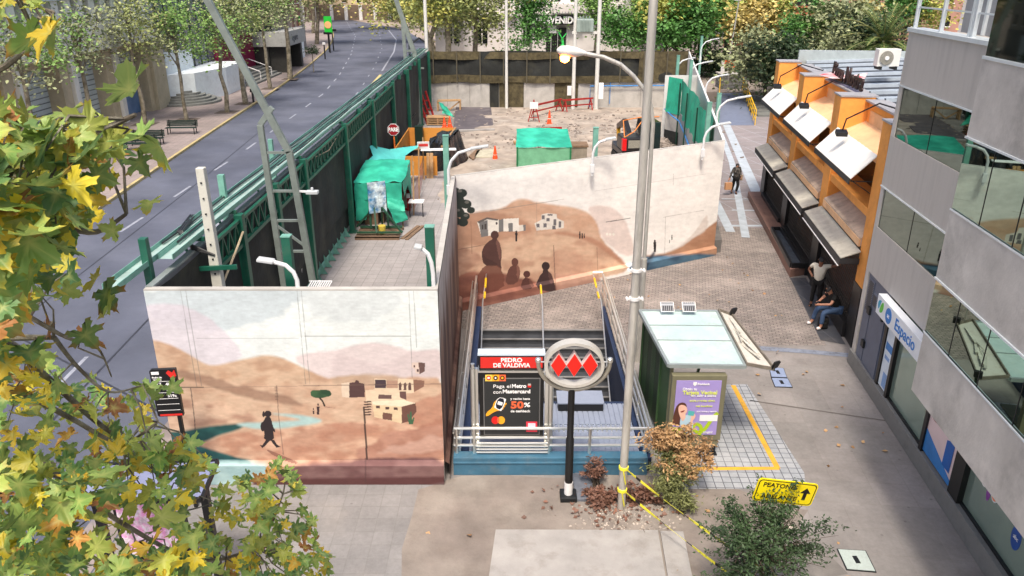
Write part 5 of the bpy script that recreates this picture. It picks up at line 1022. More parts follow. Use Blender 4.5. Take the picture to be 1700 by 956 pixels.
# ================= REAR FENCE =================
t=thing('site_fence','rear site fence of grey concrete panels topped with brown and black netting','fence',(3,67.4,0))
YR=67.3; XL=-7.0; XR=14.7
b=MB(); b.box(XL,XR,YR+.12,YR+.2,0,4.55); b.build('backing',conc,t)
panels=[(XL,-1.9,conc),(-1.9,-1.1,net),(-1.1,1.0,netb),(1.0,3.6,conc),(3.6,5.6,netb),(5.6,XR,conc)]
for a,c_,m in panels: b=MB(); b.box(a+.02,c_-.02,YR+.02,YR+.11,0,2.08); b.build('lower_panel',m,t)
b=MB()
for x in (-5.5,-3.6,8.2,10.9,13): b.box(x,x+.03,YR+.0,YR+.025,.1,2.05)
b.build('panel_joint',mat('joint grey',lin((.5,.49,.47)),.8),t)
wavy('net',(XL,YR,0),(XR,YR,0),2.05,4.6,net,t,.12,11,90,8,.8); wavy('brown_net',(XL,YR-.1,0),(11,YR-.1,0),3.98,4.58,netb,t,.14,12,80,5,.9); wavy('brown_net',(XL,YR-.1,0),(11,YR-.1,0),2.06,2.66,netb,t,.14,13,80,4,.9); wavy('brown_net',(10.6,YR-.12,0),(XR,YR-.12,0),2.05,4.62,netb,t,.1,14,16,8,1.5)
for k in range(12): b=MB(); x=XL+.4+k*1.95; b.box(x,x+.08,YR-.3,YR-.2,2.0,4.6); b.build('upright',mat('weathered post',lin((.35,.33,.27)),.7),t)
b=MB(); b.tube([(5.6+1.0,YR-.05,.05),(6.6,YR-.2,1.8),(13.6,YR-.2,1.85)],.05,8); b.tube([(8.3,YR-.05,.3),(8.3,YR-.05,2.1)],.03,6); b.build('pipe',bp,t)
# light poles inside and behind the yard
def pole(lab,u,vb,r,m,vt=-60,zb=0,y=None,parts=None):
    g=G(u,vb,zb) if y is None else Y(u,vb,y); t=thing('utility_pole',lab,'pole',(g.x,g.y,0)); b=MB(); ht=Y(u,vt,g.y).z; b.lathe([(r,0),(r*.8,ht)],(g.x,g.y,0),12); b.build('shaft',m,t,smooth=True); return t,g
wp=mat('white pole',lin((.84,.84,.82)),.5,var=.06)
t,g=pole('white pole in front of the rear fence, left of the brown net gate',841,180,.13,wp)
t,g=pole('white pole standing between two rear trees with a grey service box',951,182,.16,wp); b=MB(); q=Y(945,150,g.y-.1); b.cbox((q.x,g.y-.25,q.z),(.35,.2,.75)); b.build('service_box',white,t,bevel=.01)
t,g=pole('white pole carrying the grey transformer platform, right one of the pair',989,182,.18,wp)
b=MB(); q=Y(995,150,g.y); b.cbox((q.x+.1,g.y-.3,q.z),(.4,.22,1.3)); b.build('service_box',white,t,bevel=.01)
a=Y(950,54,g.y);c_=Y(993,54,g.y); b=MB(); b.bar(a,c_,.25,.2); b.build('platform',wp,t); q=Y(971,42,g.y); b=MB(); b.cbox((q.x,g.y,q.z),(1.35,.8,1.0)); b.build('transformer',mat('transformer grey',lin((.58,.64,.62)),.5,var=.1),t,bevel=.04); b=MB()
for k in range(7): b.cbox((q.x-.35+k*.12,g.y-.42,q.z-.02),(.04,.08,.8))
for k in range(4): b.lathe([(.04,0),(.06,.1),(.03,.22)],(q.x-.4+k*.25,g.y,q.z+.5),8)
b.build('cooling_fin',mat('fin grey',lin((.48,.54,.52)),.5),t)
t,g=pole('white concrete pole at the far left corner of the site fence',712,176,.16,wp)
b=MB(); b.tube([(g.x,g.y,5.2),(g.x-.6,g.y,5.6),(g.x-1.2,g.y-2,5.2),(-7.6,60,4.95)],.08,8); b.build('cable',cable,t)
t,g=pole('thin pale pole on the far side of the yard next to the white pole',710,178,.05,stg) if False else (None,None)
# ================= VEGETATION TOOLS =================
def leafmat(name,c1,c2,isl=.22,rough=.6,scale=1.2,trans=.25):
    m=mat(name,c1,rough,var=.18,scale=scale,col2=c2,island=isl); return m
def leaves(name,P,size,m,par,up=.6,aspect=.6,seed=0,droop=0):
    """many small folded leaf faces at points P (numpy n x 3)"""
    r=np.random.default_rng(seed); n=len(P); a=r.normal(size=(n,3)); a[:,2]*=.5; a[:,2]-=droop; a/=np.linalg.norm(a,axis=1)[:,None]
    nr=r.normal(size=(n,3)); nr[:,2]+=up*2; nr-= (nr*a).sum(1)[:,None]*a; nr/=np.linalg.norm(nr,axis=1)[:,None]; b_=np.cross(nr,a)
    s=(size*(.6+.8*r.random(n)))[:,None]; w_=s*aspect*.5
    V=np.stack([P,P+a*s*.45+b_*w_+nr*s*.10,P+a*s,P+a*s*.45-b_*w_+nr*s*.10],1).reshape(-1,3)
    i=np.arange(n)*4; F=np.stack([i,i+1,i+2,i,i+2,i+3],1).reshape(-1,3).astype(np.int32)
    me=bpy.data.meshes.new(name); me.vertices.add(len(V)); me.vertices.foreach_set('co',V.astype(np.float32).ravel()); me.loops.add(F.size); me.loops.foreach_set('vertex_index',F.ravel()); me.polygons.add(len(F)); me.polygons.foreach_set('loop_start',np.arange(0,F.size,3,dtype=np.int32)); me.update(calc_edges=True)
    me.materials.append(m); o=bpy.data.objects.new(name,me); COL.objects.link(o)
    if par is not None: o.parent=par
    return o
def clumps(c,rad,k,per,seed,spread=.28,shell=.55,bottom=-.7):
    r=np.random.default_rng(seed); c=np.array(c);rad=np.array(rad); d=r.normal(size=(k,3)); d/=np.linalg.norm(d,axis=1)[:,None]; d[:,2]=np.where(d[:,2]<bottom,-d[:,2],d[:,2]); q=(shell+(1-shell)*r.random(k))[:,None]
    q*=(.75+.45*r.random(k))[:,None]; cen=c+d*rad*q; sz=(.5+.9*r.random(k))
    P=np.repeat(cen,per,0)+r.normal(size=(k*per,3))*(rad.mean()*spread*np.repeat(sz,per))[:,None]*np.array([1,1,.6]); return P,cen
bark=mat('mottled bark',lin((.56,.53,.46)),.85,var=.3,scale=5,col2=lin((.40,.37,.30)),bump=.4,bscale=20); barkd=mat('dark bark',lin((.30,.26,.22)),.9,var=.3,scale=6,bump=.5,bscale=25)
def trunk(par,h,r,cen,seed,m=None,nl=9,lean=(0,0),fork=.5):
    rr=random.Random(seed); b=MB(); L=Vector((lean[0],lean[1],0)); pts=[Vector((0,0,-.05))]
    for k in range(1,6): z=h*k/5; pts.append(Vector((rr.uniform(-.12,.12)*r*6,rr.uniform(-.12,.12)*r*6,z))+L*(k/5))
    b.tube(pts,[r*1.25,r,r*.92,r*.8,r*.6,r*.35],9)
    idx=list(range(len(cen))); rr.shuffle(idx)
    for i in idx[:nl]:
        t=rr.uniform(fork,.95); k=t*5; j=min(int(k),4); s=pts[j].lerp(pts[j+1],k-j); e=Vector(cen[i]); mid=s.lerp(e,.5)+Vector((rr.uniform(-.3,.3),rr.uniform(-.3,.3),rr.uniform(-.1,.4)))*r*5
        b.tube([s,mid,e],[r*.45,r*.3,r*.08],6)
    return b.build('trunk',m or bark,par,smooth=True)
lm={'olive':leafmat('olive plane leaves',lin((.62,.65,.40)),lin((.50,.55,.33))),'green':leafmat('mid green leaves',lin((.52,.66,.34)),lin((.42,.56,.28))),'vivid':leafmat('vivid green leaves',lin((.36,.56,.26)),lin((.25,.43,.19))),
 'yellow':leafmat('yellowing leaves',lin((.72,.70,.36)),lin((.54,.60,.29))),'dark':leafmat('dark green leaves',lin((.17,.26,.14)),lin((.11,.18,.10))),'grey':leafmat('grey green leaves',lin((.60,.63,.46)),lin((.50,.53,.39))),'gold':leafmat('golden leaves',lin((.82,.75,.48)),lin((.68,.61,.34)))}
def make_tree(label,loc,h,r,rad,cz,k,per,size,lmn,seed,m=None,group=None,lean=(0,0),name='plane_tree',shell=.5,nl=9,mix=None,cat='tree'):
    t=local(thing(name,label,cat,loc,group)); P,cen=clumps((lean[0],lean[1],cz),rad,k,per,seed,shell=shell)
    if mix:
        n=int(len(cen)*mix[1]); q=n*per; dr_=np.random.default_rng(seed+9).normal(size=3); o_=np.argsort(-(cen@dr_)); P=P.reshape(len(cen),per,3)[o_].reshape(-1,3); cen=cen[o_]; leaves('crown',P[q:],size,lm[lmn],t,seed=seed); leaves('crown',P[:q],size,lm[mix[0]],t,seed=seed+1)
    else: leaves('crown',P,size,lm[lmn],t,seed=seed)
    trunk(t,min(h,cz+rad[2]*.5),r,cen,seed,m,nl,lean); return t
# ================= LEFT SIDE OF THE STREET =================
F3=Frame((-28.9,36),-1.0,-1)
pc=mat('pale street concrete',lin((.90,.90,.87)),.85,var=.12,scale=.8,bump=.2,bscale=10,stretch=(1,1,.4),dirt=(lin((.55,.54,.50)),.8,.5)); tan=mat('tan pillar',lin((.74,.69,.58)),.85,var=.15,scale=1); shut=brickmat('corrugated shutter',lin((.80,.84,.83)),lin((.75,.79,.79)),lin((.45,.49,.50)),.35,8,.04,.5,0,.12,rot=(R(90),0,R(90)),bump=.8); bluep=mat('blue painted lower wall',lin((.38,.50,.66)),.7,var=.12,scale=.6,col2=lin((.55,.64,.78)))
t=thing('concrete_building','weathered concrete building with tan pillars and corrugated shutters across the street','building',F3(12,0,0))
def fb(fr,par,nm,m,s0,s1,o0,o1,z0,z1,bev=0): b=MB(); fr.box(b,s0,s1,o0,o1,z0,z1); return b.build(nm,m,par,bevel=bev)
ys=[-8.5,-2.3,4.0,10.2,16.4,22.7,29.2]
for i,s in enumerate(ys):
    fb(F3,t,'pillar',tan,s-.75,s+.35,-1.2,0,0,5.6,.03); fb(F3,t,'pillar_face',pc,s+.352,s+.95,-1.2,.25,0,5.6,.02)
    if i<len(ys)-1:
        s1=ys[i+1]; fb(F3,t,'shutter',shut,s+.95,s1-.75,-1.1,-1.0,1.9 if i==5 else .9,5.0); fb(F3,t,'lower_wall',bluep if i==5 else mat('dark shop base',lin((.2,.22,.24)),.5,var=.2),s+.95,s1-.75,-1.08,-.98,0,1.9 if i==5 else .9); fb(F3,t,'lintel',tan,s+.95,s1-.75,-1.2,-.5,5.0,5.6)
fb(F3,t,'beam',pc,-12,30.2,-1.2,.45,5.6,7.3,.03); fb(F3,t,'window_band',dkgl,-12,30,-1.2,-.9,7.3,9.0); 
for k in range(26): fb(F3,t,'window_fin',pc,-11.5+k*1.6,-10.7+k*1.6,-.9,.3,7.3,9.0)
fb(F3,t,'cornice',mat('blue white coping',lin((.80,.84,.87)),.6),-12,30.2,-1.5,.5,9.0,9.3); fb(F3,t,'rear_block',pc,-12,30.2,-14,-1.2,0,9.2); fb(F3,t,'upper_floor',pc,-12,28,-14,-3,9.3,14)
fb(F3,t,'end_wall',mat('sandstone blocks',lin((.70,.67,.58)),.85,var=.12,scale=1),29.2,31.6,-3,.3,0,5.6,.02)
t=thing('white_house','white building front with curved entrance steps and grey glass above, across the street','building',(-29,73,0))
wh=mat('white wall',lin((.86,.90,.92)),.7,var=.06,dirt=(lin((.66,.68,.7)),1,.4)); gg=mat('grey blue glazing',lin((.42,.46,.50)),.2,.2,var=.3,scale=.4)
b=MB(); b.box(-40,-29.5,67.6,80,0,12); b.build('wall',gg,t); b=MB(); b.prism([(-27.6,69.5),(-26.4,74),(-26.6,79.5),(-29.5,79.5),(-29.5,67.8)],0,2.6); b.build('front_wall',wh,t,bevel=.03); b=MB(); b.box(-29.5,-29.3,68,74,2.6,4.4); b.build('parapet',wh,t)
b=MB()
for k in range(7): b.box(-29.6,-29.45,68+k*1.7,68.12+k*1.7,2.6,12)
b.build('glazing_bar',darks,t)
c_=G(322,176); b=MB()
for k in range(6):
    r_=3.0-k*.42; b.lathe([(r_,k*.17),(r_,k*.17+.17)],(-28.7,69.6,.13),28)
b.build('entrance_steps',mat('grey stone step',lin((.46,.47,.46)),.8,var=.2),t)
t=thing('shop_building','shop with magenta recess and long steps under a dark upper storey','building',(-30,84,0))
mg=mat('magenta wall',lin((.52,.10,.26)),.6,var=.12); dk=mat('dark facade',lin((.25,.27,.30)),.5,.1,var=.2)
b=MB(); b.box(-40,-29.0,80,91,.0,4.8); b.build('wall',mg,t); b=MB(); b.box(-40,-28.2,80,91,4.8,12); b.build('upper_storey',dk,t)
b=MB()
for k in range(5): b.box(-29,-26.2+k*.4-.0,79.8,90.5,0+.13,.13+.18*(5-k)) if False else b.box(-29,-26.0-k*.5,79.8,90.5,.13+.18*k,.31+.18*k)
b.build('steps',MATS['grey stone step'],t); b=MB(); 
for y in (84,88): b.tube([(-26.4,y,.2),(-26.4,y,1.1),(-28.8,y,2.0)],.05)
b.build('handrail',white,t)
t=thing('shop_building','dark building with pale fascia lettered uro on the far pavement','building',(-30,96,0))
b=MB(); b.box(-40,-27.4,91.1,99,.0,3.2); b.build('wall',mat('dark stone',lin((.20,.20,.19)),.6,var=.2),t); b=MB(); b.box(-40,-26.8,91.2,99.2,4.6,12); b.build('upper_storey',mat('blue black glazing',lin((.13,.15,.19)),.2,.2,var=.3),t)
b=MB(); b.box(-40,-25.2,90.8,99.3,3.0,4.6); b.build('fascia',mat('pale fascia',lin((.66,.67,.66)),.6,var=.1),t,bevel=.03)
text('lettering','Seguro',1.05,basis((-25.18,94.3,3.8),(.02,1,0),(0,0,1)),mat('dark grey letters',lin((.2,.25,.3)),.5,var=0),t,bold=.01); text('lettering','Seguro',1.0,basis((-32.5,90.78,3.8),(1,0,0),(0,0,1)),MATS['dark grey letters'],t) if False else None
for y in (91.5,98): b=MB(); b.box(-27.4,-25.6,y,y+.8,0,3.0); b.build('column',MATS['dark stone'],t)
brk=mat('pink brick',lin((.60,.42,.38)),.85,var=.12,scale=2); 
def apartment(name,label,x0,x1,y0,y1,z1,m,face,cols,rows,ground=None,wm=None,wz=1.3,side='x'):
    t=thing(name,label,'building',((x0+x1)/2,(y0+y1)/2,0)); b=MB(); b.box(x0,x1,y0,y1,0,z1); b.build('wall',m,t)
    for r_ in range(rows):
        z=4.2+r_*2.9
        for c in range(cols):
            if side=='x': a=y0+(y1-y0)*(c+.5)/cols; b=MB(); b.box(face-.1,face+.06,a-.55,a+.55,z,z+wz); w_=b.build('window',wm or dkgl,t); b=MB(); b.box(face-.05,face+.16,a-.62,a+.62,z-.12,z); b.build('sill',white,w_)
            else: a=x0+(x1-x0)*(c+.5)/cols; b=MB(); b.box(a-.6,a+.6,face-.06,face+.1,z,z+wz); w_=b.build('window',wm or dkgl,t); b=MB(); b.box(a-.7,a+.7,face-.16,face+.05,z-.12,z); b.build('sill',white,w_)
    if ground is not None:
        b=MB()
        if side=='x': b.box(face-.1,face+.12,y0,y1,0,3.6)
        else: b.box(x0,x1,face-.12,face+.1,0,3.6)
        b.build('ground_floor',ground,t)
    return t
apartment('apartment_building','pinkish brick apartment building with white shopfronts on the far pavement',-40,-28.3,99.5,110,14,brk,-28.3,5,3,wh)
apartment('apartment_building','pale apartment building past the pink brick one, where the street bends',-46,-31.5,111,124,14,mat('pale render',lin((.72,.68,.64)),.8,var=.1),-31.5,4,3,mat('grey shopfront',lin((.45,.45,.46)),.4,var=.3,scale=.5))
apartment('apartment_building','cream apartment building far down the bending street',-75,-50,140,160,15,mat('cream render',lin((.80,.74,.64)),.8,var=.1),140,6,3,mat('shopfront shade',lin((.42,.38,.34)),.4,var=.3,scale=.5),side='y')
t=apartment('apartment_building','sunlit pale building closing the view behind the yellow trees',-58,-14,205,220,16,mat('warm render',lin((.86,.78,.66)),.8,var=.1),205,12,3,mat('arcade shade',lin((.52,.45,.38)),.6,var=.3,scale=.3),side='y')
for k in range(12): b=MB(); b.box(-56+k*3.6,-55.2+k*3.6,204.4,205,0,3.6); b.build('arcade_column',white,t)
# far side walk of the street bend
sheet('far_pavement',[(-8.0,72),(-8.0,100),(-13.5,132),(-22,168),(-40,205),(0,205),(0,72)],.012,mat('far paving',lin((.62,.57,.53)),.9,var=.15,scale=.4))
# benches
bg_=mat('bench green',lin((.10,.19,.17)),.5,var=.1)
def bench(lab,u,v,rz):
    g=G(u,v,.13); t=local(thing('park_bench',lab,'bench',g,'benches on the left pavement',rz))
    for nm,y0,z0,n_,dy,dz in (('seat',-.25,.45,4,.13,0),('backrest',.28,.55,4,.02,.1)):
        b=MB()
        for k in range(n_): b.cbox((0,y0+k*dy,z0+k*dz),(2.1,.1 if nm=='seat' else .03,.03 if nm=='seat' else .085))
        b.build(nm,bg_,t)
    for x in (-.9,.9): b=MB(); b.bar((x,-.28,0),(x,-.2,.45),.05); b.bar((x,.3,0),(x,.3,.95),.05); b.bar((x,-.28,.43),(x,.3,.43),.05); b.bar((x,-.28,.65),(x,.3,.65),.04); b.build('leg',black,t)
bench('dark green bench facing the street beside the tree pit',303,222,R(4)); bench('dark bench nearer the viewer, beside the yellow leaves',233,249,R(4)); bench('dark bench behind the nearer one, seen through the leaves',246,240,R(4))
# left street trees
tg='plane trees along the left pavement'
pit=mat('tree pit soil',lin((.36,.32,.29)),.95,var=.25)
spots=[((310,199),'forked young plane tree beside the green bench',10,.13,(2.3,2.3,3.0),6.6,'green',1),((377,186),'broad bright green plane tree in front of the white wall',10,.16,(2.9,2.9,3.2),6.4,'green',2),((408,172),'plane tree just behind the leaning mast top',11,.2,(2.4,2.4,2.8),7.6,'olive',3),((449,147),'slim plane tree before the magenta shop steps',11,.17,(2.4,2.4,3.2),7.4,'green',4),((482,131),'plane tree in front of the uro fascia',12,.24,(2.6,2.6,3.4),8.2,'olive',5),((241,206),'plane tree before the blue painted shutter',10,.15,(2.9,2.9,3.0),6.9,'olive',6)]
for (uv,lab,h,r_,rad,cz,lmn,sd_) in spots:
    g=G(*uv,.13); make_tree(lab,g,h,r_,rad,cz-.5,60,38,.23,lmn,sd_,group=tg,shell=.3,mix=('grey',.3)); b=MB(); b.box(g.x-.8,g.x+.8,g.y-.8,g.y+.8,.132,.138); o=b.build('tree_pit',pit); o['kind']='structure'
for (x,y,lab,sd_) in ((-26.6,49.5,'plane tree nearest the viewer on the left pavement, seen above the yellow leaves',17),(-26.3,43,'plane tree at the left edge of the picture behind the yellow leaves',18)):
    make_tree(lab,(x,y,.13),9,.15,(2.5,2.5,2.4),6.4,50,36,.23,'grey',sd_,group=tg,shell=.35,mix=('green',.35))
g=G(521,119,.13); make_tree('small purple-leaved sapling at the far kerb',g,2.6,.05,(.9,.9,.6),2.2,14,30,.2,'dark',21,name='sapling',nl=5)
# bollards/lamps on left pavement
for u,v0,v1,lab in ((421,150,170,'dark parking post beside the leaning mast'),(540,72,98,'dark post with a small white plate at the kerb'),(547,55,86,'black lamp post under the green banner'),(554,50,84,'black lamp post at the kerb beside the green banner')):
    g=G(u,v1,.13); tp=Y(u,v0,g.y); t=thing('street_post',lab,'post',g); b=MB(); b.tube([g,(g.x,g.y,tp.z)],.09); b.build('shaft',black,t); b=MB(); b.cbox((g.x,g.y,tp.z),(.35,.2,.3) if v0>70 else (1.2,.3,.3)); b.build('head',black if v0<70 or v0>100 else white,t)
g=G(545,86,.13); p0=Y(537,27,g.y);p1=Y(552,55,g.y); t=thing('street_banner','tall bright green advertising panel above the far pavement','banner',g)
b=MB(); b.box(p0.x,p1.x,g.y-.1,g.y+.1,p1.z,p0.z); b.build('panel',mat('bright green print',lin((.15,.78,.25)),.5,var=.1,scale=1),t); b=MB(); b.lathe([(.5,-.02),(.5,.02)],((p0.x+p1.x)/2,g.y-.13,(p0.z+p1.z)/2),16,Matrix.Rotation(math.pi/2,3,'X')); b.build('round_print',mat('peach print',lin((.95,.75,.5)),.5),t); b=MB(); b.bar(((p0.x+p1.x)/2,g.y,0),((p0.x+p1.x)/2,g.y,p1.z),.15); b.build('post',black,t)
# ================= WHITE BUILDING BEHIND THE SITE =================
ww=mat('white stone',lin((.86,.84,.83)),.8,var=.07,scale=.6,dirt=(lin((.70,.68,.66)),.5,.4)); YB=94
t=thing('classical_building','white classical building with balconies behind the rear fence','building',(6,98,0))
def wb(nm,m,u0,u1,v0,v1,dy=0,th=.4,par=None):
    a=Y(u0,v1,YB-dy);c_=Y(u1,v0,YB-dy); b=MB(); b.box(a.x,c_.x,YB-dy,YB-dy+th,a.z,c_.z); return b.build(nm,m,par or t)
a=Y(722,0,YB).x;c_=Y(1110,0,YB).x; b=MB(); b.box(a,c_,YB,YB+14,0,16); b.build('wall',ww,t)
for u in (724,770,830,858,1000,1050,1085): wb('pilaster',ww,u,u+11,-60,100,.5,.5)
wb('balcony',ww,915,1036,6,12,1.2,1.2); wb('balcony',ww,915,1036,12,22,1.2,.15)
for k in range(24): wb('baluster',ww,918+k*5,920+k*5,8,19,1.3,.1)
wb('cornice',ww,722,1110,23,27,.8,.8)
for u in (752,800,873,1056): 
    q=wb('window',dkgl,u-9,u+9,38,72,.06,.05); wb('frame',ww,u-.8,u+.8,38,72,.1,.05,q)
for u in (926,952,972,1014,1024): wb('window',black,u-5,u+5,-20,2,.06,.05)
bn=wb('banner',black,886,968,25,41,.9,.1); A=Y(927,33,YB-.95); text('lettering','BIENVENIDOS',1.05,basis((A.x,YB-.93,A.z-.05),(1,0,0),(0,0,1)),wht,t,bold=.03,maxw=5.6)
wb('door',black,906,940,46,95,.2,.1); wb('door_frame',white,909,924,42,55,.4,.1); 
for u in (914,925,941): wb('door_post',white,u,u+1.5,45,95,.45,.1)
q=Y(934,72,YB-1.5); d_=thing('green_statue','small bright green antlered deer figure at the white building door','statue',(q.x,YB-2,0)); b=MB(); gz=2.6
b.lathe([(.05,0),(.25,.3),(.22,1.0),(.1,1.3)],(q.x,YB-2,gz-.6),10); b.build('body',mat('lime green',lin((.25,.85,.40)),.5),d_); b=MB(); b.tube([(q.x,YB-2,gz+.7),(q.x-.1,YB-2,gz+1.2)],.14); b.tube([(q.x-.1,YB-2,gz+1.2),(q.x-.5,YB-2,gz+1.9)],.05); b.tube([(q.x-.1,YB-2,gz+1.2),(q.x+.4,YB-2,gz+1.8)],.05); b.build('head',MATS['lime green'],d_); b=MB(); b.box(q.x-.6,q.x+.6,YB-2.6,YB-1.4,0,gz-.6); b.build('base',white,d_)
wb('wall_lamp',black,1026,1031,9,15,1.4,.1)
# rear trees
def rt(lab,u,y,h,r_,rad,cz,k,per,size,lmn,sd_,mix=None,m=None,name='plane_tree',shell=.4,lean=(0,0)): 
    return make_tree(lab,(Y(u,60,y).x,y,0),h,r_,rad,cz,k,per,size,lmn,sd_,mix=mix,m=m,name=name,shell=shell,lean=lean)
rt('olive plane tree with forked pale trunks behind the far left fence corner',745,80,11,.3,(4.6,3,4.2),8.2,110,50,.36,'olive',31,('yellow',.25)); rt('olive yellow plane tree left of the white building windows',790,84,11,.28,(3.8,3,4),7.0,80,46,.36,'olive',32,('grey',.3))
def rx(lab,x,y,lean,rad,cz,k,per,size,l_,sd_,mix): make_tree(lab,(x,y,.05),cz+rad[2]*.3,.3,rad,cz,k,per,size,l_,sd_,mix=mix,lean=lean,shell=.35)
rx('yellow plane tree leaning over the street beyond the fence corner',-9.2,104,(-4.2,0),(5.2,4,3.9),7.0,85,48,.40,'yellow',33,('olive',.5))
rx('golden tree behind the yellow leaning one at the street bend',-13,134,(-5,0),(6.5,5,4),8.0,90,46,.5,'gold',34,('olive',.4))
rx('golden tree farther round the bend',-22,168,(-5,0),(8,5,5),9.5,90,46,.6,'gold',36,('yellow',.4))
rx('plane tree on the left pavement behind the pink brick building',-31.5,131,(1.0,0),(4.5,5,4.5),8.5,80,46,.48,'olive',35,('gold',.2))
rx('tall olive tree on the left pavement at the bend',-38,156,(1,0),(6,5,5),9.5,80,46,.55,'olive',37,('gold',.3))
rx('golden tree at the end of the visible street',-49,196,(2,0),(9,5,5.5),10.5,90,46,.65,'gold',38,('olive',.3))
rx('olive tree before the pale building closing the street',-27,196,(0,0),(8,5,5.5),9.5,90,46,.65,'olive',39,('gold',.4))
rx('olive tree right of the bend, behind the far fence corner',-9.5,92,(1,0),(3.5,3,4.0),7.5,70,48,.36,'olive',40,('yellow',.35))
rt('slender vivid green tree covering the start of the welcome banner',882,82,8,.16,(2.1,1.8,4.3),6.2,80,56,.30,'vivid',41,('yellow',.12),wc,shell=.3); rt('small vivid tree right of the transformer platform',1030,83,6,.14,(2.6,2,2.4),5.0,56,52,.30,'vivid',42,None,wc); rt('green tree behind the transformer platform',990,86,9,.16,(2.0,2,3.0),7.0,56,52,.30,'green',43); rt('low green shrub tree beside the white building pilaster',1075,84,8,.2,(2.6,2,4),6.0,80,52,.32,'green',44)
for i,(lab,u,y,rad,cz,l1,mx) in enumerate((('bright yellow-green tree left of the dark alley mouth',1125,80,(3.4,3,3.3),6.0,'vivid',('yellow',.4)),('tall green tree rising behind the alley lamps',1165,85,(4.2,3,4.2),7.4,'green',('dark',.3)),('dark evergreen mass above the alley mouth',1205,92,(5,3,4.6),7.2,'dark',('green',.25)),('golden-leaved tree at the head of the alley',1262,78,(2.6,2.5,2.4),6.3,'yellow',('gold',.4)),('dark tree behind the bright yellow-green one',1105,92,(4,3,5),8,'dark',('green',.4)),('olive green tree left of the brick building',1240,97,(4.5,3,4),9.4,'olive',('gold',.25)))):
    rt(lab,u,y,9,.22,rad,cz,110,60,.42,l1,50+i,mx,barkd,name='street_tree')
for i,(lab,u,y,rad,cz,l1,mx) in enumerate((('drooping dark olive shrub tree beside the orange road sign',1280,66,(3.6,3,2.6),3.4,'grey',('dark',.5)),('bright feathery green tree before the brick building',1342,70,(2.8,2.5,3.2),5.0,'vivid',('green',.4)),('grey-green bushy tree behind the orange pillar',1385,68,(3.2,2.5,3.6),5.2,'grey',('green',.3)),('greyish flowering bush left of the palm',1412,72,(2.6,2.5,3.2),5.8,'grey',('gold',.15)),('yellow-green tree behind the palm crown',1500,80,(4,3,3.2),7.4,'yellow',('vivid',.5)),('dark bush low behind the ribbed metal roof',1440,62,(3.0,2.5,1.8),5.4,'dark',('grey',.4)))):
    rt(lab,u,y,6,.16,rad,cz,110,62,.33,l1,70+i,mx,barkd,name='bushy_tree',shell=.2)
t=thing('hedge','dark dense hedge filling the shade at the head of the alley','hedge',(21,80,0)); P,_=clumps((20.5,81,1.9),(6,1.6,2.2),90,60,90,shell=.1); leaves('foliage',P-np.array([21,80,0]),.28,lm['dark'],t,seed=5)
t=apartment('brick_building','orange brick building with deep balconies behind the trees at upper right',Y(1255,0,104).x,Y(1345,0,104).x,104,118,16,mat('orange brick',lin((.66,.42,.30)),.85,var=.12,scale=.6),104,1,0)
for v0,v1 in ((-20,12),(27,48)): a=Y(1272,v1,103.9);c_=Y(1358,v0,103.9); b=MB(); b.box(a.x,c_.x,103.8,104.05,a.z,c_.z); b.build('balcony_shade',black,t)  # black slab on the flat front paints the shade of a deep balcony
for v in (13,24): a=Y(1262,v,103.5);c_=Y(1356,v-3,103.5); b=MB(); b.box(a.x,c_.x,103.3,103.7,a.z,c_.z); b.build('balcony_rail',MATS['orange brick'],t)
t=apartment('brick_building','pinkish stucco building above the palm and grey bush',Y(1362,0,108).x,Y(1600,0,108).x,108,120,16,mat('pink stucco',lin((.68,.52,.46)),.85,var=.1,scale=.5),108,5,3,side='y')
# palm
q=Y(1468,60,60); t=local(thing('palm_tree','large feathery date palm behind the ribbed metal roof','palm',(q.x,60,0)))
b=MB(); b.tube([(0,0,0),(.1,0,2.5),(0,0,q.z-.6)],[.45,.38,.34],12); b.build('trunk',mat('palm trunk',lin((.35,.28,.2)),.9,var=.3,bump=.6,bscale=8),t)
b=MB(); rr=random.Random(8); bl=MB()
for k in range(46):
    az=k*2.399; el=R(75-95*(k/46)); L=3.6*rr.uniform(.85,1.1); p=Vector((0,0,q.z-.5)); d=Vector((math.cos(az)*math.cos(el),math.sin(az)*math.cos(el),math.sin(el))); pts=[p.copy()]; n=12
    for j in range(n): d=(d+Vector((0,0,-.085-.02*rr.random()))).normalized(); p=p+d*(L/n); pts.append(p.copy())
    bl.tube(pts,[.035]*len(pts),4)
    for j in range(1,n+1):
        for h_ in (0,.5):
            a=pts[j-1].lerp(pts[j],h_); dd=(pts[j]-pts[j-1]).normalized(); sd_=dd.cross(Vector((0,0,1))).normalized(); ll=.62*math.sin(math.pi*(j+h_)/(n+1.6)*.9+.25)
            for s in (-1,1):
                e=a+sd_*s*ll+dd*ll*.65+Vector((0,0,.12-.16*rr.random())); w_=dd*.045; b.add([a-w_,a+w_,e],[(0,1,2)])
b.build('fronds',leafmat('palm green',lin((.38,.47,.24)),lin((.26,.37,.18))),t); bl.build('frond_ribs',mat('palm rib',lin((.5,.5,.3)),.7),t)
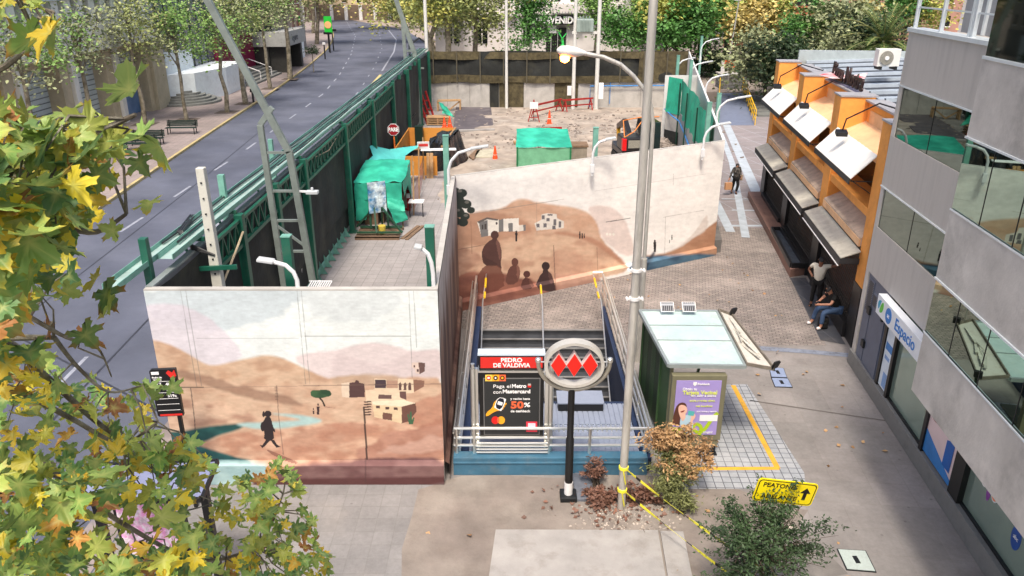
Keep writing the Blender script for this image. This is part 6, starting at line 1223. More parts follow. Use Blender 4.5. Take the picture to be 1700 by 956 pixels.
# ================= ALLEY HEAD: ramp, steps, stone block, signs =================
rb=mat('ramp blue grey',lin((.42,.46,.55)),.7,var=.1)
r0=G(1190,208);r1=G(1253,208);r2=G(1232,150,.9);r3=G(1194,150,.9)
t=thing('wheelchair_ramp','blue-grey access ramp between yellow railings','ramp',(16.5,62,0)); b=MB(); b.add([(r0.x,r0.y,.01),(r1.x,r1.y,.01),(r2.x,r2.y,.9),(r3.x,r3.y,.9),(r0.x,r0.y,0),(r1.x,r1.y,0),(r2.x,r2.y,0),(r3.x,r3.y,0)],[(0,1,2,3),(4,7,6,5),(0,4,5,1),(1,5,6,2),(2,6,7,3),(3,7,4,0)]); b.build('deck',rb,t)
for a,c_,nm in ((r0,r3,'left'),(r1,r2,'right')):
    rr_=thing('yellow_railing',f'yellow metal railing along the {nm} side of the blue-grey ramp','railing',a); b=MB(); b2=MB(); A=Vector((a.x,a.y,0));C_=Vector((c_.x,c_.y,.9)); up=Vector((0,0,1.1))
    for h_ in (1.1,.75,.4): b.bar(A+Vector((0,0,h_)),C_+Vector((0,0,h_)),.06)
    for k in range(9): q=A.lerp(C_,k/8); b2.bar(q,q+up,.05)
    b.build('rail',yelp,rr_); b2.build('baluster',yelp,rr_)
t=thing('steps','grey concrete steps left of the access ramp','steps',(15,68,0)); b=MB()
for k in range(6): b.box(14.0-.0*k,16.4,64.2+k*.8,70,.15*k,.15*k+.15)
b.build('flight',MATS['grey stone step'],t); 
t=thing('steps','low grey steps to the right of the access ramp','steps',(22,64,0)); b=MB()
for k in range(4): b.box(19.6,26,62.5+k*1.1,72,.16*k,.16*k+.16)
b.build('flight',MATS['grey stone step'],t)
b=MB(); b.box(14,60,70,130,0,.9); struct('raised_plaza',b,mat('plaza paving',lin((.56,.52,.49)),.9,var=.15,scale=.6))
t=thing('stone_planter','low planter wall of grey stone blocks at the alley head','planter',(19,73,.9)); a=Y(1196,148,72);c_=Y(1240,125,72); b=MB(); b.box(a.x,c_.x,72,74,.85,c_.z); b.build('wall',brickmat('grey stone blocks',lin((.38,.39,.40)),lin((.46,.46,.46)),lin((.28,.28,.28)),.6,.3,.03,.9,.5,.2,rot=(R(90),0,0)),t); b=MB(); b.box(a.x-.05,c_.x+.05,71.95,74.05,c_.z,c_.z+.1); b.build('coping',conc,t)
g=Y(1210,153,70); t=thing('road_works_sign','orange road works sign with black double arrow at the alley head','sign',(g.x,70,.9)); a=Y(1202,112,70);c_=Y(1222,100,70)
b=MB(); b.box(a.x,c_.x,69.95,70,a.z,c_.z); b.build('board',mat('orange sign',lin((.98,.33,.08)),.5,var=.03),t); cx=(a.x+c_.x)/2;cz=(a.z+c_.z)/2; w_=c_.x-a.x
b=MB(); b.prism([(-.35*w_,0),(-.2*w_,-.12),(-.2*w_,-.04),(.2*w_,-.04),(.2*w_,-.12),(.35*w_,0),(.2*w_,.12),(.2*w_,.04),(-.2*w_,.04),(-.2*w_,.12)],0,.01,lambda x,y,z:(cx+x,69.945-z,cz+y-.1)); b.build('arrow',black,t); b=MB(); b.bar((cx,70.05,.9),(cx,70.05,c_.z),.08); b.build('post',galv,t)
a=Y(1196,120,71);c_=Y(1204,101,71); b=MB(); b.box(a.x,c_.x,70.9,71,a.z,c_.z); b.build('white_board',white,t)
q=Y(1208,100,76); t=thing('street_lamp','thin dark street lamp with white head at the alley head','street lamp',(q.x,76,.9)); b=MB(); b.tube([(q.x,76,.9),(q.x+.5,76,8.4)],.07); b.build('pole',galv,t); b=MB(); b.cbox((q.x+.35,76,8.4),(.6,.3,.15)); b.build('lamp_head',white,t)
# ================= CONSTRUCTION YARD =================
tarp=mat('green tarpaulin',lin((.13,.60,.50)),.6,var=.14,scale=1.5,bump=.6,bscale=4,col2=lin((.22,.74,.62))); teal_=mat('teal shade cloth',lin((.32,.74,.72)),.7,var=.1,scale=2); ply=mat('plywood',lin((.84,.57,.24)),.7,var=.15,scale=2,dirt=(lin((.55,.36,.18)),2,.4)); wood=mat('raw timber',lin((.68,.55,.40)),.8,var=.2,scale=4); woodd=mat('weathered timber',lin((.48,.39,.31)),.85,var=.25,scale=4); redb=mat('red barrier paint',lin((.62,.14,.12)),.6,var=.2); conem=mat('cone orange',lin((.98,.32,.12)),.5,var=.05); bt_=mat('black plastic sheet',lin((.10,.10,.11)),.25,var=.3,bump=1.5,bscale=5)
def drape(nm,grid,m,par,amp=.06,seed=0,sub=8):
    """cloth through a rows x cols grid of points, refined with small folds"""
    g=np.array([[tuple(p) for p in row] for row in grid],float); R_,C_=g.shape[:2]; r=np.random.default_rng(seed)
    u=np.linspace(0,R_-1,(R_-1)*sub+1); v=np.linspace(0,C_-1,(C_-1)*sub+1); ui=np.minimum(u.astype(int),R_-2);vi=np.minimum(v.astype(int),C_-2); fu=(u-ui)[:,None,None];fv=(v-vi)[None,:,None]
    P=(g[ui][:,vi]*(1-fu)+g[ui+1][:,vi]*fu)*(1-fv)+(g[ui][:,vi+1]*(1-fu)+g[ui+1][:,vi+1]*fu)*fv
    U_,V_=np.meshgrid(u,v,indexing='ij'); P+= (np.stack([fbm(U_*1.7+k*9,V_*2.3,seed+k) for k in range(3)],-1)-.5)*amp*2
    n,mn=P.shape[:2]; b=MB(); b.add(P.reshape(-1,3).tolist(),[(i*mn+j,i*mn+j+1,(i+1)*mn+j+1,(i+1)*mn+j) for i in range(n-1) for j in range(mn-1)]); return b.build(nm,m,par,smooth=True)
t=thing('tarp_hut','hut wrapped in green tarpaulin against the black-netted fence','hut',(-5.9,34.8,0))
x0,x1,y0,y1=-6.95,-4.85,33.4,36.4; zf,zb=2.0,2.35
drape('roof_tarp',[[(x0,y0,zf),((x0+x1)/2,y0-.05,zf+.08),(x1,y0,zf)],[(x0,(y0+y1)/2,zf+.2),((x0+x1)/2,(y0+y1)/2,zf+.42),(x1+.05,(y0+y1)/2,zf+.15)],[(x0,y1,zb),((x0+x1)/2,y1,zb+.1),(x1,y1,zb)]],tarp,t,.1,3)
drape('front_tarp',[[(x0,y0-.02,zf),(x0+.7,y0-.02,zf+.03),(x1-.8,y0-.03,zf+.03),(x1,y0-.02,zf)],[(x0,y0-.04,zf-.8),(x0+.7,y0-.03,zf-.75),(x1-.8,y0-.05,zf-.7),(x1,y0-.05,zf-.8)]],tarp,t,.05,4)
drape('front_tarp',[[(x1-.85,y0-.04,zf-.68),(x1,y0-.04,zf-.75)],[(x1-.62,y0-.2,.9),(x1+.15,y0-.2,.8)],[(x1-.3,y0-.25,.25),(x1+.2,y0-.1,.35)]],tarp,t,.1,5); drape('front_tarp',[[(x0,y0-.04,zf-.75),(x0+.75,y0-.04,zf-.72)],[(x0+.0,y0-.05,.3),(x0+.45,y0-.05,.35)]],tarp,t,.06,6)
drape('side_tarp',[[(x1+.02,y0,zf),(x1+.05,(y0+y1)/2,zf+.1),(x1+.02,y1,zb)],[(x1+.1,y0,1.4),(x1+.05,(y0+y1)/2,1.6),(x1+.02,y1,.5)]],tarp,t,.06,7)
b=MB()
for x in (x0+.05,x1-.05):
    for y in (y0+.05,y1): b.bar((x,y,0),(x,y,zf-.05),.07)
b.build('frame',woodd,t); b=MB(); b.box(x0+.1,x1-.1,y1-.1,y1,0,2.2); b.build('back_panel',mat('pale board',lin((.7,.68,.6)),.8,var=.2),t)
b=MB(); b.box(x0+.3,x0+.9,y0+.3,y0+1,0,.9); b.box(x0+.25,x0+.85,y0+.2,y0+.9,.95,1.25); tag(b.build('tool_crate',woodd,bevel=.01),'brown wooden crates stacked inside the mouth of the green hut','crate')
b=MB(); b.box(x0+1.0,x1-.35,y0+.4,y0+1.1,.7,.78); tb=thing('work_table','white-topped work table inside the green hut','table',(x0+1.5,y0+.7,0)); b.build('table_top',white,tb)
for x in (x0+1.1,x1-.45): b=MB(); b.box(x-.03,x+.03,y0+.5,y0+1,0,.7); b.build('leg',woodd,tb)
b=MB(); b.box(x1+.05,x1+.75,y0+1.3,y0+1.9,.72,.76); tb=thing('work_table','small white folding table beside the right side of the green hut','table',(x1+.4,y0+1.6,0)); b.build('table_top',white,tb); b=MB(); b.bar((x1+.1,y0+1.4,0),(x1+.1,y0+1.4,.72),.04); b.bar((x1+.7,y0+1.5,0),(x1+.7,y0+1.5,.72),.04); b.build('leg',black,tb)
# shade sail
t=thing('shade_sail','teal shade cloth stretched to points between the fence and the plywood bin','shade sail',(-5,40,2.5))
c=[Y(611,240,38.5),Y(640,249,41),Y(702,240,42),Y(684,258,40),Y(672,272,37),Y(603,272,37)]
drape('cloth',[[c[0],c[1]*.9+c[2]*.1,c[2]],[c[0].lerp(c[5],.45)+Vector((.35,0,-.1)),(c[1]+c[4])/2+Vector((0,0,-.15)),c[3]+Vector((-.35,0,0))],[c[5],(c[5]+c[4])/2,c[4]]],teal_,t,.06,9)
b=MB(); 
for q in (c[2],c[3]): b.bar((q.x,q.y,0),q,.05)
b.build('pole',wood,t)
# easel board
t=thing('notice_easel','green timber easel holding a white and blue notice board in front of the hut','easel',(-5.9,32.2,0))
e=Vector((-5.75,32.2,0)); bx=lambda x,y,z:(e.x+x,e.y+y,z)
b=MB()
for s in (-.55,.55): b.bar(bx(s-.5,.45,.25),bx(s*.3,.0,1.25),.07); b.bar(bx(s+.5,-.45,.25),bx(s*.3,0,1.25),.07)
b.bar(bx(-.9,-.4,.25),bx(.95,-.4,.25),.08); b.bar(bx(-.9,.4,.25),bx(.95,.4,.25),.08); b.bar(bx(-.35,0,.3),bx(-.35,0,2.3),.08); b.bar(bx(.35,.3,.3),bx(.3,.3,2.2),.07); b.build('frame',mat('dark green timber',lin((.14,.30,.22)),.6,var=.2),t)
b=MB(); b.slab([bx(-.38,-.1,1.0),bx(.32,.25,1.0),bx(.32,.25,2.35),bx(-.38,-.1,2.35)],.04,(.45,-.9,0)); b.build('board',mat('board white',lin((.80,.86,.88)),.6,var=.5,scale=5,col2=lin((.22,.48,.66))),t)
b=MB(); 
for k in range(5): b.box(e.x-.95,e.x+.95,e.y-.7+k*.33,e.y-.5+k*.33,.1,.14)
b.box(e.x-.95,e.x+.95,e.y-.7,e.y-.64,0,.14); b.box(e.x-.95,e.x+.95,e.y+.74,e.y+.8,0,.1); tag(b.build('wooden_pallet',woodd),'wooden pallet under the green easel','pallet')
b=MB(); b.lathe([(.13,.14),(.17,.5)],(e.x+.15,e.y-.2,0),14); tag(b.build('bucket',mat('yellow bucket',lin((.82,.72,.30)),.5)),'small yellow bucket on the pallet under the easel','bucket')
for k,(p,q) in enumerate((((-4.7,31.6,.03),(-4.2,33.4,.05)),((-4.5,31.5,.03),(-4.0,33.4,.05)))): b=MB(); b.bar(p,q,.16,.04); tag(b.build('plank',woodd),('left' if k==0 else 'right')+' one of two planks lying beside the easel pallet','plank')
# red stands
def stand(lab,u,v,h): 
    g=G(u,v); t=thing('red_stand',lab,'stand',g,'red steel stands'); b=MB(); b.tube([g,g+Vector((0,0,h))],.07,10); b.build('post',redb,t); b=MB(); b.cbox(g+Vector((0,0,.03)),(.55,.3,.06)); b.cbox(g+Vector((0,0,h)),(.35,.3,.12)); b.cbox(g+Vector((0,0,h-.35)),(.2,.2,.1)); b.build('plates',redb,t)
stand('red steel stand nearest the green hut',668,348,1.15); stand('taller red steel stand behind, right of the hut',676,335,1.3)
g=G(679,350); t=thing('red_barrier','narrow red and white barrier leaning beside the red stands','barrier',g); b=MB(); b.bar(g,g+Vector((0,.1,1.0)),.16,.05); b.build('board',redb,t); b=MB(); b.cbox(g+Vector((0,0,.75)),(.17,.06,.22)); b.build('white_band',white,t)
t=thing('mesh_fence','pink plastic mesh strung on wooden stakes beside the walkway','fence',G(693,310)); b=MB(); sk=[(687,357,268),(696,330,243),(703,297,228)]
pts=[]; 
for u,v,vt in sk: g=G(u,v); tp=Y(u-1,vt,g.y); b.bar(g,tp,.06); pts.append(g)
b.build('stake',wood,t); drape('mesh',[[p+Vector((0,0,1.15)) for p in pts],[p+Vector((0,0,.1)) for p in pts]],mat('pink mesh',lin((.72,.50,.48)),.8,var=.3,scale=12,alpha=.55),t,.05,12)
# black sheeting heap
t=thing('sheeted_heap','stack of material under crumpled black plastic sheet, two timber boards leaning on it','heap',G(728,290)); g0=G(706,288);g1=G(745,280); g2=G(750,250)
hh=1.55; drape('sheet',[[g0+Vector((-.1,-.15,0)),g0.lerp(g1,.5)+Vector((0,-.35,0)),g1+Vector((.1,-.1,0))],[g0+Vector((0,0,hh)),g0.lerp(g1,.5)+Vector((0,-.05,hh*1.02)),g1+Vector((0,0,hh*1.05))],[g0+Vector((.1,2.6,hh)),g0.lerp(g1,.5)+Vector((0,2.8,hh*1.1)),g1+Vector((.5,2.8,hh*1.1))],[g0+Vector((.1,3.0,0)),g0.lerp(g1,.5)+Vector((0,3.2,0)),g1+Vector((.6,3.1,0))]],bt_,t,.22,15,10)
drape('sheet',[[g1+Vector((.1,-.1,0)),g1+Vector((.9,1.2,0)),g1+Vector((1.0,2.9,0))],[g1+Vector((0,0,hh*1.05)),g1+Vector((.25,1.4,hh*1.1)),g1+Vector((.5,2.8,hh*1.1))]],bt_,t,.18,16,10)
b=MB(); 
for u in (711,717): g=G(u,296); b.bar(g,g+Vector((0,.35,1.35)),.17,.05)
b.build('timber_board',wood,t)
t=thing('sheeted_heap','low heap under black sheet behind the mesh fence','heap',G(685,282)); g0=G(662,282);g1=G(704,278); drape('sheet',[[g0,g1],[g0+Vector((0,.2,.9)),g1+Vector((0,.2,1.0))],[g0+Vector((0,2,.9)),g1+Vector((0,2,.9))],[g0+Vector((0,2.3,0)),g1+Vector((0,2.3,0))]],bt_,t,.2,18,12)
# plywood bin
t=thing('plywood_bin','open bin of orange plywood sheets with green outer side behind the black heap','bin',G(712,245)); A=G(671,268);B_=G(742,262);
xa,xb,ya,yb_=-6.6,-3.6,45,49.5; b=MB(); b.box(xa,xb,yb_,yb_+.05,0,1.5); b.build('back_sheet',ply,t); b=MB(); b.prism([(xa,ya-2),(xa+.06,ya-2),(xa+.06,yb_),(xa,yb_)],0,1.45); b.build('side_sheet',ply,t); b=MB(); b.prism([(xb,ya),(xb+.06,ya),(xb+.06,yb_),(xb,yb_)],0,1.45); b.build('side_sheet',mat('green ply',lin((.25,.45,.35)),.7,var=.15),t); b=MB(); b.box(xa,xb-.6,ya-2,ya-1.95,0,1.1); b.build('front_sheet',ply,t)
b=MB(); b.bar((xb+.03,ya,1.93),(xb+.03,yb_,1.5),.08); b.bar((xa,ya-1,1.2),(xb,ya-.6,1.4),.1); b.build('top_batten',wood,t); b=MB(); b.box(xa+.5,xa+1.0,yb_-.7,yb_-.2,0,1.7); tag(b.build('dark_bin',mat('dark green plastic',lin((.07,.16,.12)),.5)),'dark green plastic container standing inside the plywood bin','container')
t=thing('info_boards','white boards with red print lying on the black sheeted heap','board',G(730,262,1.7)); q=G(728,248,1.75); b=MB(); b.cbox(q,(1.9,.5,.04),.1); b.build('board',white,t,bevel=.01); b=MB(); b.cbox(q+Vector((-.8,-.1,.25)),(.65,.04,.4),.1,.3); b.build('board',white,t); b=MB(); b.cbox(q+Vector((-.8,-.13,.26)),(.5,.03,.14),.1,.3); b.build('red_print',red,t)
# PARE sign
t=thing('stop_sign','octagonal red stop sign reading PARE beside the black netting','sign',Y(653,250,41)); q=Y(653,215,42); b=MB(); oc=[(.34*math.cos(R(22.5+45*k)),.34*math.sin(R(22.5+45*k))) for k in range(8)]; b.prism(oc,0,.03,lambda x,y,z:(q.x+x,q.y-z,q.z+y)); b.build('board',white,t); b=MB(); b.prism([(x*.92,y*.92) for x,y in oc],.03,.035,lambda x,y,z:(q.x+x,q.y-z,q.z+y)); b.build('face',mat('dark red sign',lin((.60,.07,.12)),.5,var=.03),t); text('lettering','PARE',.28,basis((q.x,q.y-.04,q.z),(1,0,0),(0,0,1)),wht,t,bold=.012,maxw=.54); b=MB(); b.tube([(q.x+.05,q.y+.05,0),(q.x,q.y+.03,q.z)],.04); b.build('post',mat('orange post',lin((.85,.42,.15)),.6),t)
# barriers, trestles, cones
def barrier(lab,a,c_,h=.95,name='red_barrier'):
    a=Vector(a);c_=Vector(c_); t=thing(name,lab,'barrier',a.lerp(c_,.5),'red site barriers'); up=Vector((0,0,h)); b=MB(); b.bar(a+up,c_+up,.1,.14); b.bar(a+up*.5,c_+up*.5,.08,.1); b.build('rail',redb,t)
    n=(c_-a).cross(Vector((0,0,1))).normalized()*.35
    for k in (.08,.92): q=a.lerp(c_,k); b=MB(); b.bar(q+n,q+up,.07); b.bar(q-n,q+up,.07); b.bar(q+n,q-n,.06); b.build('leg',redb,t)
g=lambda u,v:G(u,v,.03)
barrier('long red barrier across the yard behind the white easel sign',g(884,196),g(932,184)); barrier('red barrier continuing right to the white service pole',g(934,186),g(984,182)); barrier('red barrier behind the green shed, left half',g(858,240),g(900,241),.7); barrier('red barrier behind the green shed, right half',g(898,238),g(932,237),1.0)
for k,(u,v,du,lab) in enumerate(((694,205,8,'nearest red frame of the stack against the fence'),(699,199,8,'middle red frame of the stack against the fence'),(705,192,9,'rear red frame of the stack against the fence'))):
    a=g(u,v); t=thing('red_barrier',lab,'barrier',a,'red site barriers'); b=MB(); b.bar(a,a+Vector((-.35,.3,1.9)),.12); b.bar(a+Vector((.7,0,0)),a+Vector((.1,.3,1.9)),.12); b.bar(a+Vector((.1,0,.5)),a+Vector((.6,0,.5)),.1); b.bar(a+Vector((-.1,0,1.2)),a+Vector((.35,0,1.2)),.1); b.build('frame',redb,t)
for u0,v0,u1,v1,lab in ((712,190,688,135,'long timber leaning on the far fence corner'),(708,188,684,140,'shorter timber leaning on the far fence corner')):
    a=g(u0,v0); e_=Y(u1,v1,a.y+.5); b=MB(); b.bar(a,e_,.2,.08); tag(b.build('leaning_timber',wood),lab,'timber')
a=g(727,184);c_=g(764,183); t=thing('trestle','wooden trestle standing before the rear concrete panels','trestle',a.lerp(c_,.5)); b=MB(); b.bar(a+Vector((0,0,.8)),c_+Vector((0,0,.8)),.25,.08); b.bar(a+Vector((0,.5,.8)),c_+Vector((0,.5,.8)),.25,.08); b.build('top',wood,t)
for q in (a,c_): b=MB(); b.bar(q,q+Vector((0,0,.8)),.12); b.bar(q+Vector((0,.5,0)),q+Vector((0,.5,.8)),.12); b.build('leg',wood,t)
b=MB(); m_=a.lerp(c_,.5); b.bar(m_+Vector((0,0,.05)),a+Vector((0,0,.75)),.1); b.bar(m_+Vector((0,0,.05)),c_+Vector((0,0,.75)),.1); b.build('brace',wood,t)
a=g(728,206); b=MB(); 
for k in range(4): b.cbox(a+Vector((0,0,.08+k*.16)),(1.7,1.1,.07))
for dx in (-.75,0,.75): b.cbox(a+Vector((dx,-.45,.3)),(.12,.12,.6))
tag(b.build('wooden_pallet',wood),'small stack of pallets left of the dark steel plate','pallet')
def cone(lab,u,v,h=.7):
    p=g(u,v); t=thing('traffic_cone',lab,'cone',p,'orange traffic cones'); b=MB(); b.lathe([(.17,.03),(.035,h)],p,14); b.build('body',conem,t,smooth=True); b=MB(); b.cbox(p+Vector((0,0,.02)),(.42,.42,.04)); b.build('base',conem,t); b=MB(); b.lathe([(.125,h*.36),(.09,h*.58)],p,14); b.build('white_band',white,t)
cone('orange cone beside the flat boards on the dirt',822,265,.85); cone('large orange cone in front of the red barriers',912,205,1.0); cone('orange cone left of the green cloth',738,212,.8); cone('orange cone right of the green cloth',747,211,.8)
a=g(741,205); t=thing('green_cloth','small crumpled green cloth hung between two cones','cloth',a); drape('cloth',[[a+Vector((-.5,0,1.6)),a+Vector((.1,0,1.2))],[a+Vector((-.2,0,.7)),a+Vector((.6,0,.5))]],tarp,t,.2,22)
p=gpx([(757,179),(815,180),(820,217),(752,217)]); b=MB(); b.prism(p,.02,.09); tag(b.build('steel_plate',mat('dark steel plate',lin((.36,.34,.36)),.7,.1,var=.15,scale=1,dirt=(lin((.5,.47,.46)),1,.4))),'large dark steel road plate before the rear net gate','plate')
a=g(753,219);c_=g(821,217); b=MB(); b.bar(a+Vector((0,0,.08)),c_+Vector((0,0,.08)),.35,.12); tag(b.build('concrete_beam',slabm),'pale concrete beam along the near edge of the steel plate','beam')
for pts,lab in (([(792,252),(822,250),(820,264),(788,263)],'flat pale board on the dirt beside the cone'),([(778,262),(797,245),(801,247),(786,268)],'narrow flat board left of the pale board')): b=MB(); b.prism(gpx(pts),.05,.12); tag(b.build('board',MATS['weathered timber'] if 'narrow' in lab else mat('pale board',lin((.7,.64,.55)),.8)),lab,'board')
a=g(886,203); t=thing('sign_easel','small white sign on a dark tripod easel','sign',a); b=MB()
for d in ((-.45,-.3),(.45,-.3),(0,.5)): b.bar(a+Vector((d[0],d[1],0)),a+Vector((0,0,1.7)),.05)
b.bar(a+Vector((-.35,-.22,.4)),a+Vector((.35,-.22,.4)),.05); b.build('tripod',redb,t); b=MB(); b.cbox(a+Vector((0,-.15,1.3)),(.62,.04,.5)); b.build('board',white,t)
# green shed
t=thing('tarp_shed','low shed covered in bright green sheeting beyond the slanting painted wall','shed',G(902,285)); xl=Y(858,284,42.3).x;xr=Y(947,284,42.3).x; y0=42.3;y1=45.6; z1=1.75;z2=2.15
drape('roof_sheet',[[(xl-.05,y0,z1),((xl+xr)/2,y0,z1),(xr+.05,y0,z1)],[(xl,y1,z2),((xl+xr)/2,y1,z2+.05),(xr,y1,z2)]],tarp,t,.06,30,10)
b=MB(); b.box(xl+.05,xr-.05,y0+.05,y0+.1,.45,z1-.05); b.build('front_sheet',mat('pale green mesh',lin((.42,.66,.52)),.7,var=.15,scale=3),t); b=MB(); b.box(xl,xl+.05,y0,y1,0,z1); b.box(xr-.05,xr,y0,y1,0,z1); b.build('side_sheet',tarp,t); b=MB(); b.box(xl,xr,y0+.02,y0+.12,0,.4)
for x in (xl+.02,xr-.02): b.bar((x,y0,0),(x,y0,z1),.09)
b.bar((xl,y0,.5),(xr,y0,.5),.06); b.build('frame',mat('green frame',lin((.05,.42,.25)),.6),t)
a=G(960,272); t=thing('timber_box','grey timber box beside the green shed','box',a); b=MB(); b.cbox(a+Vector((0,.6,.5)),(1.0,1.2,1.0)); b.build('body',mat('grey timber',lin((.56,.52,.47)),.8,var=.2),t); b=MB(); b.cbox(a+Vector((0,.6,1.05)),(1.15,1.3,.1)); b.build('lid',woodd,t)
a=g(870,238); b=MB(); b.cbox(a+Vector((0,0,.1)),(1.4,.5,.12),.1); tag(b.build('timber_board',wood),'timber board leaning behind the green shed','board')
# excavator
ex=thing('excavator','compact black and red excavator with glazed cab, parked by the rubble pile','excavator',(7.4,46.2,.05),None,R(6)); local(ex)
trk=mat('rubber track',lin((.16,.16,.16)),.8,var=.3); dkp=mat('dark grey paint',lin((.20,.21,.23)),.35,.2,var=.1); rdl=mat('red light',lin((.85,.08,.10)),.3); glsx=mat('cab glass',lin((.16,.22,.22)),.05,.4,var=.1); ylw=mat('machine yellow',lin((.90,.66,.12)),.5,var=.1)
for x in (-.95,.95):
    b=MB(); b.prism([(-1.3,.0),(1.3,.0),(1.55,.28),(1.3,.56),(-1.3,.56),(-1.55,.28)],-.2,.2,lambda a_,z_,w__,X=x:(X+w__,a_,z_)); k_=b.build('track',trk,ex,bevel=.04); b=MB()
    for q in (-1.1,-.55,0,.55,1.1): b.lathe([(.17,-.22),(.17,.22)],(x,q,.28),12,Matrix.Rotation(math.pi/2,3,'Y'))
    b.build('wheel',dkp,k_)
b=MB(); b.box(-1.15,1.15,-1.35,1.2,.62,.95); b.build('deck',dkp,ex,bevel=.05); b=MB(); b.box(-1.15,.05,-1.45,.2,.95,1.75); b.build('engine_cover',mat('machine black',lin((.12,.12,.13)),.3,.1),ex,bevel=.1); b=MB(); b.box(-1.2,-.95,-1.5,-1.2,1.0,1.7); b.build('tail_light',rdl,ex,bevel=.03); b=MB(); b.box(-1.1,-.75,-1.53,-1.45,.72,.85); b.build('reflector',white,ex)
b=MB(); b.box(-.85,-.15,-1.47,-1.44,1.15,1.6); b.build('vent',MATS['grey grille'],ex)
b=MB(); b.prism([(-1.2,.95),(1.1,.95),(1.15,1.7),(.75,2.55),(-1.1,2.55),(-1.2,1.7)],.2,1.12,lambda a_,z_,w__:(w__,a_,z_)); cb=b.build('cab',glsx,ex,bevel=.04); b=MB()
for x in (.2,1.12):
    for P_ in (((-1.2,.95),(-1.2,1.7)),((-1.2,1.7),(-1.1,2.55)),((1.1,.95),(1.15,1.7)),((1.15,1.7),(.75,2.55)),((-.1,.95),(-.1,2.55))): b.bar((x,*P_[0]),(x,*P_[1]),.09)
b.box(.12,1.2,-1.2,.85,2.53,2.63); b.box(.2,1.12,-1.25,-1.18,.93,1.2); b.build('cab_frame',mat('machine black',(0,0,0)),cb); b=MB(); b.box(.3,1.05,-1.27,-1.25,1.0,1.08); b.build('yellow_stripe',ylw,cb)
b=MB(); b.bar((-.2,.6,1.2),(-.25,2.0,2.1),.3,.4); b.bar((-.25,2.0,2.1),(-.25,3.6,1.5),.24,.34); b.build('boom',mat('machine black',(0,0,0)),ex,bevel=.03); b=MB(); b.bar((-.25,3.6,1.5),(-.25,3.2,.5),.2,.25); b.build('stick',ylw,ex); b=MB(); b.prism([(3.0,.5),(3.6,.6),(3.7,.1),(3.1,.0)],-.6,.1,lambda a_,z_,w__:(w__,a_,z_)); b.build('bucket',dkp,ex)
b=MB(); b.tube([(-1.05,-1.3,1.7),(-1.0,-.6,2.6),(-.1,-.6,2.75),(1.1,-.7,2.8)],.035); b.tube([(-1.05,-1.3,1.75),(-.5,-1.35,2.1),(.1,-.9,2.7)],.03); b.build('guard_rail',mat('orange rail',lin((.85,.5,.2)),.5),ex)
# rubble and stones
def scatter(nm,lab,cx,cy,sx,sy,n,s,m,seed,cat='rubble',zf=None):
    r=random.Random(seed); b=MB()
    for k in range(n):
        x=r.gauss(cx,sx);y=r.gauss(cy,sy); q=s*r.uniform(.4,1.4); z=(zf(x,y) if zf else 0)+q*.2; b.cbox((x,y,z),(q,q*r.uniform(.5,1),q*r.uniform(.3,.8)),r.uniform(0,6),r.uniform(-.5,.5),r.uniform(-.5,.5))
    o=b.build(nm,m); tag(o,lab,cat); o['kind']='stuff'; return o
rub=mat('rubble',lin((.56,.52,.49)),.9,var=.3,island=.35)
scatter('rubble','broken stone scattered over the excavated ground',4,55,4.5,5.5,900,.16,rub,1)
scatter('rubble','pile of rubble between the excavator and the green net',9.3,48.5,.7,1.6,500,.3,rub,2,zf=lambda x,y:.8*math.exp(-((x-9.4)/.9)**2-((y-48.5)/2)**2)-.05)
scatter('gravel','small white stones and gravel round the foot of the tall lamp post',2.3,13.15,.5,.35,420,.035,mat('pale gravel',lin((.66,.62,.58)),.9,island=.4),3,'gravel')
# white fin part behind the front wall
a=Y(511,478,15.6);c_=Y(544,472,15.6); b=MB()
for k in range(10): x=a.x+(c_.x-a.x)*k/9; b.bar((x,15.5,a.z),(x+.06,15.75,a.z+.1),.02,.012)
b.bar((a.x,15.76,a.z+.1),(c_.x+.06,15.76,a.z+.1),.02); b.bar(((a.x+c_.x)/2,15.78,0),((a.x+c_.x)/2,15.78,a.z+.1),.05); tag(b.build('louvre',white),'row of small white fins just behind the front painted wall','louvre')
# ================= PEOPLE =================
def skin(name,J,E,m,par,sub=2,root=0):
    """J: list of (x,y,z,r); E: edges"""
    me=bpy.data.meshes.new(name); me.from_pydata([j[:3] for j in J],E,[]); o=bpy.data.objects.new(name,me); COL.objects.link(o)
    md=o.modifiers.new('Skin','SKIN'); md.use_smooth_shade=True
    for i,j in enumerate(J):
        r=j[3]; me.skin_vertices[0].data[i].radius=(r if not isinstance(r,tuple) else r[0],)*2 if not isinstance(r,tuple) else r
        me.skin_vertices[0].data[i].use_root=(i==root)
    s=o.modifiers.new('Sub','SUBSURF'); s.levels=sub; s.render_levels=sub; me.materials.append(m); bpy.context.view_layer.update()
    ev=bpy.data.meshes.new_from_object(o.evaluated_get(bpy.context.evaluated_depsgraph_get())); bpy.data.objects.remove(o); o=bpy.data.objects.new(name,ev); COL.objects.link(o); ev.materials.clear(); ev.materials.append(m); ev.polygons.foreach_set('use_smooth',[True]*len(ev.polygons)); o.parent=par; return o
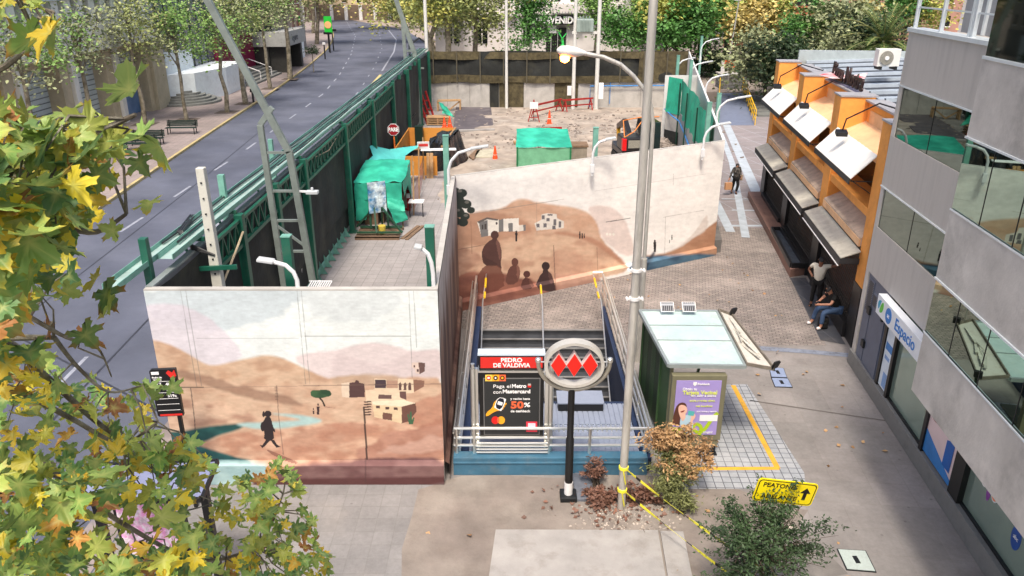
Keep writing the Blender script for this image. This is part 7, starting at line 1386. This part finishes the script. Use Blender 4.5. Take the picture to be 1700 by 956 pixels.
def person(lab,loc,rz,sk,J,top,bot,shoe,hair,sleeves=True,hairlong=False,scale=1,extra=None,shorts=False):
    """J: dict of joints in local coords: pel, ch, nk, hd, (shL elL haL shR elR haR) (hiL knL anL toL ...)"""
    t=local(thing('person',lab,'person',loc,None,rz)); t.scale=(scale,)*3
    V=lambda k,r:(*J[k],r); K=['pel','ch','nk','hd','shL','elL','haL','shR','elR','haR','hiL','knL','anL','toL','hiR','knR','anR','toR']
    rad=dict(pel=.125,ch=.135,nk=.055,hd=.095,sh=.06,el=.042,ha=.03,hi=.085,kn=.06,an=.042,to=.04); vs=[V(k,rad[k[:2]] if k not in rad else rad[k]) for k in K]; ix={k:i for i,k in enumerate(K)}
    # fingers and thumb at each hand
    E=[('pel','ch'),('ch','nk'),('nk','hd'),('ch','shL'),('shL','elL'),('elL','haL'),('ch','shR'),('shR','elR'),('elR','haR'),('pel','hiL'),('hiL','knL'),('knL','anL'),('anL','toL'),('pel','hiR'),('hiR','knR'),('knR','anR'),('anR','toR')]; E=[(ix[a],ix[b]) for a,b in E]
    for s in 'LR':
        a=Vector(J['ha'+s]); d=(a-Vector(J['el'+s])).normalized(); sd_=d.cross(Vector((0,1,.3))).normalized()
        palm=a+d*.06; vs.append((*palm,.032)); pi=len(vs)-1; E.append((ix['ha'+s],pi))
        for k in range(4): tip=palm+d*(.075-.008*abs(k-1.5))+sd_*(k-1.5)*.019+Vector((0,0,-.012)); vs.append((*tip,.0085)); E.append((pi,len(vs)-1))
        th=a+d*.05+sd_*.055; vs.append((*th,.010)); E.append((ix['ha'+s],len(vs)-1))
    body=skin('body',vs,E,sk,t)
    # face features: nose, ears, eyes
    h=Vector(J['hd']); f=Vector(J.get('face',(0,-1,-.25))).normalized(); sd_=f.cross(Vector((0,0,1))).normalized(); up=sd_.cross(f)
    b=MB(); b.lathe([(.02,0),(.012,.025),(.002,.03)],h+f*.088-up*.01,8,f.to_track_quat('Z','Y').to_matrix()); b.lathe([(.014,-.006),(.02,.0),(.014,.006)],h+sd_*.095,8,sd_.to_track_quat('Z','Y').to_matrix()); b.lathe([(.014,-.006),(.02,.0),(.014,.006)],h-sd_*.095,8,sd_.to_track_quat('Z','Y').to_matrix()); b.build('face',sk,t,smooth=True)
    b=MB(); 
    for s in (-1,1): b.lathe([(.003,-.004),(.010,0),(.003,.004)],h+f*.086+sd_*.033*s+up*.018,8,f.to_track_quat('Z','Y').to_matrix())
    b.build('eyes',black,t); b=MB(); b.cbox(h+f*.09-up*.045,(.045,.012,.01)); b.build('mouth',mat('lips',lin((.55,.25,.22)),.6),t)
    # hair
    hv=[(*(h-f*.012+up*.025),.107),(*(h-f*.03-up*.01),.102)]; he=[(0,1)]
    if hairlong: hv+=[(*(h-f*.06-up*.12),.085),(*(h-f*.05-up*.24),.06)]; he+=[(1,2),(2,3)]
    skin('hair',hv,he,hair,t)
    # clothes
    g=.02; up_=[('pel',.135),('ch',.15),('nk',.07)]; vv=[(*J[k],r+g) for k,r in up_]; ee=[(0,1),(1,2)]; up_v=Vector(J['ch'])-Vector(J['pel']); lo=Vector(J['pel'])-up_v*.22; vv[0]=(*lo,.16)
    for s in 'LR':
        vv.append((*J['sh'+s],.075)); i=len(vv)-1; ee.append((1,i)); a=Vector(J['sh'+s]);b_=Vector(J['el'+s]); e_=b_ if sleeves else a.lerp(b_,.62); vv.append((*e_,.058)); ee.append((i,i+1))
        if sleeves=='long': c_=Vector(J['el'+s]).lerp(Vector(J['ha'+s]),.85); vv.append((*c_,.045)); ee.append((i+1,i+2))
    skin('shirt',vv,ee,top,t)
    vv=[(*J['pel'],.15)]; ee=[]
    for s in 'LR':
        vv+=[(*J['hi'+s],.105),(*J['kn'+s],.078)]; n=len(vv); ee+=[(0,n-2),(n-2,n-1)]; c_=Vector(J['kn'+s]).lerp(Vector(J['an'+s]),.85); vv.append((*c_,.062)); ee.append((n-1,n))
    skin('trousers',vv,ee,bot,t)
    for s in 'LR': a=Vector(J['an'+s]);c_=Vector(J['to'+s]); skin('shoe',[(a.x,a.y,a.z-.03,.055),(*a.lerp(c_,.5),.052),(*c_,.045)],[(0,1),(1,2)],shoe,t,1)
    if extra: extra(t)
    return t
skA=mat('skin tan',lin((.72,.52,.42)),.6,var=.04); skB=mat('skin brown',lin((.52,.36,.28)),.6,var=.04); hb=mat('black hair',lin((.07,.06,.06)),.6,var=.2); jeans=mat('blue jeans',lin((.24,.33,.46)),.85,var=.12); blk_c=mat('black cloth',lin((.06,.06,.065)),.85,var=.1); wht_c=mat('cream cloth',lin((.86,.84,.78)),.85,var=.05); pat=mat('patterned blouse',lin((.42,.40,.38)),.8,var=.5,scale=14,col2=lin((.10,.10,.11))); wsh=mat('white shoe',lin((.9,.9,.9)),.5,var=.03)
def bagf(t):
    b=MB(); b.box(-.60,-.24,-.14,.02,.30,.66); g=b.build('paper_bag',mat('kraft paper',lin((.78,.58,.42)),.8,var=.06),t,bevel=.01); b=MB(); b.tube([(-.52,-.06,.66),(-.50,-.06,.78),(-.40,-.06,.78),(-.38,-.06,.66)],.008); b.build('handle',wood,g)
    b=MB(); b.box(.24,.36,-.02,.26,.72,1.0); b.tube([(.3,.1,1.0),(.22,.06,1.42)],.015); b.build('handbag',mat('beige bag',lin((.66,.58,.48)),.7),t,bevel=.03)
g=G(1219,323)
person('woman in patterned blouse and black trousers walking with a paper bag','',0,skA,{},0,0,0,0) if False else None
person('woman in patterned blouse and black trousers walking with a paper bag',(g.x,g.y,.01),R(12),skA,dict(pel=(0,0,.93),ch=(0,0,1.22),nk=(0,-.01,1.42),hd=(0,-.02,1.55),face=(-.35,-1,-.05),shL=(.17,.02,1.37),elL=(.25,.06,1.12),haL=(.22,-.06,.93),shR=(-.17,.0,1.37),elR=(-.30,-.02,1.10),haR=(-.40,-.06,.86),hiL=(.08,0,.88),knL=(.09,-.10,.50),anL=(.08,.02,.09),toL=(.08,-.12,.04),hiR=(-.08,0,.88),knR=(-.09,.06,.5),anR=(-.08,.20,.13),toR=(-.08,.10,.04)),pat,blk_c,blk_c,hb,'long',True,1.0,bagf)
def phone(t): b=MB(); b.cbox((-.02,-.62,.78),(.07,.13,.012),0,.5); b.build('phone',black,t)
g=G(1372,512)
q=F2(1.55,.14,0)
person('man in black T-shirt and jeans sitting on the sill looking at his phone',(q.x,q.y,0),R(-82),skA,dict(pel=(0,-.02,.60),ch=(0,-.17,.88),nk=(0,-.27,1.05),hd=(0,-.36,1.15),face=(0,-1,-.8),shL=(.18,-.22,1.01),elL=(.23,-.36,.80),haL=(.06,-.58,.75),shR=(-.18,-.22,1.01),elR=(-.23,-.36,.80),haR=(-.08,-.58,.75),hiL=(.11,-.06,.58),knL=(.17,-.50,.54),anL=(.18,-.52,.10),toL=(.20,-.66,.05),hiR=(-.11,-.06,.58),knR=(-.17,-.50,.54),anR=(-.20,-.60,.10),toR=(-.22,-.74,.05)),blk_c,jeans,wsh,hb,False,False,1.12,phone)
q=F2(3.15,.40,0)
person('man in loose cream T-shirt and dark trousers standing with one hand on the shutter','' if False else (q.x,q.y,0),R(-30),skB,dict(pel=(0,0,.95),ch=(.0,-.02,1.27),nk=(0,-.05,1.50),hd=(0,-.10,1.63),face=(-.2,-1,-.5),shL=(.21,0,1.44),elL=(.42,-.03,1.48),haL=(.62,-.10,1.62),shR=(-.21,0,1.44),elR=(-.36,.10,1.20),haR=(-.20,.02,1.0),hiL=(.09,0,.9),knL=(.11,-.05,.5),anL=(.12,0,.09),toL=(.14,-.14,.04),hiR=(-.09,0,.9),knR=(-.11,-.03,.5),anR=(-.12,0,.09),toR=(-.14,-.14,.04)),wht_c,blk_c,blk_c,hb,False,False,1.05)
q=F2(1.35,.55,0); t=thing('backpack','black backpack on the paving under the seated man','backpack',q); b=MB(); b.cbox(q+Vector((0,0,.2)),(.3,.22,.4)); b.build('bag',blk_c,t,bevel=.06); b=MB(); b.cbox(q+Vector((-.05,-.13,.16)),(.2,.06,.2)); b.build('pocket',blk_c,t,bevel=.03)
# ================= SHRUBS IN FRONT =================
lm.update(dry=leafmat('dry tan leaves',lin((.74,.60,.42)),lin((.60,.46,.32))),rust=leafmat('rust dry leaves',lin((.50,.36,.30)),lin((.38,.27,.22))),ol2=leafmat('olive shrub leaves',lin((.50,.52,.32)),lin((.40,.43,.25))),dg=leafmat('deep green leaflets',lin((.24,.33,.20)),lin((.17,.25,.15))))
def bush(lab,loc,parts,stems,seed,cat='shrub',name='shrub',sm=None):
    t=local(thing(name,lab,cat,loc)); r=random.Random(seed); b=MB(); allc=[]
    for nm,c,rad,k,per,size,l_,asp,dr in parts:
        P,cen=clumps(c,rad,k,per,seed+len(allc),spread=.22,shell=.1,bottom=-1); P[:,2]=np.maximum(P[:,2],.03); leaves(nm,P,size,lm[l_],t,aspect=asp,seed=seed,up=.3,droop=dr); allc+=cen.tolist()
    r.shuffle(allc)
    for c in allc[:stems]: e=Vector(c); b.tube([(r.uniform(-.1,.1),r.uniform(-.1,.1),0),(e.x*.4,e.y*.4,max(e.z,.1)*.6),e],[.016,.011,.004],5)
    b.build('stems',sm or barkd,t); return t
bush('half-dried shrub, tan above and olive below, between the lamp post and the purple poster',(3.45,14.0,0),[('foliage',(.05,-.15,.62),(.62,.42,.52),34,120,.085,'ol2',.3,.1),('dry_foliage',(-.12,.15,1.3),(.52,.4,.36),24,95,.09,'dry',.4,.3),('foliage',(.0,.05,1.0),(.5,.4,.35),20,110,.085,'ol2',.35,.1),('dry_foliage',(.15,-.2,1.05),(.45,.3,.4),14,90,.085,'dry',.4,.3),('dry_foliage',(.62,.1,.95),(.28,.3,.4),9,80,.08,'dry',.45,.3)],26,101)
bush('low rust-brown dead shrub against the blue curb beside the lamp post',(1.85,14.3,0),[('foliage',(0,0,.42),(.33,.25,.35),16,90,.06,'rust',.5,.1)],14,111)
bush('sprawl of dark red-brown dried plants around the base of the lamp post',(2.3,13.9,0),[('foliage',(-.35,-.1,.13),(.55,.3,.13),20,60,.085,'rust',.6,.1),('foliage',(.5,-.05,.15),(.55,.3,.16),18,60,.085,'rust',.6,.1)],8,121)
bush('slender olive stems drooping at the foot of the half-dried shrub',(3.55,13.35,0),[('foliage',(0,0,.3),(.4,.22,.3),14,60,.09,'ol2',.22,.1)],12,131)
# small tree bottom right
t=local(thing('small_tree','small dark green tree with feathery sprays in front of the yellow notice','tree',(4.38,10.75,0)))
b=MB(); r=random.Random(6); P=[]; tops=[]
b.tube([(0,0,0),(.03,.02,.5),(-.03,.05,1.0)],[.05,.04,.03],8)
def spray(p,d,L,n,lean=.0):
    pts=[p.copy()]; 
    for k in range(7): d=(d+Vector((r.uniform(-.12,.12),r.uniform(-.12,.12),-.05))).normalized(); pts.append(pts[-1]+d*L/7)
    b.tube(pts,[.010-.001*k for k in range(8)],4)
    for k in range(n):
        f=(.15+.85*k/n)*7; j=min(int(f),6); q=pts[j].lerp(pts[j+1],f-j); side=Vector((r.gauss(0,1),r.gauss(0,1),r.gauss(0,.5)))*.055; P.append(q+side)
        if k%3==0: P.append(q+side*.4)
        if k%2==0: P.append(q-side)
for k in range(88):
    az=r.uniform(0,6.28); el=r.uniform(-.35,1.3); o=Vector((r.gauss(-.02,.27),r.gauss(0,.22),r.uniform(.55,1.6))); d=Vector((math.cos(az)*math.cos(el),math.sin(az)*math.cos(el),math.sin(el))); spray(o,d,r.uniform(.4,.72),36)
for d,L,o in (((1,.25,.35),1.05,(.25,0,1.0)),((.95,.1,.05),.95,(.25,0,.85)),((1,.3,.15),1.0,(.2,.05,.7)),((-.15,.3,1),.8,(0,.1,1.1)),((.1,.2,1),.75,(.05,.1,1.2)),((-.9,.2,.5),.8,(-.2,0,.9)),((.5,.2,.8),.95,(.2,.1,1.1)),((-.4,.3,.8),.8,(-.2,.1,1.0)),((-.8,-.2,-.1),.6,(-.2,0,.5)),((.4,.1,.9),.9,(.1,.1,1.2))):
    for q in range(3): spray(Vector(o)+Vector((0,0,.33))+Vector((r.uniform(-.1,.1),r.uniform(-.1,.1),r.uniform(-.08,.08))),Vector(d).normalized(),L*r.uniform(.75,1),54)
leaves('crown',np.array([tuple(p*1.12) for p in P])-np.array([.1,0,0]),.07,lm['dg'],t,aspect=.42,seed=9,up=.3,droop=.2); b.build('trunk',barkd,t,smooth=True)
# ================= FOREGROUND PLANE TREE =================
def pl_leafmat():
    m=bpy.data.materials.new('autumn plane leaf'); m.use_nodes=True; t=m.node_tree; N=t.nodes; L=t.links; bs=N['Principled BSDF']; bs.inputs['Roughness'].default_value=.5
    vc=N.new('ShaderNodeVertexColor'); vc.layer_name='edge'; g=N.new('ShaderNodeNewGeometry'); n=N.new('ShaderNodeTexNoise'); n.inputs['Scale'].default_value=14; n.inputs['Detail'].default_value=4; tc=N.new('ShaderNodeTexCoord'); L.new(tc.outputs['Object'],n.inputs[0])
    cr=N.new('ShaderNodeValToRGB'); e=cr.color_ramp.elements; cols=[(0,'739a50'),(.24,'98b15a'),(.46,'5a8550'),(.62,'a3b862'),(.78,'b5b84a'),(.88,'e0c838'),(.96,'cf9a44'),(1,'9a6840')]
    e[0].position=0; e[0].color=(*hx(cols[0][1]),1); e[1].position=1; e[1].color=(*hx(cols[-1][1]),1)
    for p,c in cols[1:-1]: q=e.new(p); q.color=(*hx(c),1)
    L.new(g.outputs['Random Per Island'],cr.inputs[0])
    c2=N.new('ShaderNodeValToRGB'); e=c2.color_ramp.elements; e[0].color=(*hx('d8c23c'),1); e[1].color=(*hx('a8702e'),1); e[0].position=.35; e[1].position=.75; ml=N.new('ShaderNodeMath'); ml.operation='FRACT'; mu=N.new('ShaderNodeMath'); mu.operation='MULTIPLY'; mu.inputs[1].default_value=7.3; L.new(g.outputs['Random Per Island'],mu.inputs[0]); L.new(mu.outputs[0],ml.inputs[0]); L.new(ml.outputs[0],c2.inputs[0])
    ad_=N.new('ShaderNodeMath'); ad_.operation='ADD'; sp=N.new('ShaderNodeSeparateColor'); L.new(vc.outputs[0],sp.inputs[0]); L.new(sp.outputs[0],ad_.inputs[0]); s2=N.new('ShaderNodeMath'); s2.operation='MULTIPLY_ADD'; s2.inputs[1].default_value=.9; s2.inputs[2].default_value=-.5; L.new(n.outputs[0],s2.inputs[0]); L.new(s2.outputs[0],ad_.inputs[1])
    rp=N.new('ShaderNodeMapRange'); rp.inputs[1].default_value=.55; rp.inputs[2].default_value=.95; L.new(ad_.outputs[0],rp.inputs[0]); mx=N.new('ShaderNodeMix'); mx.data_type='RGBA'; L.new(rp.outputs[0],mx.inputs[0]); L.new(cr.outputs[0],mx.inputs[6]); L.new(c2.outputs[0],mx.inputs[7])
    # paler veins
    mv=N.new('ShaderNodeMix'); mv.data_type='RGBA'; L.new(sp.outputs[1],mv.inputs[0]); L.new(mx.outputs[2],mv.inputs[6]); mv.inputs[7].default_value=(*hx('cdd07a'),1)
    hs=N.new('ShaderNodeHueSaturation'); L.new(mv.outputs[2],hs.inputs['Color']); m3=N.new('ShaderNodeMath'); m3.operation='FRACT'; m4=N.new('ShaderNodeMath'); m4.operation='MULTIPLY'; m4.inputs[1].default_value=31.7; L.new(g.outputs['Random Per Island'],m4.inputs[0]); L.new(m4.outputs[0],m3.inputs[0]); m5=N.new('ShaderNodeMapRange'); m5.inputs[3].default_value=.65; m5.inputs[4].default_value=1.3; L.new(m3.outputs[0],m5.inputs[0]); L.new(m5.outputs[0],hs.inputs['Value'])
    # thin leaf lets some light through
    L.new(hs.outputs[0],bs.inputs['Base Color']); tr=N.new('ShaderNodeBsdfTranslucent'); L.new(hs.outputs[0],tr.inputs[0]); ms=N.new('ShaderNodeMixShader'); ms.inputs[0].default_value=.3; L.new(bs.outputs[0],ms.inputs[1]); L.new(tr.outputs[0],ms.inputs[2]); L.new(ms.outputs[0],N['Material Output'].inputs[0]); return m
half=[(.05,-.02),(.16,-.16),(.30,-.13),(.34,-.20),(.54,-.10),(.44,-.02),(.50,.04),(.34,.12),(.30,.18),(.46,.22),(.52,.34),(.74,.44),(.58,.48),(.56,.58),(.42,.50),(.26,.46),(.22,.52),(.27,.64),(.18,.74),(.16,.86),(.06,.90)]
outl=[(0,-.0)]+half+[(0,1.06)]+[(-x,y) for x,y in half[::-1]]
cen_=(0,.22); tips={5,12,22,23}
lx=np.array([cen_]+[((x+cen_[0])*.5,(y+cen_[1])*.5) for x,y in outl]+outl); nO=len(outl)
rad_=np.concatenate([[0],np.full(nO,.45),np.ones(nO)])
rr_=np.hypot(lx[:,0],lx[:,1]-.22); rr_/=rr_.max()
vein=np.zeros(len(lx))
ang=np.arctan2(lx[:,1]-.1,lx[:,0])
def leafcloud(name,A,size,m,par,seed,towards):
    """A: n x 3 anchor points; each is a lobed leaf hanging from its stalk"""
    r=np.random.default_rng(seed); n=len(A); k=len(lx)
    # tip direction: outward & down, normal roughly up/toward light
    tip=r.normal(size=(n,3))*np.array([1,1,.55])+np.array([.25,-.1,-.55]); tip/=np.linalg.norm(tip,axis=1)[:,None]
    nr=np.array([0,-.45,.8])+r.normal(size=(n,3))*.45; nr-= (nr*tip).sum(1)[:,None]*tip; nr/=np.linalg.norm(nr,axis=1)[:,None]; sd_=np.cross(tip,nr)
    s=size*(.55+.6*r.random(n)); fold=r.uniform(.05,.55,n); curl=r.uniform(-.5,.35,n); wav=r.uniform(0,6.28,n)
    X=lx[None,:,0];Y_=lx[None,:,1]; Z=fold[:,None]*np.abs(X)-curl[:,None]*Y_**2*.6+.06*np.sin(X*9+wav[:,None])*rr_+.05*np.sin(Y_*11+wav[:,None]*2)*rr_
    P=A[:,None,:]+(sd_[:,None,:]*X[...,None]+tip[:,None,:]*Y_[...,None]+nr[:,None,:]*Z[...,None])*s[:,None,None]
    F=[]
    for i in range(nO):
        j=(i+1)%nO; F.append((0,1+i,1+j)); F.append((1+i,1+nO+i,1+nO+j)); F.append((1+i,1+nO+j,1+j))
    F=np.array(F); Fa=(F[None]+(np.arange(n)*k)[:,None,None]).reshape(-1,3).astype(np.int32); V=P.reshape(-1,3)
    me=bpy.data.meshes.new(name); me.vertices.add(len(V)); me.vertices.foreach_set('co',V.astype(np.float32).ravel()); me.loops.add(Fa.size); me.loops.foreach_set('vertex_index',Fa.ravel()); me.polygons.add(len(Fa)); me.polygons.foreach_set('loop_start',np.arange(0,Fa.size,3,dtype=np.int32)); me.update(calc_edges=True)
    tipf=np.clip(rr_*1.05,0,1); vn=np.where(rad_<.1,.35,0); vn=vn+np.where(np.abs(lx[:,0])<.01,.25,0)
    c=np.zeros((n,k,4)); c[...,0]=tipf*(.55+.55*r.random(n))[:,None]; c[...,1]=vn; c[...,3]=1
    ca=me.color_attributes.new('edge','FLOAT_COLOR','POINT'); ca.data.foreach_set('color',c.astype(np.float32).ravel()); me.materials.append(m); me.polygons.foreach_set('use_smooth',[True]*len(Fa))
    o=bpy.data.objects.new(name,me); COL.objects.link(o); o.parent=par; return o
t=local(thing('plane_tree','near plane tree with large green, yellow and browning lobed leaves filling the left edge','tree',(0,0,0))); TR=(-5.6,3.6)
plm=pl_leafmat(); r=random.Random(12)
zones=[ # polygon, count, distance range, leaf size, seed
 ([(-90,205),(20,195),(70,215),(120,200),(160,203),(190,215),(215,245),(180,262),(160,280),(195,300),(150,320),(110,340),(150,365),(130,390),(90,410),(40,470),(20,540),(-90,600)],300,(3.1,4.5),.15),
 ([(-90,430),(80,430),(140,465),(110,510),(70,540),(150,560),(120,600),(50,600),(20,660),(-90,680)],80,(4.2,5.6),.15),
 ([(-60,600),(40,620),(160,620),(210,650),(250,640),(270,670),(250,700),(290,740),(280,790),(330,810),(310,850),(320,956),(-60,990)],235,(5.4,7.2),.145),
 ([(-60,760),(150,780),(220,850),(330,900),(380,990),(-60,990)],165,(4.8,6.6),.155),
 ([(330,880),(380,800),(440,790),(455,755),(478,770),(490,830),(520,870),(545,930),(540,990),(330,990)],190,(6.6,7.6),.12),
 ([(-80,-40),(70,-40),(80,5),(50,30),(10,50),(-80,40)],16,(4.0,5.2),.13),
 ([(140,740),(230,735),(340,760),(350,800),(300,850),(200,850),(140,840)],75,(5.8,7.2),.145),
 ([(60,50),(95,48),(95,75),(65,75)],4,(4.0,4.6),.16)]
def smp(poly,n):
    xs=[p[0] for p in poly];ys_=[p[1] for p in poly]; out=[]
    while len(out)<n:
        u=r.uniform(min(xs),max(xs));v=r.uniform(min(ys_),max(ys_))
        if 170<u<310 and 795<v<915 and r.random()<.6: continue
        if inpoly(np.array([u]),np.array([v]),poly)[0]: out.append((u,v))
    return out
def RD(u,v,d): q=ray(u,v).normalized(); return C0+q*d
allA=[]
for i,(poly,n,(d0,d1),sz) in enumerate(zones):
    A=np.array([tuple(RD(u,v-12,r.uniform(d0,d1))) for u,v in smp(poly,n)]); leafcloud('crown',A,sz,plm,t,40+i,None); allA.append(A)
singles=[(212,160,3.1,.2),(240,225,3.2,.2),(262,232,3.25,.2),(195,385,3.6,.17),(228,262,3.3,.2),(250,333,3.6,.12),(170,480,4.2,.15),(165,455,4.2,.14),(185,490,4.2,.14),(255,665,5.4,.16),(280,640,5.5,.15),(310,735,5.8,.15)]
leafcloud('crown',np.array([tuple(RD(u,v,d)) for u,v,d,s in singles]),.14,plm,t,77,None)
# boughs, branches and twigs
bk=mat('grey plane bark',lin((.50,.48,.42)),.85,var=.3,scale=12,col2=lin((.34,.31,.26)),bump=.4,bscale=40)
b=MB(); trk_top=Vector((TR[0],TR[1],9.5))
b.tube([(TR[0],TR[1],-.1),(TR[0]+.05,TR[1],3),(TR[0]-.05,TR[1]+.05,6.5),(TR[0],TR[1],9.5),(TR[0]+.2,TR[1],13)],[.32,.27,.24,.2,.14],12)
br=[([(-150,330,4.6),(-20,300,4.0),(90,250,3.7),(170,215,3.6),(225,190,3.5)],.03),([(-150,480,5.0),(0,420,4.4),(90,380,4.1),(160,385,4.0),(210,355,4)],.028),([(-150,620,6.0),(0,570,5.6),(70,620,6.2),(160,700,6.6),(240,760,6.9),(300,850,7.1)],.035),([(-150,660,5.6),(0,640,6.0),(110,690,6.4),(200,735,6.5),(262,700,6.3)],.03),([(-150,860,6),(0,800,6.2),(100,790,6.5),(190,860,6.8),(330,930,7.2),(430,900,7.3),(470,820,7.3)],.03),([(-150,150,5),(-10,120,4.6),(60,60,4.6),(90,20,4.7)],.02),([(90,560,5.5),(130,610,5.6),(180,650,5.6),(235,640,5.6)],.016),([(40,520,5),(110,560,5),(160,575,5),(185,625,5.2)],.014)]
bp_=[]
for pts,r0_ in br:
    P_=[RD(*p) for p in pts]; P_=[Vector(q) for q in P_]; 
    # smooth
    Q=[]; n=len(P_)
    for i in range(n-1):
        for k in range(5):
            f=k/5; a_=P_[max(i-1,0)];b0=P_[i];b1=P_[i+1];c_=P_[min(i+2,n-1)]
            Q.append(.5*((2*b0)+(b1-a_)*f+(2*a_-5*b0+4*b1-c_)*f*f+(3*b0-a_-3*b1+c_)*f**3))
    Q.append(P_[-1]); m_=len(Q); b.tube(Q,[r0_*(1-.75*i/m_) for i in range(m_)],7); bp_+=Q
    st=Vector((TR[0],TR[1],min(max(Q[0].z-.3,5),9.4))); b.tube([st,st.lerp(Q[0],.5)+Vector((0,0,.3)),Q[0]],[.09,.06,r0_],8)
BP=np.array([tuple(q) for q in bp_])
for A in allA:
    for a_ in A[::3]:
        i=np.argmin(((BP-a_)**2).sum(1)); s=Vector(BP[i]); e=Vector(a_)
        if (s-e).length<.5: mid=s.lerp(e,.55)+Vector((r.uniform(-.06,.06),r.uniform(-.06,.06),r.uniform(0,.1))); b.tube([s,mid,e],[.008,.006,.003],4)
b.build('trunk',bk,t,smooth=True)
# fallen leaves
rl=np.random.default_rng(4); n=150; P=np.stack([rl.uniform(-3,9.3,n),rl.uniform(10,30,n),np.full(n,.03)],1); P=P[~((P[:,0]>-1.5)&(P[:,0]<3.3)&(P[:,1]>14.4)&(P[:,1]<25))]; P=P[~((P[:,1]>14)&(P[:,0]<0))]
o=leaves('fallen_leaves',P,.11,lm['dry'],None,aspect=.9,up=2,seed=3); o['kind']='stuff'; tag(o,'dry leaves scattered over the paving','fallen leaves')
P=np.stack([rl.normal(2.2,.6,260),rl.normal(13.7,.35,260),np.full(260,.035)],1); P=P[P[:,1]<14.6]; o=leaves('fallen_leaves',P,.09,lm['rust'],None,aspect=.8,up=1.2,seed=4); o['kind']='stuff'; tag(o,'brown leaf litter around the lamp post foot','fallen leaves')
